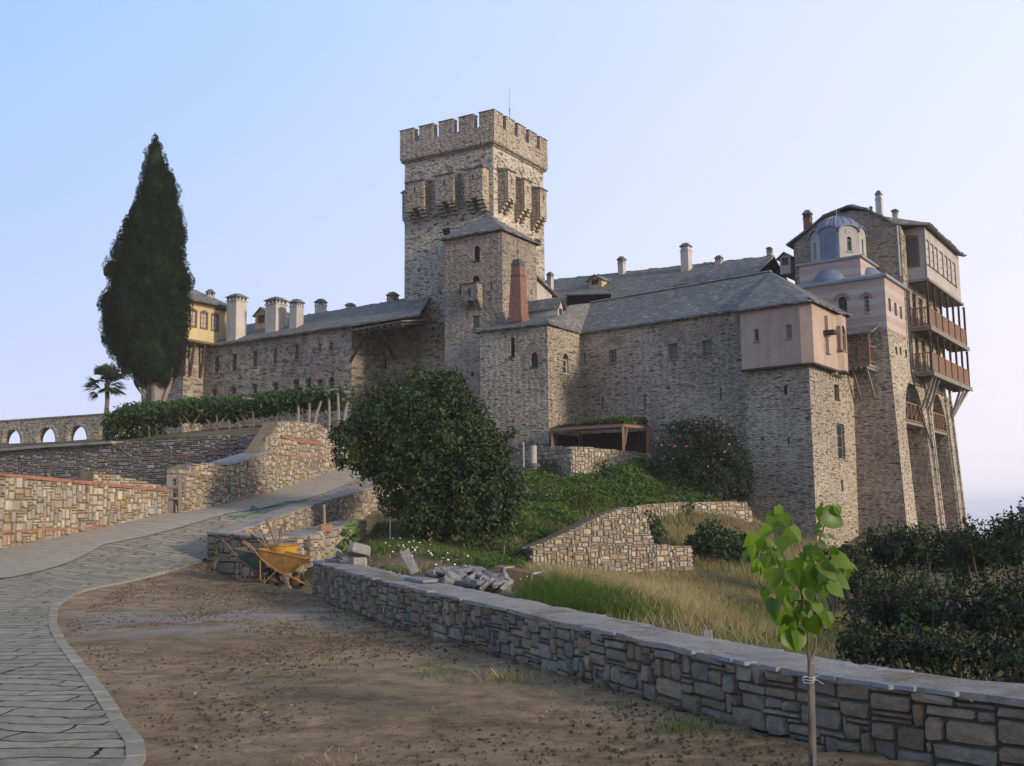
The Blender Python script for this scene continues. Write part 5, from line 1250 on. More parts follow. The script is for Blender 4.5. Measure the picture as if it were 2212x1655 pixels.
# wall behind balconies
mb = MB(); doors = []
for lev, zz0 in (('u', Zat(*wc, z4(1310, 905)[1])), ('l', Zat(*wc, z4(1340, 1175)[1]))):
    pass
zU = Zat(*wc, z4(1312, 905)[1]); zLo = Zat(*wc, z4(1345, 1185)[1])
for zf_ in (zU, zLo):
    for s in (.5, 1.75, 3.2, 5.2, 7.0): doors.append((s, s+.75, zf_+.12, zf_+2.05, 0))
ztop_st = zLo-.6
wall(mb, sbf, ztop_st, zwb, doors, 0); wall(mb, sbf, zwb, zz_-.1)
mb.build('balcony_wall', M['castle_stone_old'], HOUSE)
for i, h in enumerate(doors): window(sbf, h, HOUSE, (2, 4), 'wood_red' if i != 5 else 'plaster_yellow', 'interior_dark' if i not in (5, 1) else 'glass_bright', name='door')
# balconies
Lb = of_.hit(*z4(1535, 900))[0]
def balcony(zf_, s_end, slats, sstart=None):
    s0 = of_.hit(*(z4(1303, 750)))[0] if sstart is None else sstart; ztopb = zf_+1.02
    mb = MB(); mb.fbox(of_, s0-.1, s_end, zf_-.1, zf_, -PRO, .08)
    mb.fbox(of_, s0-.14, s_end+.1, zf_-.24, zf_-.101, -.06, .12); n = 12
    for k in range(n+1):
        s = s0+(s_end-s0)*k/n; mb.fbox(of_, s-.05, s+.05, zf_-.24, zf_-.102, -PRO, -.07)
    B_ = mb.build('balcony', M['wood_dark'] if slats else M['wood_grey'], HOUSE)
    mb = MB(); mb.fbox(of_, s0-.15, s_end+.12, zf_-.27, zf_-.02, .121, .15); mb.build('fascia_board', M['wood_grey'], B_)
    mb = MB(); ns = 6
    for z in (ztopb-.06, zf_+.08): mb.fbox(of_, s0, s_end, z, z+.06, -.03, .03)
    for z in (ztopb-.06, zf_+.08): mb.fbox(of_, s0, s0+.05, z, z+.06, -PRO, -.031); mb.fbox(of_, s_end-.05, s_end, z, z+.06, -PRO, -.031)
    nb = int((s_end-s0)/.11)
    for k in range(nb):
        s = s0+(s_end-s0)*(k+.5)/nb; mb.fbox(of_, s-.042, s+.042, zf_+.141, ztopb-.061, -.012, .012)
    for k in range(8):
        o = -PRO*(k+.5)/8; mb.fbox(of_, s0+.012, s0+.038, zf_+.141, ztopb-.061, o-.02, o+.02)
    mb.build('railing', M['wood_red'], B_)
    zce = zwb-.14 if zf_ > zLo+1 else zU-.27
    for k in range(ns+1):
        s = s0+.03+(s_end-s0-.08)*k/ns
        mb = MB(); mb.fbox(of_, s-.055, s+.055, zf_, zce, -.06, .05)
        for q in (-1, 1):
            if 0 < s+q*.35 < s_end+.1: mb.beam(of_.pt(s, zce-.45, -.005), of_.pt(s+q*.32, zce-.04, -.005), .05)
        mb.build('post', M['wood_dark'], B_)
    return B_, s0
sE = Lb
BU, s0b = balcony(zU, sE, False); BLo, _ = balcony(zLo, sE+.1, False)
# sloping struts under the lower balcony
mb = MB()
for s in (s0b+.3, s0b+1.0, s0b+1.8, sE-2.2, sE-1.2, sE-.3):
    mb = MB(); mb.beam(of_.pt(s, zLo-.26, -.05), sbf.pt(min(s, sbf.L)+.0, zLo-1.9, .34), .11, .12); mb.build('strut', M['wood_grey'], BLo)
# buttressed base: one battered plane from the church corner on, with two tall arched recesses
bs = Face(CH_C, Q+DR*(sbf.L+.45)); zt_ = ztop_st-.003; KB2 = KB
def bhit(x, y):
    z = 0
    for _ in range(6): s, z = bs.hit(*z4(x, y), max(0, (zst-z)*KB))
    return s, z
ar1 = (bhit(1158, 1400)[0], bhit(1280, 1400)[0]); ar2 = (bhit(1333, 1450)[0], bhit(1414, 1450)[0])
za1 = bhit(1205, 1245)[1]; za2 = bhit(1368, 1328)[1]; zarch = (za1+za2)/2
print('arches', ar1, ar2, za1, za2, 'L', bs.L, 'zst', zst, zt_, 'ZLOW', ZLOW)
def bq(s, z, o=0.0): return bs.pt(s-((zst-z)*KB if s == 0 else 0), z, max(0, (zst-z))*KB2+o)
mb = MB(); zg_ = -10.0
segs = [(0, ar1[0], None), (ar1[0], ar1[1], za1), (ar1[1], ar2[0], None), (ar2[0], ar2[1], za2), (ar2[1], bs.L, None)]
n = 16; zt_ = ZLOW
for a, b, zar in segs:
    if zar is None:
        for i in range(n):
            p0, p1 = zg_+(zt_-zg_)*i/n, zg_+(zt_-zg_)*(i+1)/n; mb.add([bq(a, p0), bq(b, p0), bq(b, p1), bq(a, p1)], [(0, 1, 2, 3)])
    else:
        w_ = (b-a)/2; kk = 1.5; zs_ = zar-w_*kk; arc = [(a+w_-w_*math.cos(math.pi*k/14), zs_+w_*kk*math.sin(math.pi*k/14)) for k in range(15)]
        for p, q_ in zip(arc[:-1], arc[1:]):
            mb.add([bq(*p), bq(*q_), bq(q_[0], zt_), bq(p[0], zt_)], [(0, 1, 2, 3)])
            mb.add([bq(*p), bq(*q_), bs.pt(q_[0], q_[1], -1.5), bs.pt(p[0], p[1], -1.5)], [(3, 2, 1, 0)])
        for s in (a, b):
            for i in range(n):
                p0, p1 = zg_+(zs_-zg_)*i/n, zg_+(zs_-zg_)*(i+1)/n
                mb.add([bq(s, p0), bs.pt(s, p0, -1.5), bs.pt(s, p1, -1.5), bq(s, p1)], [(0, 1, 2, 3)])
        mb.add([bs.pt(a, zg_, -1.5), bs.pt(b, zg_, -1.5), bs.pt(b, zar+.1, -1.5), bs.pt(a, zar+.1, -1.5)], [(0, 1, 2, 3)])
mb.poly([bq(f2.L+.01, zt_), bq(bs.L, zt_), bs.pt(bs.L, zt_, -.02), bs.pt(f2.L+.01, zt_, -.02)])
ef = Face(bs.b, bs.b-bs.n*8); 
for i in range(n):
    p0, p1 = zg_+(zt_-zg_)*i/n, zg_+(zt_-zg_)*(i+1)/n
    mb.add([bq(bs.L, p0), ef.pt(8, p0), ef.pt(8, p1), bq(bs.L, p1)], [(0, 1, 2, 3)])
mb.poly([bq(bs.L, zt_), bs.pt(bs.L, zt_, -6), bs.pt(sbf.L-.2, zt_, -6), bq(sbf.L-.2, zt_)])
mb.build('buttressed_base', M['castle_stone'], HOUSE)
for s in ((ar1[1]+ar2[0])/2-.22, (ar1[1]+ar2[0])/2+.2, ar2[1]+.2, bs.L-.14):   # raised ribs down the piers
    mb = MB()
    for i in range(8):
        p0, p1 = zg_+(zarch+.6-zg_)*i/8, zg_+(zarch+.6-zg_)*(i+1)/8
        mb.add([bq(s-.10, p0, .0), bq(s+.10, p0, .0), bq(s+.10, p1, .0), bq(s-.10, p1, .0), bq(s-.10, p0, .12), bq(s+.10, p0, .12), bq(s+.10, p1, .12), bq(s-.10, p1, .12)], [(4, 5, 6, 7), (0, 4, 7, 3), (5, 1, 2, 6), (7, 6, 2, 3)])
    mb.build('rib', M['castle_stone_pale'], HOUSE)
for (a, b), yy in ((ar1, z4(1215, 1485)), (ar2, z4(1372, 1540))):
    z0 = bs.hit(*yy, .45)[1]-.05; bo_ = (zst-z0-.5)*KB; bsr = bs.shift(bo_-.12); mb = MB()
    mb.fbox(bsr, a-.05, b+.05, z0-.14, z0, -1.5, .12); FLB = mb.build('arch_balcony', M['wood_grey'], HOUSE)
    for s in (a+.12, b-.12): mb = MB(); mb.beam(bsr.pt(s, z0-.1, .0), bsr.pt(s, z0-1.9, -1.3), .1); mb.build('strut', M['wood_grey'], FLB)
    mb = MB(); mb.fbox(bsr, a, b, z0+.95, z0+1.02, .0, .07); mb.fbox(bsr, a, b, z0+.06, z0+.12, .0, .07); k_ = 5 if b-a > 1.2 else 4
    for k in range(k_+1): s = a+(b-a)*k/k_; mb.fbox(bsr, s-.03, s+.03, z0+.12, z0+.95, .0, .06)
    for k in range(k_):
        s, e_ = a+(b-a)*k/k_, a+(b-a)*(k+1)/k_; mb.beam(bsr.pt(s, z0+.12, .03), bsr.pt(e_, z0+.95, .03), .035); mb.beam(bsr.pt(s, z0+.95, .034), bsr.pt(e_, z0+.12, .034), .035)
    mb.build('railing', M['wood_red'], FLB)
# downpipe at the corner
mb = MB(); c0 = gf.pt(gf.L-.12, zz_-.1, .1); c1 = gf.pt(gf.L-.1, zA_+.1, .1)
mb.tube([c0, c1], .05, 6); mb.build('downpipe', M['pale_metal'], HOUSE)
mb = MB(); b0 = sbf.pt(.12, zc1+.1, .12); mb.tube([b0, sbf.pt(.12, zst, .12), sbf.pt(.12, zLo-.05, .12), sbf.pt(.9, zLo-2.1, .22), bq((ar1[1]+ar2[0])/2-.3, zLo-4, .1)], .05, 6); mb.build('downpipe', M['dark_metal'], HOUSE)
# chimneys of the house
fg2 = gf.shift(-3.0)
def chim(parent, f, x0, x1, y0, y1, zz=z4, mat='plaster_white', extra=.8, **k):
    q = rect(f, zz(x0, y0), zz(x1, y1)); s = (q[0]+q[1])/2; p = f.a+f.d*s; w_ = (q[1]-q[0])*.72
    return chimney(parent, p, q[2]-extra, q[3], w_, w_*.95, f, mat, **k)
chim(HR_, fg2, 980, 1030, 72, 230, vents=False, capw=1.1); chim(HR_, fg2, 1083, 1124, 186, 226, capw=1.4); chim(HR_, gf.shift(-.6), 536, 594, 192, 320, mat='brickwork', extra=1.2)
chim(HR_, fg2, 944, 964, 168, 195, capw=1.3)

# ================================================================= back wing roofs
BACK = thing('rear_wing', 'rear range with a long grey slate roof and several chimneys, above the long wing', 'building', (6, 72, 6))
bkf = Face(P(1190, 600, 74).to_2d(), P(1190, 600, 74).to_2d()-nd(-1.30, 1)*26)
r0, r1 = bkf.hit(*z3(515, 345)), bkf.hit(*z3(1820, 205)); print('back ridge', r0, r1)
zr_ = (r0[1]+r1[1])/2; sl0, sl1 = r0[0]-6, r1[0]+2.0
rl, rr_ = bkf.pt(sl0, r0[1]+(r1[1]-r0[1])*(-6)/(r1[0]-r0[0])), bkf.pt(r1[0]+.6, r1[1])
fe = bkf.shift(5.5); dz = 3.3
el, er = fe.pt(sl0, rl.z-dz), fe.pt(r1[0]+.6, rr_.z-dz); bl_, br_ = bkf.shift(-5.5).pt(sl0, rl.z-dz), bkf.shift(-5.5).pt(r1[0]+.6, rr_.z-dz)
BR = roof_build([[el, er, rr_, rl], [rl, rr_, br_, bl_]], BACK)
mb = MB(); i5 = bkf.shift(5.2); i6 = bkf.shift(-5.2)
c_ = [V3(i5.pt(sl0, 0), 0).to_2d(), i5.pt(r1[0]+.5, 0).to_2d(), i6.pt(r1[0]+.5, 0).to_2d(), i6.pt(sl0, 0).to_2d()]
for a, b in zip(c_, c_[1:]+c_[:1]): wall(mb, Face(a, b), 4, min(el.z, er.z)-.05)
mb.build('wall', M['castle_stone_old'], BACK)
fr1 = bkf.shift(.3); fm = bkf.shift(2.6)
chim(BR, fr1, 914, 958, 202, 335, zz=z3, capw=1.3, extra=.6); chim(BR, bkf.shift(.9), 1300, 1366, 120, 265, zz=z3, capw=1.2, extra=.8, vents=False); chim(BR, fr1, 1512, 1560, 196, 290, zz=z3, capw=1.2, extra=.5)
chim(BR, bkf.shift(-.6), 1828, 1866, 143, 205, zz=z3, mat='castle_stone_old', capw=1.2, extra=.5); chim(BR, bkf.shift(3.5), 478, 512, 298, 372, zz=z3, capw=1.3, extra=.8)
dormer(bkf.shift(2.5), z3(733, 342), z3(812, 376), z3(772, 312)[1], BR, 'plaster_yellow', 2.2)
dormer(bkf.shift(3.4), z4(392, 480), z4(458, 535), z4(420, 450)[1], BR, 'plaster_grey', 2.2)
# low roof humps proud of the slope, eave shade painted as a dark sheet
def hump(a, b, c, d, f, parent):
    fa2 = f; pa, pb, pc, pd_ = [fa2.pt(*fa2.hit(*q)) for q in (a, b)] + [fa2.shift(-1.6).pt(*fa2.shift(-1.6).hit(*q)) for q in (c, d)]
    mb = MB(); mb.slab([pa, pb, pc, pd_], .08, 0)
    mb.add([pa-Vector((0, 0, .09)), pb-Vector((0, 0, .09)), pb-Vector((0, 0, .7)), pa-Vector((0, 0, .7))]+[q-Vector((*f.n, 0))*.15 for q in (pa, pb, pb-Vector((0, 0, .7)), pa-Vector((0, 0, .7)))], [(4, 5, 6, 7)], 1)
    mb.build('roof_hump', [M['slate_roof'], M['interior_dark']], parent)
hump(z3(590, 436), z3(862, 428), z3(825, 408), z3(640, 416), bkf.shift(5.3), BR)
hump(z3(1252, 378), z3(1510, 350), z3(1420, 300), z3(1300, 345), bkf.shift(5.3), BR)
# white gabled stair head beside the keep
SH = thing('gabled_stairhead', 'small white gable with a steep slate roof edge, right beside the tall tower', 'building', (3, 66, 6))
gf2 = Face(P(z3(395, 400)[0], z3(395, 400)[1], 62).to_2d(), P(z3(540, 400)[0], z3(540, 400)[1], 63.5).to_2d())
hh = lambda x, y, o=0: gf2.shift(o).pt(*gf2.shift(o).hit(*z3(x, y)))
mb = MB(); base = [hh(400, 300), hh(500, 440), hh(500, 470), hh(400, 470)]
zb_ = 9.0; mb.poly([V3(hh(400, 450), zb_), V3(hh(505, 450), zb_), hh(505, 442), hh(400, 300)][::1])
mb.poly([V3(q, q.z) - Vector((*gf2.n, 0))*2.5 for q in (V3(hh(400, 450), zb_), V3(hh(505, 450), zb_), hh(505, 442), hh(400, 300))][::-1])
mb.build('wall', M['plaster_white'], SH)
p0, p1 = hh(385, 288, .25), hh(543, 435, .25); nn_ = Vector((*gf2.n, 0))
mb = MB(); mb.slab([p0, p1, p1-nn_*3, p0-nn_*3], .14); mb.build('roof', M['slate_roof'], SH)

# ================================================================= left wing
LW = thing('gate_wing', 'old rubble wing with two rows of small windows and white chimneys, left of the tower', 'building', (LR.x, LR.y, 6))
lf = Face(LL, LR); zl0, zl1 = Zat(*LL, z1(1165, 425)[1]), Zat(*LR, z1(1910, 325)[1]); print('left eaves', zl0, zl1); zle = (zl0+zl1)/2
HW_ = [rect(lf, z1(*a), z1(*b)) for a, b in (((1175, 485), (1203, 570)), ((1272, 470), (1300, 560)), ((1385, 452), (1414, 540)), ((1497, 440), (1522, 526)), ((1612, 418), (1643, 500)), ((1746, 415), (1764, 455)), ((1808, 405), (1828, 456)),
        ((1162, 665), (1190, 700)), ((1266, 652), (1296, 690)), ((1383, 635), (1412, 685)), ((1496, 625), (1528, 670)), ((1606, 610), (1643, 660)), ((1676, 603), (1708, 660)), ((1738, 605), (1772, 650)), ((1800, 597), (1836, 645)))]
hol = [(*h, 1 if i > 12 else 0) for i, h in enumerate(HW_)]
mb = MB(); wall(mb, lf, 3, zle, hol); dl = DRt*8
PO = LR+DRt*3.2; wall(mb, Face(LR, PO), 3, zle); 
rc = Face(PO, along(PO, nd(1.77, -1), 900, 760)[0]); 
RH = [(*rect(rc, z1(2030, 485), z1(2062, 560)), 1), (*rect(rc, z1(2092, 480), z1(2122, 545)), 1)]
wall(mb, rc, 3, zle+.4, RH); wall(mb, Face(PO+DRt*5, LL+dl), 3, zle); wall(mb, Face(LL+dl, LL), 3, zle)
mb.build('wall', M['castle_stone_old'], LW)
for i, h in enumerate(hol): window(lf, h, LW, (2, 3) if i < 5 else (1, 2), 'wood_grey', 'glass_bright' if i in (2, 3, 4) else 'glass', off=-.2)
for h in RH: window(rc, h, LW, (1, 1), 'wood_dark', 'interior_dark')
sc = (hol[13][0]+hol[14][1])/2; rr2 = (hol[14][1]-hol[13][0])/2
mb = MB()
def ringarch(f, sc, zc, r0, r1, k=1.0, n=18, a0=0, a1=180, proud=.03):
    mb = MB()
    for i in range(n):
        b0, b1 = R(a0+(a1-a0)*i/n), R(a0+(a1-a0)*(i+.8)/n)
        p = [(sc+r*math.cos(b), zc+k*r*math.sin(b)) for r, b in ((r0, b0), (r1, b0), (r1, b1), (r0, b1))]
        mb.add([f.pt(x, z, proud) for x, z in p]+[f.pt(x, z, -.02) for x, z in p], [(0, 1, 2, 3), (0, 4, 5, 1), (1, 5, 6, 2), (2, 6, 7, 3), (3, 7, 4, 0)])
    return mb
ringarch(lf, sc, hol[13][3]-.25, rr2+.15, rr2+.45).build('brick_arch', M['brick_faded'], LW)
# roof of the left wing
lo = lf.shift(.35); lri = lf.shift(-4.2); rz = [lri.hit(*z1(1700, 240))[1], lri.hit(*z1(2100, 200))[1]]; print('left ridge', rz); zlr = sum(rz)/2
sR_ = lri.hit(*z1(2240, 195))[0]; sLft = lri.hit(*z1(1345, 270))[0]
mb = MB(); sLeft = lo.hit(*z1(1160, 425))[0]; eR = lo.pt(lo.L+.3, zle); eL = lo.pt(sLeft, zle)
eR2 = lo.pt(lo.hit(*z1(2215, 300), -.3)[0]+1.0, zle+.15, -.5)
pr = [[eL, eR, lri.pt(lri.L+.3, zlr), lri.pt(sLft, zlr)], [eR, eR2, lri.pt(sR_+2, zlr), lri.pt(lri.L+.3, zlr)], [eL, lri.pt(sLft, zlr), lf.shift(-8.2).pt(sLft, zle), lf.shift(-8.2).pt(sLeft, zle)], [lri.pt(sLft, zlr), lri.pt(sR_+2, zlr), lf.shift(-8.2).pt(sR_+2, zle), lf.shift(-8.2).pt(sLft, zle)]]
LRF = roof_build(pr, LW, .10)
fc0 = lo.shift(-.9)
chim(LRF, fc0, 1263, 1336, 142, 388, zz=z1, extra=.6, capw=1.2); chim(LRF, lo.shift(-1.6), 1476, 1556, 160, 355, zz=z1, extra=.6, capw=1.22); chim(LRF, lo.shift(-1.6), 1602, 1656, 170, 338, zz=z1, extra=.6, capw=1.25)
chim(LRF, lri.shift(-.8), 1738, 1785, 168, 250, zz=z1, extra=.8, capw=1.2); chim(LRF, lri.shift(-.8), 1905, 1942, 190, 235, zz=z1, extra=.8, capw=1.3); chim(LRF, lri.shift(-.2), 2132, 2182, 130, 205, zz=z1, mat='castle_stone_old', extra=.8, capw=1.2)
dormer(lo.shift(-2.6), z1(1402, 250), z1(1472, 304), z1(1420, 212)[1], LRF, 'plaster_yellow', 3.0)
# timber porch hood between the wing and the tower
mb = MB(); ph = lf.shift(.9); zp = Zat(*(ph.a+ph.d*(ph.L+.2)), z1(1930, 340)[1])
ps0 = ph.hit(*z1(1925, 340))[0]; ps1 = ph.hit(*z1(2205, 335))[0]
mb.slab([ph.pt(ps0, zp), ph.pt(ps1, zp+.1), ph.pt(ps1, zp+.75, -3.6), ph.pt(ps0, zp+.75, -3.6)], .08, 1)
for k in range(9): s = ps0+.1+(ps1-ps0-.2)*k/8; mb.beam(ph.pt(s, zp-.13, .12), ph.pt(s, zp+.5, -3.4), .09)
mb.beam(ph.pt(ps0, zp-.24, -.15), ph.pt(ps1, zp-.2, -.15), .14)
mb.beam(ph.pt(*ph.hit(*z1(2015, 345), -.1), -.1), lf.pt(lf.L-.05, lf.hit(*z1(1925, 512))[1], .06), .15); mb.beam(ph.pt(*ph.hit(*z1(2090, 350), -.1), -.1), rc.pt(*rc.hit(*z1(2168, 500))), .15)
mb.build('porch_hood', [M['wood_dark'], M['slate_roof']], LW)

# ================================================================= yellow corner house
YC = along(LL, -DRt, 397, 780)[0]; YL = YC+nd(-1.48, 1)*4.5
YH = thing('corner_house', 'yellow plastered upper storey on timber struts over a stone base, behind the cypress', 'building', (YC.x, YC.y, 6))
ya, yb = Face(YL, YC), Face(YC, YC+DRt*6); zyb = Zat(*YC, z1(1000, 390)[1]); zyt = 0
mb = MB(); wall(mb, ya, 3, zyb+.3); wall(mb, yb, 3, zyb+.3); wall(mb, Face(yb.b, YL+DRt*6), 3, zyb+.3); wall(mb, Face(YL+DRt*6, YL), 3, zyb+.3)
mb.build('stone_base', M['castle_stone_old'], YH)
yo = offset_loop([ya, yb, Face(yb.b, YL+DRt*6), Face(YL+DRt*6, YL)], .75)
yR = yo[1]; s_end = yR.hit(*z1(1266, 300))[0]; yR = Face(yR.a, yR.a+yR.d*s_end); zy0 = Zat(*yR.a, z1(1005, 385)[1]); zy1 = Zat(*yR.b, z1(1262, 207)[1])
zy0 = (yR.hit(*z1(1010, 386))[1]+yR.hit(*z1(1190, 410))[1])/2; zy1 = (yR.hit(*z1(1060, 190))[1]+yR.hit(*z1(1255, 215))[1])/2
hy = [(*rect(yR, z1(1043, 232), z1(1076, 318)), 0), (*rect(yR, z1(1103, 244), z1(1136, 328)), 0), (*rect(yR, z1(1163, 256), z1(1196, 340)), 0)]
yLf = Face(yo[0].a, yR.a); mb = MB(); wall(mb, yLf, zy0, zy1+.1); wall(mb, yR, zy0, zy1+.1, hy, depth=.12); bb_ = yLf.a+yR.d*yR.L
wall(mb, Face(yR.b, bb_), zy0, zy1+.1); wall(mb, Face(bb_, yLf.a), zy0, zy1+.1); mb.poly([V3(q, zy0) for q in (yLf.a, yR.a, yR.b, bb_)][::-1])
YU = mb.build('plastered_storey', M['plaster_yellow'], YH)
for h in hy: window(yR, h, YU, (2, 3), 'wood_brown', 'curtain', off=-.06, casing=.07)
mb = MB(); mb.fbox(yR, -.1, yR.L, zy0-.16, zy0-.002, -.5, .1); mb.fbox(yLf, 0, yLf.L+.1, zy0-.16, zy0-.003, -.5, .1); mb.fbox(yR, -.1, yR.L+.1, zy1-.22, zy1-.1, 0, .06); mb.build('floor_beam', M['wood_brown'], YU)
for s in (.25, 1.1, 2.0): mb = MB(); mb.beam(yR.pt(s, zy0-.1, -.1), yb.pt(max(s-.6, .05), zy0-2.4, .06), .14); mb.build('strut', M['wood_dark'], YU)
for s in (.7, 1.5, 2.4): mb = MB(); mb.beam(yLf.pt(yLf.L-s, zy0-.1, -.1), ya.pt(ya.L-max(s-.6, .1), zy0-2.4, .06), .14); mb.build('strut', M['wood_dark'], YU)
ro = offset_loop([yLf, yR, Face(yR.b, bb_), Face(bb_, yLf.a)], .45); ctr = (yLf.a+yR.b)/2; zrp = zy1+1.9
YR_ = roof_build([[V3(f.a, zy1+.06), V3(f.b, zy1+.06), V3(ctr, zrp)] for f in ro], YH)
chim(YR_, Face(ctr, ctr+nd(1, 0)), 1132, 1180, 116, 158, zz=z1, extra=1.2, capw=1.35)

# ================================================================= aqueduct
aR = P(262, 930, 57).to_2d(); aL = aR+nd(-2.1, 1)*19; af = Face(aL, aR)
AQ = thing('aqueduct', 'low stone aqueduct with a row of round arches open to the sky, behind the palm', 'aqueduct', (*aR, 5))
zq1 = Zat(*aR, 893); zq0 = Zat(*aR, 958)-.6; zsp = None
arches = [rect(af, z1(*a), z1(*b)) for a, b in (((10, 885), (118, 955)), ((205, 880), (300, 955)), ((375, 868), (470, 952)), ((548, 862), (640, 950)))]
step = arches[1][0]-arches[2][0]; arches = [(arches[0][0]+step*k, arches[0][1]+step*k, arches[0][2], arches[0][3]) for k in (4, 3, 2, 1) if arches[0][0]+step*k > .3]+arches
wmid = sum(a[1]-a[0] for a in arches[-4:])/4+.12; zat_ = arches[-2][3]+.05
hs = []
for a in arches:
    c = (a[0]+a[1])/2
    if c+wmid/2 < af.L-.1: hs.append((c-wmid/2, c+wmid/2, zq0, zat_, 1))
mb = MB(); wall(mb, af, zq0, zq1, hs, depth=.45); fb_ = Face(aR-af.n*.45, aL-af.n*.45); wall(mb, fb_, zq0, zq1, [(af.L-h[1], af.L-h[0], h[2], h[3], 1) for h in hs], depth=.01)
mb.poly([af.pt(0, zq1), af.pt(af.L, zq1), af.pt(af.L, zq1, -.45), af.pt(0, zq1, -.45)]); mb.poly([af.pt(af.L, zq0), af.pt(af.L, zq0, -.45), af.pt(af.L, zq1, -.45), af.pt(af.L, zq1)])
mb.fbox(af, 0, af.L, zq1+.003, zq1+.07, -.5, .06)
mb.build('arcade', M['castle_stone'], AQ)
for h in hs: ringarch(af, (h[0]+h[1])/2, h[3]-(h[1]-h[0])/2, (h[1]-h[0])/2+.01, (h[1]-h[0])/2+.22, proud=.03).build('arch_ring', M['castle_stone_pale'], AQ)
mb = MB(); mb.fbox(af, 0, af.L, zq0-3, Zat(*aR, 957), .9, 1.3); mb.build('kerb_wall', M['castle_stone'], AQ)
# ------------------------------------------------------------------ foliage helpers
def unit(v): return v/np.maximum(np.linalg.norm(v, axis=1, keepdims=True), 1e-9)
def leaf_quads(C, size, asp, rng, nrm=None, jit=.9, axis=None, axj=1.0, fold=.15):
    n = len(C); r = rng.normal(size=(n, 3))
    N_ = unit((nrm if nrm is not None else 0)+r*jit)
    A = rng.normal(size=(n, 3))*axj + (0 if axis is None else axis); A = unit(A-N_*(A*N_).sum(1, keepdims=True)); W = np.cross(N_, A)
    s = (size*rng.uniform(.65, 1.3, n))[:, None]
    V = np.stack([C-A*s*.5, C+W*s*asp*.5+N_*s*fold-A*s*.08, C+A*s*.5, C-W*s*asp*.5+N_*s*fold-A*s*.08], 1).reshape(-1, 3)
    return V, np.arange(n*4).reshape(-1, 4)
def blob_points(blobs, dens, rng, shell=.35, lump=.22):
    """points near the lumpy surface of ellipsoids (x, y, z, rx, ry, rz) and their outward directions"""
    P_, N_ = [], []
    for (x, y, z, rx, ry, rz) in blobs:
        n = int(dens*4*math.pi*((rx*ry)**1.6/3+(rx*rz)**1.6/3+(ry*rz)**1.6/3)**(1/1.6)); d = unit(rng.normal(size=(n, 3)))
        ph = rng.uniform(0, 6.28, 6); f = np.zeros(n)
        for k, fr in enumerate((3.1, 4.7, 6.3, 8.9, 5.5, 7.7)):
            a = unit(rng.normal(size=(1, 3)))[0]; f += np.sin((d@a)*fr+ph[k])
        k = (1+lump*f/2.2)*(1-shell*rng.random(n)**1.6); P_.append(np.array([x, y, z])+d*np.array([rx, ry, rz])*k[:, None]); N_.append(d)
    return np.vstack(P_), np.vstack(N_)
def core(mb_V, mb_F, blobs, k=.48, n=10):
    for (x, y, z, rx, ry, rz) in blobs:
        if rx < .36: continue
        b = sum(len(v) for v in mb_V); V = []
        for j in range(n//2+1):
            el = -math.pi/2+math.pi*j/(n//2)
            for i in range(n):
                az = 2*math.pi*i/n+j*.3; q = k*(1+.12*math.sin(3*az+j)); V.append((x+rx*q*math.cos(el)*math.cos(az), y+ry*q*math.cos(el)*math.sin(az), z+rz*q*math.sin(el)))
        mb_V.append(np.array(V)); mb_F.append(np.array([[b+j*n+i, b+j*n+(i+1) % n, b+(j+1)*n+(i+1) % n, b+(j+1)*n+i] for j in range(n//2) for i in range(n)]))
def foliage(name, blobs, dens, size, mat, parent, seed, asp=.55, shell=.4, lump=.22, jit=.8, up=.25, droop=0., cull=True, hull=True, extra=None):
    rng = np.random.default_rng(seed); C, N_ = blob_points(blobs, dens, rng, shell, lump)
    if cull:                                     # leave out leaves buried deep inside a neighbouring lump
        B = np.array(blobs)
        keep = np.ones(len(C), bool)
        for b in B:
            q = (C-b[:3])/b[3:]; keep &= (q**2).sum(1) > .42
        C, N_ = C[keep], N_[keep]
    V, Fq = leaf_quads(C, size, asp, rng, N_+np.array([0, 0, up]), jit, np.array([0, 0, -droop]) if droop else None)
    Vs, Fs = [V], [Fq]
    if hull: core(Vs, Fs, blobs)
    mats = [mat] if not extra else [mat, extra[0]]; mi = None
    if extra:
        mi = (rng.random(sum(len(f) for f in Fs)) < extra[1]).astype(int)
    return npmesh(name, np.vstack(Vs), np.vstack(Fs), mats, parent, mi)
def pblob(u, v, rpx, Y, ky=1., kz=1.):
    p = P(u, v, Y); r = rpx*Y/F; return (p.x, p.y, p.z, r, r*ky, r*kz)
def trunk(name, parent, pts, rad, mat='bark', branches=()):
    mb = MB(); mb.tube(pts, rad, 8)
    for b, r in branches: mb.tube(b, r, 6)
    return mb.build(name, M[mat], parent)
def plant(name, label, cat, blobs, dens, size, mat, seed, group=None, stem=.05, **k):
    B = np.array(blobs); c = B[:, :3].mean(0); g = hz1(c[0], c[1]); lo = (B[:, 2]-B[:, 5]).min()
    t = thing(name, label, cat, (c[0], c[1], g), group)
    foliage('foliage', blobs, dens, size, M[mat], t, seed, **k)
    r_ = random.Random(seed); br = []
    for b in blobs[:7]: br.append(([Vector((c[0], c[1], g+.05)), Vector(((c[0]+b[0])/2+r_.uniform(-.1, .1), (c[1]+b[1])/2, (g+b[2])/2)), Vector(b[:3])], [stem, stem*.7, stem*.3]))
    trunk('stem', t, [Vector((c[0], c[1], g-.2)), Vector((c[0], c[1], g+.2))], [stem*1.5, stem*1.2], 'bark', br)
    return t
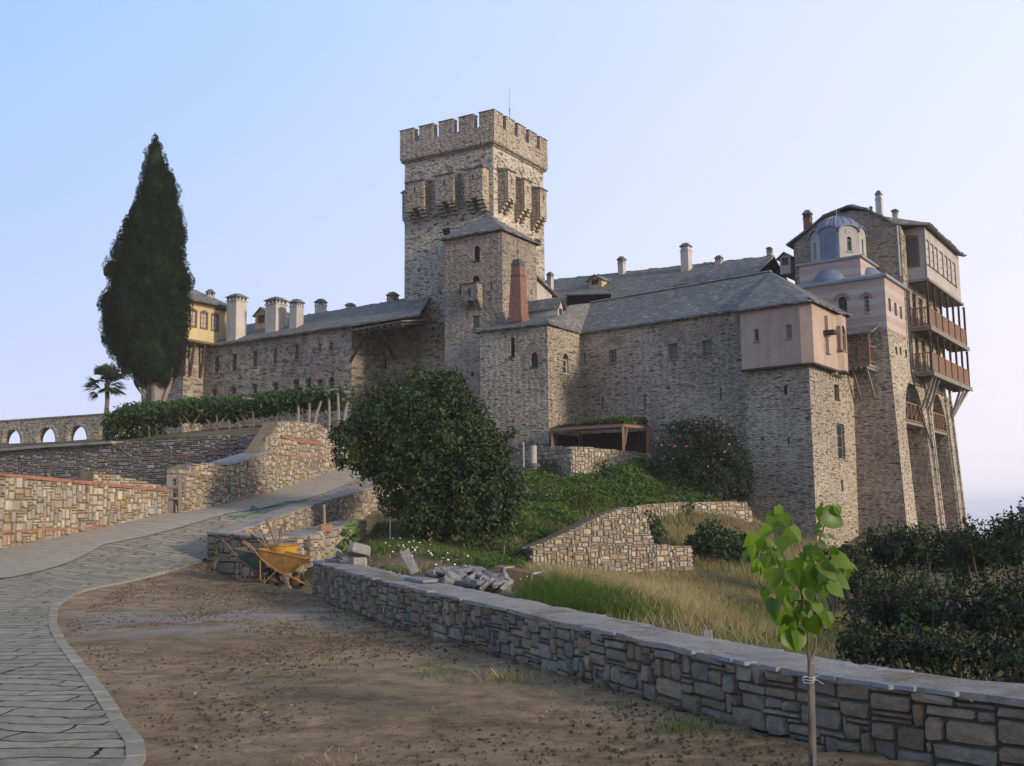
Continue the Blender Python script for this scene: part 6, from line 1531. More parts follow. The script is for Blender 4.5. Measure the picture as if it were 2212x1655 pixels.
# ================================================================= cypress
cb_ = P(338, 868, 58); rng = np.random.default_rng(41)
CYP = thing('cypress_tree', 'tall dark cypress with dense pointed crown and bare lower trunks, left of the yellow house', 'tree', (cb_.x, cb_.y, hz1(cb_.x, cb_.y)))
prof_ = [(296, 334, 338), (320, 322, 350), (360, 308, 366), (400, 300, 383), (440, 292, 388), (480, 272, 399), (520, 254, 403), (560, 243, 403), (600, 231, 408), (650, 221, 413), (700, 222, 412), (740, 230, 406), (775, 243, 398), (800, 262, 386), (822, 290, 372)]
zs_ = np.array([P(335, v, 58).z for v, a, b in prof_]); xl = np.array([P(a, v, 58).x for v, a, b in prof_]); xr = np.array([P(b, v, 58).x for v, a, b in prof_])
n = 1150; zc = rng.uniform(zs_.min(), zs_.max(), n*3); W_ = np.interp(-zc, -zs_, (xr-xl)/2); keep = rng.random(n*3) < W_/W_.max(); zc = zc[keep][:n]
W_ = np.interp(-zc, -zs_, (xr-xl)/2); X_ = np.interp(-zc, -zs_, (xr+xl)/2); az = rng.uniform(0, 6.283, len(zc)); rr_c = W_*(1-.22*rng.random(len(zc))**1.2)*(.93+.07*np.sin(az*5+zc*1.3)+.05*np.sin(az*9-zc*2.1))
C0 = np.stack([X_+rr_c*np.cos(az), cb_.y+rr_c*np.sin(az), zc], 1); D0 = np.stack([np.cos(az), np.sin(az), np.full(len(az), .55)], 1)
bl = []
for (x, y, z), a_ in zip(C0[:620], az[:620]):
    r = rng.uniform(.30, .50)*(.55+.45*min(1, (zs_.max()-z)/3.5)); bl.append((x-math.cos(a_)*r*.5, y-math.sin(a_)*r*.5, z, r, r, r*rng.uniform(1.1, 1.7)))
bl.append((X_.mean()*0+float(np.interp(-zs_.max(), -zs_, (xr+xl)/2)), cb_.y, zs_.max()-.25, .22, .22, .45)); bl.append((float(xl[0])*.5+float(xr[0])*.5, cb_.y, zs_.max()-.1, .12, .12, .35))
CR_ = foliage('crown', bl, 150, .115, M['leaf_cypress'], CYP, 41, asp=.45, shell=.22, lump=.10, jit=.55, up=.35, droop=-.8, cull=False)
hullV = []
for z, w_, x in zip(zs_, (xr-xl)/2, (xr+xl)/2):
    for i in range(16): a = i*math.pi/8; q = w_*.72; hullV.append((x+q*math.cos(a), cb_.y+q*math.sin(a), z))
npmesh('inner_foliage', np.array(hullV), np.array([[j*16+i, j*16+(i+1) % 16, (j+1)*16+(i+1) % 16, (j+1)*16+i] for j in range(len(zs_)-1) for i in range(16)]), M['leaf_cypress'], CYP)
mb = MB(); zg_ = CYP.location.z-.2
for (u0, u1, v1, r) in ((330, 322, 790, .20), (338, 335, 780, .26), (346, 352, 790, .20), (354, 372, 785, .11), (322, 300, 800, .10), (318, 288, 800, .07)):
    a = P(u0, 866, 58+random.Random(u0).uniform(-.3, .3)); b = P(u1, v1, 58); b2 = P((u0+u1)/2+(u1-u0)*.3, (866+v1)/2, 58)
    mb.tube([Vector((a.x*.5+cb_.x*.5, a.y, zg_)), a, b2, b], [r*1.5, r*1.1, r, r*.7], 8)
mb.build('trunk', M['bark_grey'], CYP)
# ================================================================= palm
pb_ = P(228, 957, 51); PALM = thing('palm_tree', 'small fan palm with spiky round crown standing alone before the stone arches', 'palm tree', (pb_.x, pb_.y, hz1(pb_.x, pb_.y)))
top = P(231, 828, 51); trunk('trunk', PALM, [Vector((pb_.x, pb_.y, PALM.location.z-.2)), P(229, 900, 51), P(232, 865, 51), top], [.16, .125, .115, .13], 'bark')
rng = np.random.default_rng(42); V, Fq = [], []; kf = 0
for i in range(66):
    el = rng.uniform(-.7, 1.5); a = rng.uniform(0, 6.283); d = Vector((math.cos(a)*math.cos(el), math.sin(a)*math.cos(el), math.sin(el)))
    L = rng.uniform(.45, .75); hub = top+d*L+Vector((0, 0, -.10*L)); side = d.cross(Vector((0, 0, 1)));
    if side.length < .1: side = Vector((1, 0, 0))
    side.normalize(); upv = side.cross(d).normalized()
    w_ = side*.012; b = len(V); V += [top-w_, top+w_, hub+w_, hub-w_]; Fq.append((b, b+1, b+2, b+3))
    tw = rng.uniform(-.5, .5); s2 = side*math.cos(tw)+upv*math.sin(tw)
    for j in range(17):
        an = R(-72+144*j/16); dd = d*math.cos(an)+s2*math.sin(an); ln = rng.uniform(.5, .66)*(1-.25*abs(an)); mid_ = hub+dd*ln*.55; tip = hub+dd*ln+Vector((0, 0, -.12*ln-.05*rng.random())); pw = dd.cross(upv).normalized()*.036
        b = len(V); V += [hub, mid_+pw, tip, mid_-pw]; Fq.append((b, b+1, b+2, b+3))
npmesh('fronds', np.array([tuple(v) for v in V]), np.array(Fq), M['leaf_palm'], PALM)
# ================================================================= vine arbour
A0, A1 = P(250, 945, 48.5), P(742, 915, 46.0)
ARB = thing('vine_arbour', 'long grape vine arbour on rough wooden posts along the terrace below the old wing', 'arbour', (A0.x, A0.y, hz1(A0.x, A0.y)))
bl = []; rng = np.random.default_rng(43)
topl = [z8(80, 330), z8(200, 255), z8(300, 218), z8(500, 236), z8(700, 198), z8(1000, 186), z8(1300, 158), z8(1700, 98), z8(2000, 84), z8(2200, 80)]
def yat(u): return float(np.interp(u, [250, 742], [48.5, 46.0]))
for i in range(44):
    u = 246+(742-246)*i/43*.985; vt = float(np.interp(u, [q[0] for q in topl], [q[1] for q in topl])); 
    for dy in (0.3, 1.6, 2.9):
        r = rng.uniform(13, 18); bl.append(pblob(u+rng.uniform(-5, 5), vt+r+(4 if dy < 1 else 0)+rng.uniform(-2, 5), r, yat(u)+dy, 1.9, .95))
    for dy in (.8, 2.4): bl.append(pblob(u+rng.uniform(-5, 5), vt+34+rng.uniform(-3, 6), rng.uniform(12, 16), yat(u)+dy, 1.9, .95))
    if u < 350 or rng.random() < .6:
        for kz in range(3 if u < 350 else 1): bl.append(pblob(u+rng.uniform(-5, 5), vt+38+kz*18, rng.uniform(11, 15), yat(u)+rng.uniform(0, 2.5), 1.5, 1.2))
foliage('vine_foliage', bl, 62, .17, M['leaf_vine'], ARB, 43, .8, .5, .3, .9, .5, extra=(M['leaf_vine_bright'], .10))
px_ = [(z8(710, 540), z8(660, 350)), (z8(775, 540), z8(770, 430)), (z8(838, 530), z8(838, 430)), (z8(985, 520), z8(985, 330)), (z8(1092, 520), z8(1092, 380)), (z8(1195, 505), z8(1160, 360)), (z8(1302, 500), z8(1300, 310)), (z8(465, 560), z8(460, 420)), (z8(400, 560), z8(395, 430)), (z8(1785, 415), z8(1785, 150)), (z8(2040, 415), z8(2035, 150)), (z8(1690, 430), z8(1690, 200)), (z8(1810, 415), z8(1895, 215)), (z8(2060, 415), z8(2130, 215)), (z8(1960, 420), z8(1955, 130))]
for i, (a, b) in enumerate(px_):
    p, q = P(a[0], a[1], yat(a[0])), P(b[0], b[1], yat(b[0])+(.2 if i % 2 else 0)); g = hz1(p.x, p.y)
    mb = MB(); r = .05 if i < 9 else .075; mb.tube([Vector((p.x, p.y, g-.2)), p.lerp(q, .5)+Vector((.03, 0, 0)), q], [r, r*.9, r*.8], 6); mb.build('post', M['wood_grey' if i >= 9 else 'bark'], ARB)
for a, b in ((z8(770, 430), z8(700, 350)), (z8(775, 430), z8(850, 320)), (z8(985, 480), z8(900, 380)), (z8(990, 440), z8(1050, 370)), (z8(1302, 480), z8(1190, 330)), (z8(1300, 315), z8(1240, 312))): mb = MB(); mb.beam(P(*a, yat(a[0])), P(*b, yat(b[0])+.1), .06); mb.build('brace', M['bark'], ARB)
for a, b, dy in ((z8(1810, 142), z8(2010, 118), 0), (z8(1810, 160), z8(2020, 140), .8), (z8(2000, 112), z8(2140, 140), 0), (z8(2010, 128), z8(2150, 150), .6), (z8(1700, 110), z8(2100, 100), 1.8), (z8(1210, 190), z8(1310, 200), .1)): mb = MB(); mb.beam(P(*a, yat(a[0])+dy), P(*b, yat(b[0])+dy), .09); mb.build('rail', M['wood_grey'], ARB)
for k in range(8): mb = MB(); mb.beam(P(*z8(1800+k*42, 140), 46.3), P(*z8(1800+k*42, 132), 48.4), .06); mb.build('rail', M['wood_grey'], ARB)
# ================================================================= big round tree
tb = P(955, 1150, 30.6); TR = thing('round_tree', 'large dark green broad-leaved tree in the middle, half hiding the foot of the tall tower', 'tree', (tb.x, tb.y, hz1(tb.x, tb.y)))
bl = [pblob(*q) for q in [(870, 868, 62, 30.45), (948, 862, 66, 30.85), (1000, 905, 60, 30.53), (805, 905, 62, 30.05), (765, 955, 50, 29.89), (870, 945, 95, 29.89), (965, 950, 95, 29.97), (1040, 965, 62, 30.21), (1075, 975, 38, 30.37), (830, 1010, 56, 30.05), (900, 1030, 85, 29.89), (990, 1035, 90, 29.73), (1065, 1050, 55, 29.73), (1100, 1075, 34, 29.65), (925, 1095, 70, 29.65), (1010, 1105, 68, 29.57), (1070, 1110, 48, 29.49), (860, 1080, 45, 30.05), (960, 960, 90, 32.16), (880, 980, 80, 32.00), (742, 985, 28, 29.97), (1105, 935, 14, 30.21), (1112, 1040, 30, 29.6), (1100, 1085, 38, 29.5), (1080, 1128, 32, 29.4), (1020, 1135, 32, 29.4), (905, 812, 20, 30.61), (975, 812, 16, 30.61), (830, 845, 26, 30.37), (790, 995, 36, 29.89), (730, 945, 22, 29.97)]]
rd = random.Random(5)
bl = [(x, y, z, rx*.9, ry*.9, rz*.9) for x, y, z, rx, ry, rz in bl]
for k in range(60):
    b = bl[rd.randrange(16)]; a, el = rd.uniform(0, 6.28), rd.uniform(-.3, 1.2); bl.append((b[0]+b[3]*math.cos(a)*math.cos(el)*.95, b[1]+b[4]*math.sin(a)*math.cos(el)*.95, b[2]+b[5]*math.sin(el)*.95, b[3]*rd.uniform(.16, .34), b[4]*rd.uniform(.16, .34), b[5]*rd.uniform(.18, .42)))
foliage('crown', bl, 230, .14, M['leaf_mulberry'], TR, 44, .55, .55, .34, .75, .35, droop=.6, extra=(M['leaf_vine_bright'], .05))
g = TR.location.z
trunk('trunk', TR, [Vector((tb.x, tb.y, g-.3)), Vector((tb.x+.05, tb.y, g+.9)), Vector((tb.x-.1, tb.y, g+2.2))], [.32, .24, .2], 'bark', [([Vector((tb.x, tb.y, g+1.2)), Vector(b[:3])], [.13, .04]) for b in bl[:14]])
# ================================================================= oleander
bl = [pblob(*q) for q in [(1460, 985, 50, 45.3), (1515, 955, 48, 45.6), (1555, 965, 50, 45.6), (1590, 1000, 34, 45.8), (1500, 1020, 62, 45), (1560, 1035, 58, 45), (1440, 1035, 36, 44.9), (1600, 1055, 26, 45.6), (1480, 930, 24, 45.6), (1455, 925, 16, 45.6), (1540, 1065, 45, 44.4), (1600, 1020, 24, 45.8)]]
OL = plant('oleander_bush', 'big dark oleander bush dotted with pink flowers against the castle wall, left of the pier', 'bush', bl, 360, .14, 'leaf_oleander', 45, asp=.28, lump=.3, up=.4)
rng = np.random.default_rng(46); C, N_ = blob_points([b for b in bl[:8]], 9, rng, .12, .3); kp = (N_[:, 1] < .3); C = C[kp]+N_[kp]*.1; 
wgt = np.clip((C[:, 2]-C[:, 2].min())/(np.ptp(C[:, 2])), .05, 1)**2; kp = rng.random(len(C)) < wgt*.38; C = np.repeat(C[kp], 2, 0)+rng.normal(size=(kp.sum()*2, 3))*.03
V, Fq = leaf_quads(C, .085, .9, rng, np.array([0, -.8, .4])); npmesh('blossom', V, Fq, M['pink_petal'], OL)
# ================================================================= shrubs on the right
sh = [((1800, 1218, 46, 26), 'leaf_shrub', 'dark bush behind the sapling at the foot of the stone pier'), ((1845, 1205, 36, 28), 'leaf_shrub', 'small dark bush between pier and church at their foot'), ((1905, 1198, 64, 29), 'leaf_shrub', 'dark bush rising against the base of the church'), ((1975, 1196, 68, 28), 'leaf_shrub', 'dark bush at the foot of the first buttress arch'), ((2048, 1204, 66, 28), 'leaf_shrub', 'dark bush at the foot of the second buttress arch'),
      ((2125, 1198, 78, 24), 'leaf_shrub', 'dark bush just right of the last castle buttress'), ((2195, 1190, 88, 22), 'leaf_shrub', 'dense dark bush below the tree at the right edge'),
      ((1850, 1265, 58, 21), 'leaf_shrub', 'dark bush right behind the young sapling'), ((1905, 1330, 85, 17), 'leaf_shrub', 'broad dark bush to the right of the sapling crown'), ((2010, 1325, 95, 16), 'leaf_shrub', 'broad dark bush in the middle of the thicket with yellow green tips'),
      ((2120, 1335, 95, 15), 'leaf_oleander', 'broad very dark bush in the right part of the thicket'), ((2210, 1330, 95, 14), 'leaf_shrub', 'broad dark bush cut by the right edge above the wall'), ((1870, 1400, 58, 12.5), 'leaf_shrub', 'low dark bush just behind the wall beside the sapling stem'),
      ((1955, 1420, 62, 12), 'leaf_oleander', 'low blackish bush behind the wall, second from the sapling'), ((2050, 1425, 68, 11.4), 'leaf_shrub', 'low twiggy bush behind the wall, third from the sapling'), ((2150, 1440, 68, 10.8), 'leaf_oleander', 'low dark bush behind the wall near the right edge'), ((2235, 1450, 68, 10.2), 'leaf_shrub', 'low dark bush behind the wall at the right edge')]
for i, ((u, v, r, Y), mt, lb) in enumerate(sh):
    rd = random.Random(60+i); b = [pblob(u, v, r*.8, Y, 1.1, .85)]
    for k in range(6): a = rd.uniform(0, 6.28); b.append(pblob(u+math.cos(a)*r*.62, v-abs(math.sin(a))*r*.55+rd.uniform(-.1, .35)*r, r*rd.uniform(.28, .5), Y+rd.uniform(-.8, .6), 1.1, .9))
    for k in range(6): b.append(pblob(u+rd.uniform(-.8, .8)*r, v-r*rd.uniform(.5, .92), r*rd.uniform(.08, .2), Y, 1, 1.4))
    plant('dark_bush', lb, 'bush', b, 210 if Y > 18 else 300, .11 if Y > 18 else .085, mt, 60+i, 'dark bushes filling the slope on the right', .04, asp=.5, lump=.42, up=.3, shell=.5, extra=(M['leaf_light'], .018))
b = [pblob(*q) for q in [(2205, 1120, 26, 27), (2185, 1150, 34, 27), (2215, 1160, 40, 27), (2165, 1175, 22, 27), (2212, 1095, 14, 27), (2232, 1120, 30, 27), (2195, 1190, 45, 27)]]
plant('dark_tree', 'small dark tree standing above the bushes at the right edge', 'tree', b, 120, .13, 'leaf_shrub', 81, asp=.5, lump=.4, shell=.5, stem=.09)
# creeper with bright leaves
b = [pblob(*q) for q in [(1965, 1335, 20, 15.1), (1985, 1355, 17, 15), (1950, 1360, 10, 15), (2005, 1395, 13, 15), (2015, 1305, 8, 15), (2050, 1275, 6, 15.5), (1995, 1420, 9, 14.9), (1975, 1370, 15, 15)]]
plant('creeper', 'patch of bright yellow green creeper leaves in the dark thicket', 'creeper', b, 130, .09, 'leaf_light', 82, asp=.8, hull=False, shell=.9, stem=.012)
# bushes in the garden
b = [pblob(*q) for q in [(1535, 1165, 38, 35.5), (1575, 1185, 40, 35.5), (1505, 1180, 26, 35.4), (1600, 1200, 30, 35.5), (1545, 1205, 34, 35.2), (1500, 1215, 16, 35.0), (1610, 1165, 14, 35.5)]]
plant('round_bush', 'dark green bush hiding the right end of the lower garden wall', 'bush', b, 190, .15, 'leaf_mulberry', 83, asp=.6)
b = [pblob(*q) for q in [(1412, 1125, 14, 38), (1420, 1145, 16, 37.5), (1400, 1110, 9, 38), (1428, 1165, 14, 37.2)]]
plant('small_shrub', 'small green shrub in the gap beside the slanting wall', 'shrub', b, 80, .16, 'leaf_vine', 84, asp=.7, stem=.03)
b = [pblob(*q) for q in [(1485, 1098, 13, 41), (1480, 1115, 11, 40.9), (1490, 1083, 14, 41.2), (1470, 1080, 9, 41.2)]]
plant('small_shrub', 'vine tuft spilling over the upper garden wall', 'shrub', b, 80, .15, 'leaf_vine_bright', 85, asp=.8, stem=.02)
b = [pblob(*q) for q in [(1313, 1005, 13, 45.9), (1308, 1022, 13, 45.7), (1328, 1012, 9, 45.9), (1385, 992, 9, 46.6), (1345, 1016, 7, 46)]]
plant('small_shrub', 'small green shrub growing at the foot of the lit terrace wall', 'shrub', b, 80, .15, 'leaf_vine', 86, asp=.7, stem=.02)
b = [pblob(*q) for q in [(920, 1150, 26, 31), (955, 1160, 24, 30), (890, 1160, 20, 31), (1010, 1180, 34, 31), (1060, 1180, 30, 32), (1100, 1190, 22, 31.5), (1030, 1210, 26, 29), (980, 1200, 22, 29), (870, 1175, 20, 30), (1120, 1215, 16, 30), (1085, 1215, 20, 29.5)]]
plant('low_shrub', 'low dark green undergrowth below the big round tree', 'shrub', b, 110, .13, 'leaf_vine', 87, asp=.5, stem=.02, hull=True)
b = [pblob(*q) for q in [(955, 1205, 15, 27.2), (975, 1215, 16, 27), (940, 1215, 12, 27), (990, 1222, 12, 26.8), (925, 1165, 10, 29)]]
plant('dead_shrub', 'withered shrub with rusty brown leaves behind the heap of slabs', 'shrub', b, 120, .12, 'leaf_brown', 88, asp=.45, hull=False, shell=.9, stem=.02)
# leafy weed beside the ledge wall
pt_ = P(z_[0], z_[1], 25.6) if False else P(*zw(1740, 640), 25.2)
t0 = thing('weed_plant', 'tall bright green leafy weed beside the ledge wall, behind the stacked blocks', 'plant', (pt_.x, pt_.y, pt_.z))
mb = MB(); st_ = [P(*zw(1745, 640), 25.2), P(*zw(1760, 480), 25.2), P(*zw(1800, 280), 25.2)]; mb.tube(st_, [.015, .012, .006], 5); mb.build('stem', M['leaf_light'], t0)
rng = np.random.default_rng(89); C = np.array([tuple(P(*zw(x, y), 25.2+rng.uniform(-.15, .15))) for x, y in [(1750, 300), (1830, 290), (1840, 350), (1720, 360), (1740, 410), (1800, 440), (1850, 400), (1700, 410), (1730, 480), (1830, 480), (1650, 560), (1680, 600), (1700, 540), (1740, 560), (1790, 590), (1660, 530), (1720, 610), (1760, 520), (1820, 540)]])
V, Fq = leaf_quads(np.repeat(C, 2, 0)+rng.normal(size=(len(C)*2, 3))*.03, .24, .7, rng, np.array([.3, -.6, .6]), .5); npmesh('leaves', V, Fq, M['leaf_light'], t0)
# ================================================================= grass and ground cover
def gpoly(pix): return [onground(*q).to_2d() for q in pix]
def scatter(poly, n, rng):
    q = np.array([(p[0], p[1]) for p in poly]); lo, hi = q.min(0), q.max(0); out = []
    while sum(len(o) for o in out) < n:
        s = rng.uniform(lo, hi, (n*2, 2)); s = s[inpoly(s[:, 0], s[:, 1], poly)]; out.append(s)
    s = np.vstack(out)[:n]; return s
def clumpy(s, rng, sc=.8, thr=.0):
    f = np.zeros(len(s))
    for k in range(7):
        a = rng.uniform(0, 6.28); f += np.sin((s[:, 0]*math.cos(a)+s[:, 1]*math.sin(a))*sc*rng.uniform(.6, 2.2)+rng.uniform(0, 6))
    return f/2.2
def blades(s, hgt, wid, rng, lean=.35, zoff=-.03):
    n = len(s); z = height(s[:, 0], s[:, 1])+zoff; B = np.column_stack([s, z]); a = rng.uniform(0, 6.28, n); w_ = np.column_stack([np.cos(a), np.sin(a), np.zeros(n)])*(wid*rng.uniform(.6, 1.4, n)/2)[:, None]
    h = hgt*rng.uniform(.45, 1.25, n); fx = np.sin(s[:, 0]*1.7+s[:, 1]*.9)+np.sin(s[:, 0]*-.8+s[:, 1]*2.3+1); fy = np.sin(s[:, 0]*1.1-s[:, 1]*1.9+2); ld = rng.normal(size=(n, 2))*lean+np.column_stack([fx*.16-.05, fy*.2]); M1 = B+np.column_stack([ld*h[:, None]*.35, h*.6]); T = B+np.column_stack([ld*h[:, None], h])
    V = np.stack([B-w_, B+w_, M1+w_*.7, T, M1-w_*.7], 1).reshape(-1, 3); i = np.arange(n)*5
    Q_ = np.stack([i, i+1, i+2, i+4], 1); T_ = np.stack([i+4, i+2, i+3, i+3], 1)
    return V, Q_, np.stack([i+4, i+2, i+3], 1)
def grass(name, poly, n, hgt, wid, mat, seed, lean=.35, cl=None, extra=None):
    rng = np.random.default_rng(seed); s = scatter(poly, n, rng)
    f = clumpy(s, np.random.default_rng(seed+1), .9)
    keep = rng.random(len(s)) < np.clip(.62+.5*f, .06, 1) if cl is None else rng.random(len(s)) < np.clip(cl+.5*f, .0, 1)
    s = s[keep]; hh_ = hgt*(1+.35*f[keep]); V, Q_, T_ = blades(s, np.maximum(hh_, hgt*.3), wid, rng, lean)
    V3_ = V.reshape(-1, 5, 3); V4 = np.stack([V3_[:, 0], V3_[:, 1], V3_[:, 2], V3_[:, 4], V3_[:, 3]], 1).reshape(-1, 3); i = np.arange(len(s))*5
    me = bpy.data.meshes.new(name); me.vertices.add(len(V4)); me.vertices.foreach_set('co', V4.astype(np.float32).ravel())
    lp = np.stack([i, i+1, i+2, i+3, i+3, i+2, i+4], 1).ravel().astype(np.int32); me.loops.add(len(lp)); me.loops.foreach_set('vertex_index', lp)
    ls = np.stack([np.arange(len(s))*7, np.arange(len(s))*7+4], 1).ravel().astype(np.int32); lt_ = np.tile([4, 3], len(s)).astype(np.int32)
    me.polygons.add(len(ls)); me.polygons.foreach_set('loop_start', ls); me.polygons.foreach_set('loop_total', lt_)
    me.materials.append(mat)
    if extra: me.materials.append(extra[0]); me.polygons.foreach_set('material_index', np.repeat((rng.random(len(s)) < np.clip(extra[1]-.35*f[keep], 0, 1)), 2).astype(np.int32))
    me.update(calc_edges=True); o = bpy.data.objects.new(name, me); COL.objects.link(o); return o
gp6 = gpoly([(1600, 1110), (1640, 1150), (1700, 1175), (1900, 1190), (1900, 1240), (1640, 1232), (1500, 1240), (1500, 1185), (1430, 1180), (1430, 1120)])
tag(grass('slope_grass', gp6, 22000, .34, .018, M['grass_dry'], 192, .4, extra=(M['grass_green'], .45)), 'dry and green grass below the stone pier', 'grass', kind='stuff')
back_w = [p+Vector((.62, .45)) for p in FW[1:7]]
dryp = [back_w[1], back_w[2], back_w[3], back_w[4], (6.2, 8.4), (6.5, 13), onground(1760, 1230).to_2d(), onground(1640, 1232).to_2d(), onground(1500, 1247).to_2d(), onground(1180, 1250).to_2d(), onground(1175, 1290).to_2d(), onground(1215, 1330).to_2d()]
tag(grass('dry_grass', dryp, 70000, .30, .009, M['grass_dry'], 91, .42, extra=(M['grass_green'], .48)), 'tall straw coloured grass covering the slope behind the low wall', 'grass', kind='stuff')
tp_ = onground(1640, 1135).to_2d(); dp2 = gpoly([(1430, 1175), (1640, 1180), (1650, 1120), (1420, 1130)])
tag(grass('dry_grass', dp2, 9000, .24, .016, M['grass_dry'], 92, .35, extra=(M['grass_green'], .3)), 'straw coloured grass between the upper and lower garden walls', 'grass', kind='stuff')
c0 = onground(1300, 1345); c1_ = [(c0.x+1.35*math.cos(a), c0.y+.9+1.5*math.sin(a)) for a in [k*.5236 for k in range(12)]]
tag(grass('green_grass_clump', c1_, 11000, .33, .011, M['grass_lush'], 93, .5, .9), 'dense clump of fresh green grass behind the middle of the low wall', 'grass', kind='stuff')
gp2 = gpoly([(1120, 1100), (1130, 1050), (1180, 1010), (1240, 1038), (1400, 1040), (1620, 1070), (1600, 1082), (1400, 1088), (1340, 1100), (1200, 1165), (1120, 1180), (1060, 1185), (1050, 1150)])
rng = np.random.default_rng(94)
def cover(name, poly, n, size, mat, seed, hgt=.25, asp=.7, extra=None, label='', cl=.7, cat='plants'):
    rng = np.random.default_rng(seed); s = scatter(poly, n, rng); f = clumpy(s, np.random.default_rng(seed+1), 1.3); k = rng.random(len(s)) < np.clip(cl+.45*f, 0, 1); s, f = s[k], f[k]
    z = height(s[:, 0], s[:, 1])+rng.random(len(s))*hgt*np.clip(1+.7*f, .3, 2); C = np.column_stack([s, z]); V, Fq = leaf_quads(C, size, asp, rng, np.array([0, -.3, .9]), .7)
    mi = None
    if extra: mi = (rng.random(len(Fq)) < np.clip(extra[1]+.3*f, 0, 1)).astype(int)
    return tag(npmesh(name, V, Fq, [mat]+([extra[0]] if extra else []), None, mi), label, cat, kind='stuff')
cover('ground_cover', gp2, 34000, .15, M['leaf_vine_bright'], 94, .42, extra=(M['ground_cover_leaf'], .5), cl=.5, label='leafy green creeping plants covering the bank under the castle wall')
tag(grass('bank_grass', gp2, 22000, .36, .018, M['grass_green'], 95, .4, extra=(M['grass_dry'], .45)), 'mixed green and dry grass on the bank under the castle wall', 'grass', kind='stuff')
gp3 = gpoly([(795, 1205), (800, 1165), (835, 1110), (900, 1120), (1050, 1150), (1130, 1190), (1145, 1240), (1080, 1240), (985, 1235), (900, 1245), (840, 1250), (790, 1240)])
cover('undergrowth', gp3, 20000, .085, M['leaf_vine'], 96, .22, extra=(M['ground_cover_leaf'], .35), cl=.5, label='weeds and low greenery between the road wall and the slanting garden wall')
tag(grass('garden_grass', gp3, 16000, .30, .014, M['grass_green'], 97, .4, extra=(M['grass_dry'], .2)), 'short green grass between the road wall and the heap of slabs', 'grass', kind='stuff')
rng = np.random.default_rng(98)
fl_c = [onground(*q) for q in [zoom for zoom in [(875, 1195), (890, 1205), (905, 1190), (895, 1215), (915, 1222), (940, 1232), (955, 1240), (930, 1215), (870, 1210), (960, 1250), (880, 1185), (1150, 1285)]]]
C = np.vstack([np.array(c)+rng.normal(size=(4, 3))*np.array([.32, .5, .0]) for c in fl_c]); C[:, 2] = height(C[:, 0], C[:, 1])+rng.uniform(.2, .42, len(C))
V, Fq = leaf_quads(np.repeat(C, 2, 0), .045, 1.0, rng, np.array([0, -.7, .8]), .3); tag(npmesh('daisies', V, Fq, M['white_petal']), 'scattered small white daisies in the grass behind the slabs', 'flowers', kind='stuff')
gp5 = [back_w[4], back_w[5], (9, 4.6), (13, 6), (12, 22), (6, 22)]
cover('leaf_litter', [Vector(q) for q in gp5], 14000, .08, M['leaf_shrub'], 99, .25, extra=(M['leaf_brown'], .2), label='dark leaves and twigs on the ground under the thicket')
gp8 = [Vector(q) for q in [(r3a.x-.5, r3a.y+.7), (r3b.x, r3b.y+.8), (10.8, 46.6), (6.0, 47.4), (3.0, 45.2), (2.0, 42)]]
cover('bank_cover', gp8, 15000, .15, M['leaf_vine_bright'], 194, .35, extra=(M['ground_cover_leaf'], .4), label='bright green creepers above the upper garden wall beside the oleander', cl=.8)
gp9 = [Vector(q) for q in [(r1a.x-.3, r1a.y-.4), (r1b.x+1.5, r1b.y-.3), (r1b.x+3, 31), (6, 22), (1.5, 20), (.4, 24)]]
tag(grass('pale_grass', gp9, 26000, .36, .016, M['grass_dry'], 195, .4, .8, extra=(M['grass_green'], .35)), 'pale tall grass at the foot of the lower garden wall', 'grass', kind='stuff')
cover('slope_weeds', [Vector(q[:2]) for q in dryp], 9000, .07, M['ground_cover_leaf'], 190, .24, asp=.5, extra=(M['leaf_vine_bright'], .4), label='scattered green weeds growing among the straw coloured grass', cl=.12)
# yard: clods, pebbles, tufts
yp = [G(700, 1300).to_2d(), G(1100, 1420).to_2d(), G(1700, 1600).to_2d(), Vector((2.6, 5.0)), Vector((2.4, 3.2)), Vector((-1.3, 3.2)), G(380, 1655).to_2d(), G(230, 1480).to_2d(), G(140, 1350).to_2d(), G(270, 1275).to_2d(), G(450, 1235).to_2d(), G(640, 1262).to_2d()]
yp = [Vector(q[:2]) for q in yp]; rng = np.random.default_rng(101)
def lumps(name, n, s0, s1, mat, seed, lab, cat, poly=yp, cl=.6):
    rng = np.random.default_rng(seed); s = scatter(poly, n, rng); f = clumpy(s, np.random.default_rng(7), 1.1); s = s[rng.random(len(s)) < np.clip(cl+.5*f, .05, 1)]; n = len(s)
    r = s0+(s1-s0)*rng.random(n)**3; z = height(s[:, 0], s[:, 1])
    base = np.array([(1, 0, -.4), (.3, .9, -.4), (-.8, .5, -.4), (-.8, -.6, -.4), (.3, -.9, -.4), (.5, .2, .55), (-.2, .45, .6), (-.45, -.25, .5), (.2, -.45, .6)]); V = base[None]*(1+.3*rng.normal(size=(n, 9, 3)))*r[:, None, None]*np.array([1, 1, .8])
    V += np.column_stack([s, z+.012])[:, None]; k = np.arange(n)[:, None]*9
    Q_ = np.concatenate([k+np.array(q) for q in [(0, 1, 6, 5), (1, 2, 7, 6), (2, 3, 7, 7), (3, 4, 8, 7), (4, 0, 5, 8), (5, 6, 7, 8)]]); Q_ = np.array([q for q in Q_ if len(set(q)) == 4])
    T3 = [(int(a), int(b)) for a, b in []]
    return tag(npmesh(name, V.reshape(-1, 3), Q_, mat), lab, cat, kind='stuff')
stones_mat('clod', [(.06, .042, .025), (.12, .082, .05), (.09, .062, .038), (.17, .13, .085)])
lumps('soil_clods', 30000, .004, .021, M['clod'], 102, 'loose crumbs of dark soil strewn over the dirt yard', 'soil')
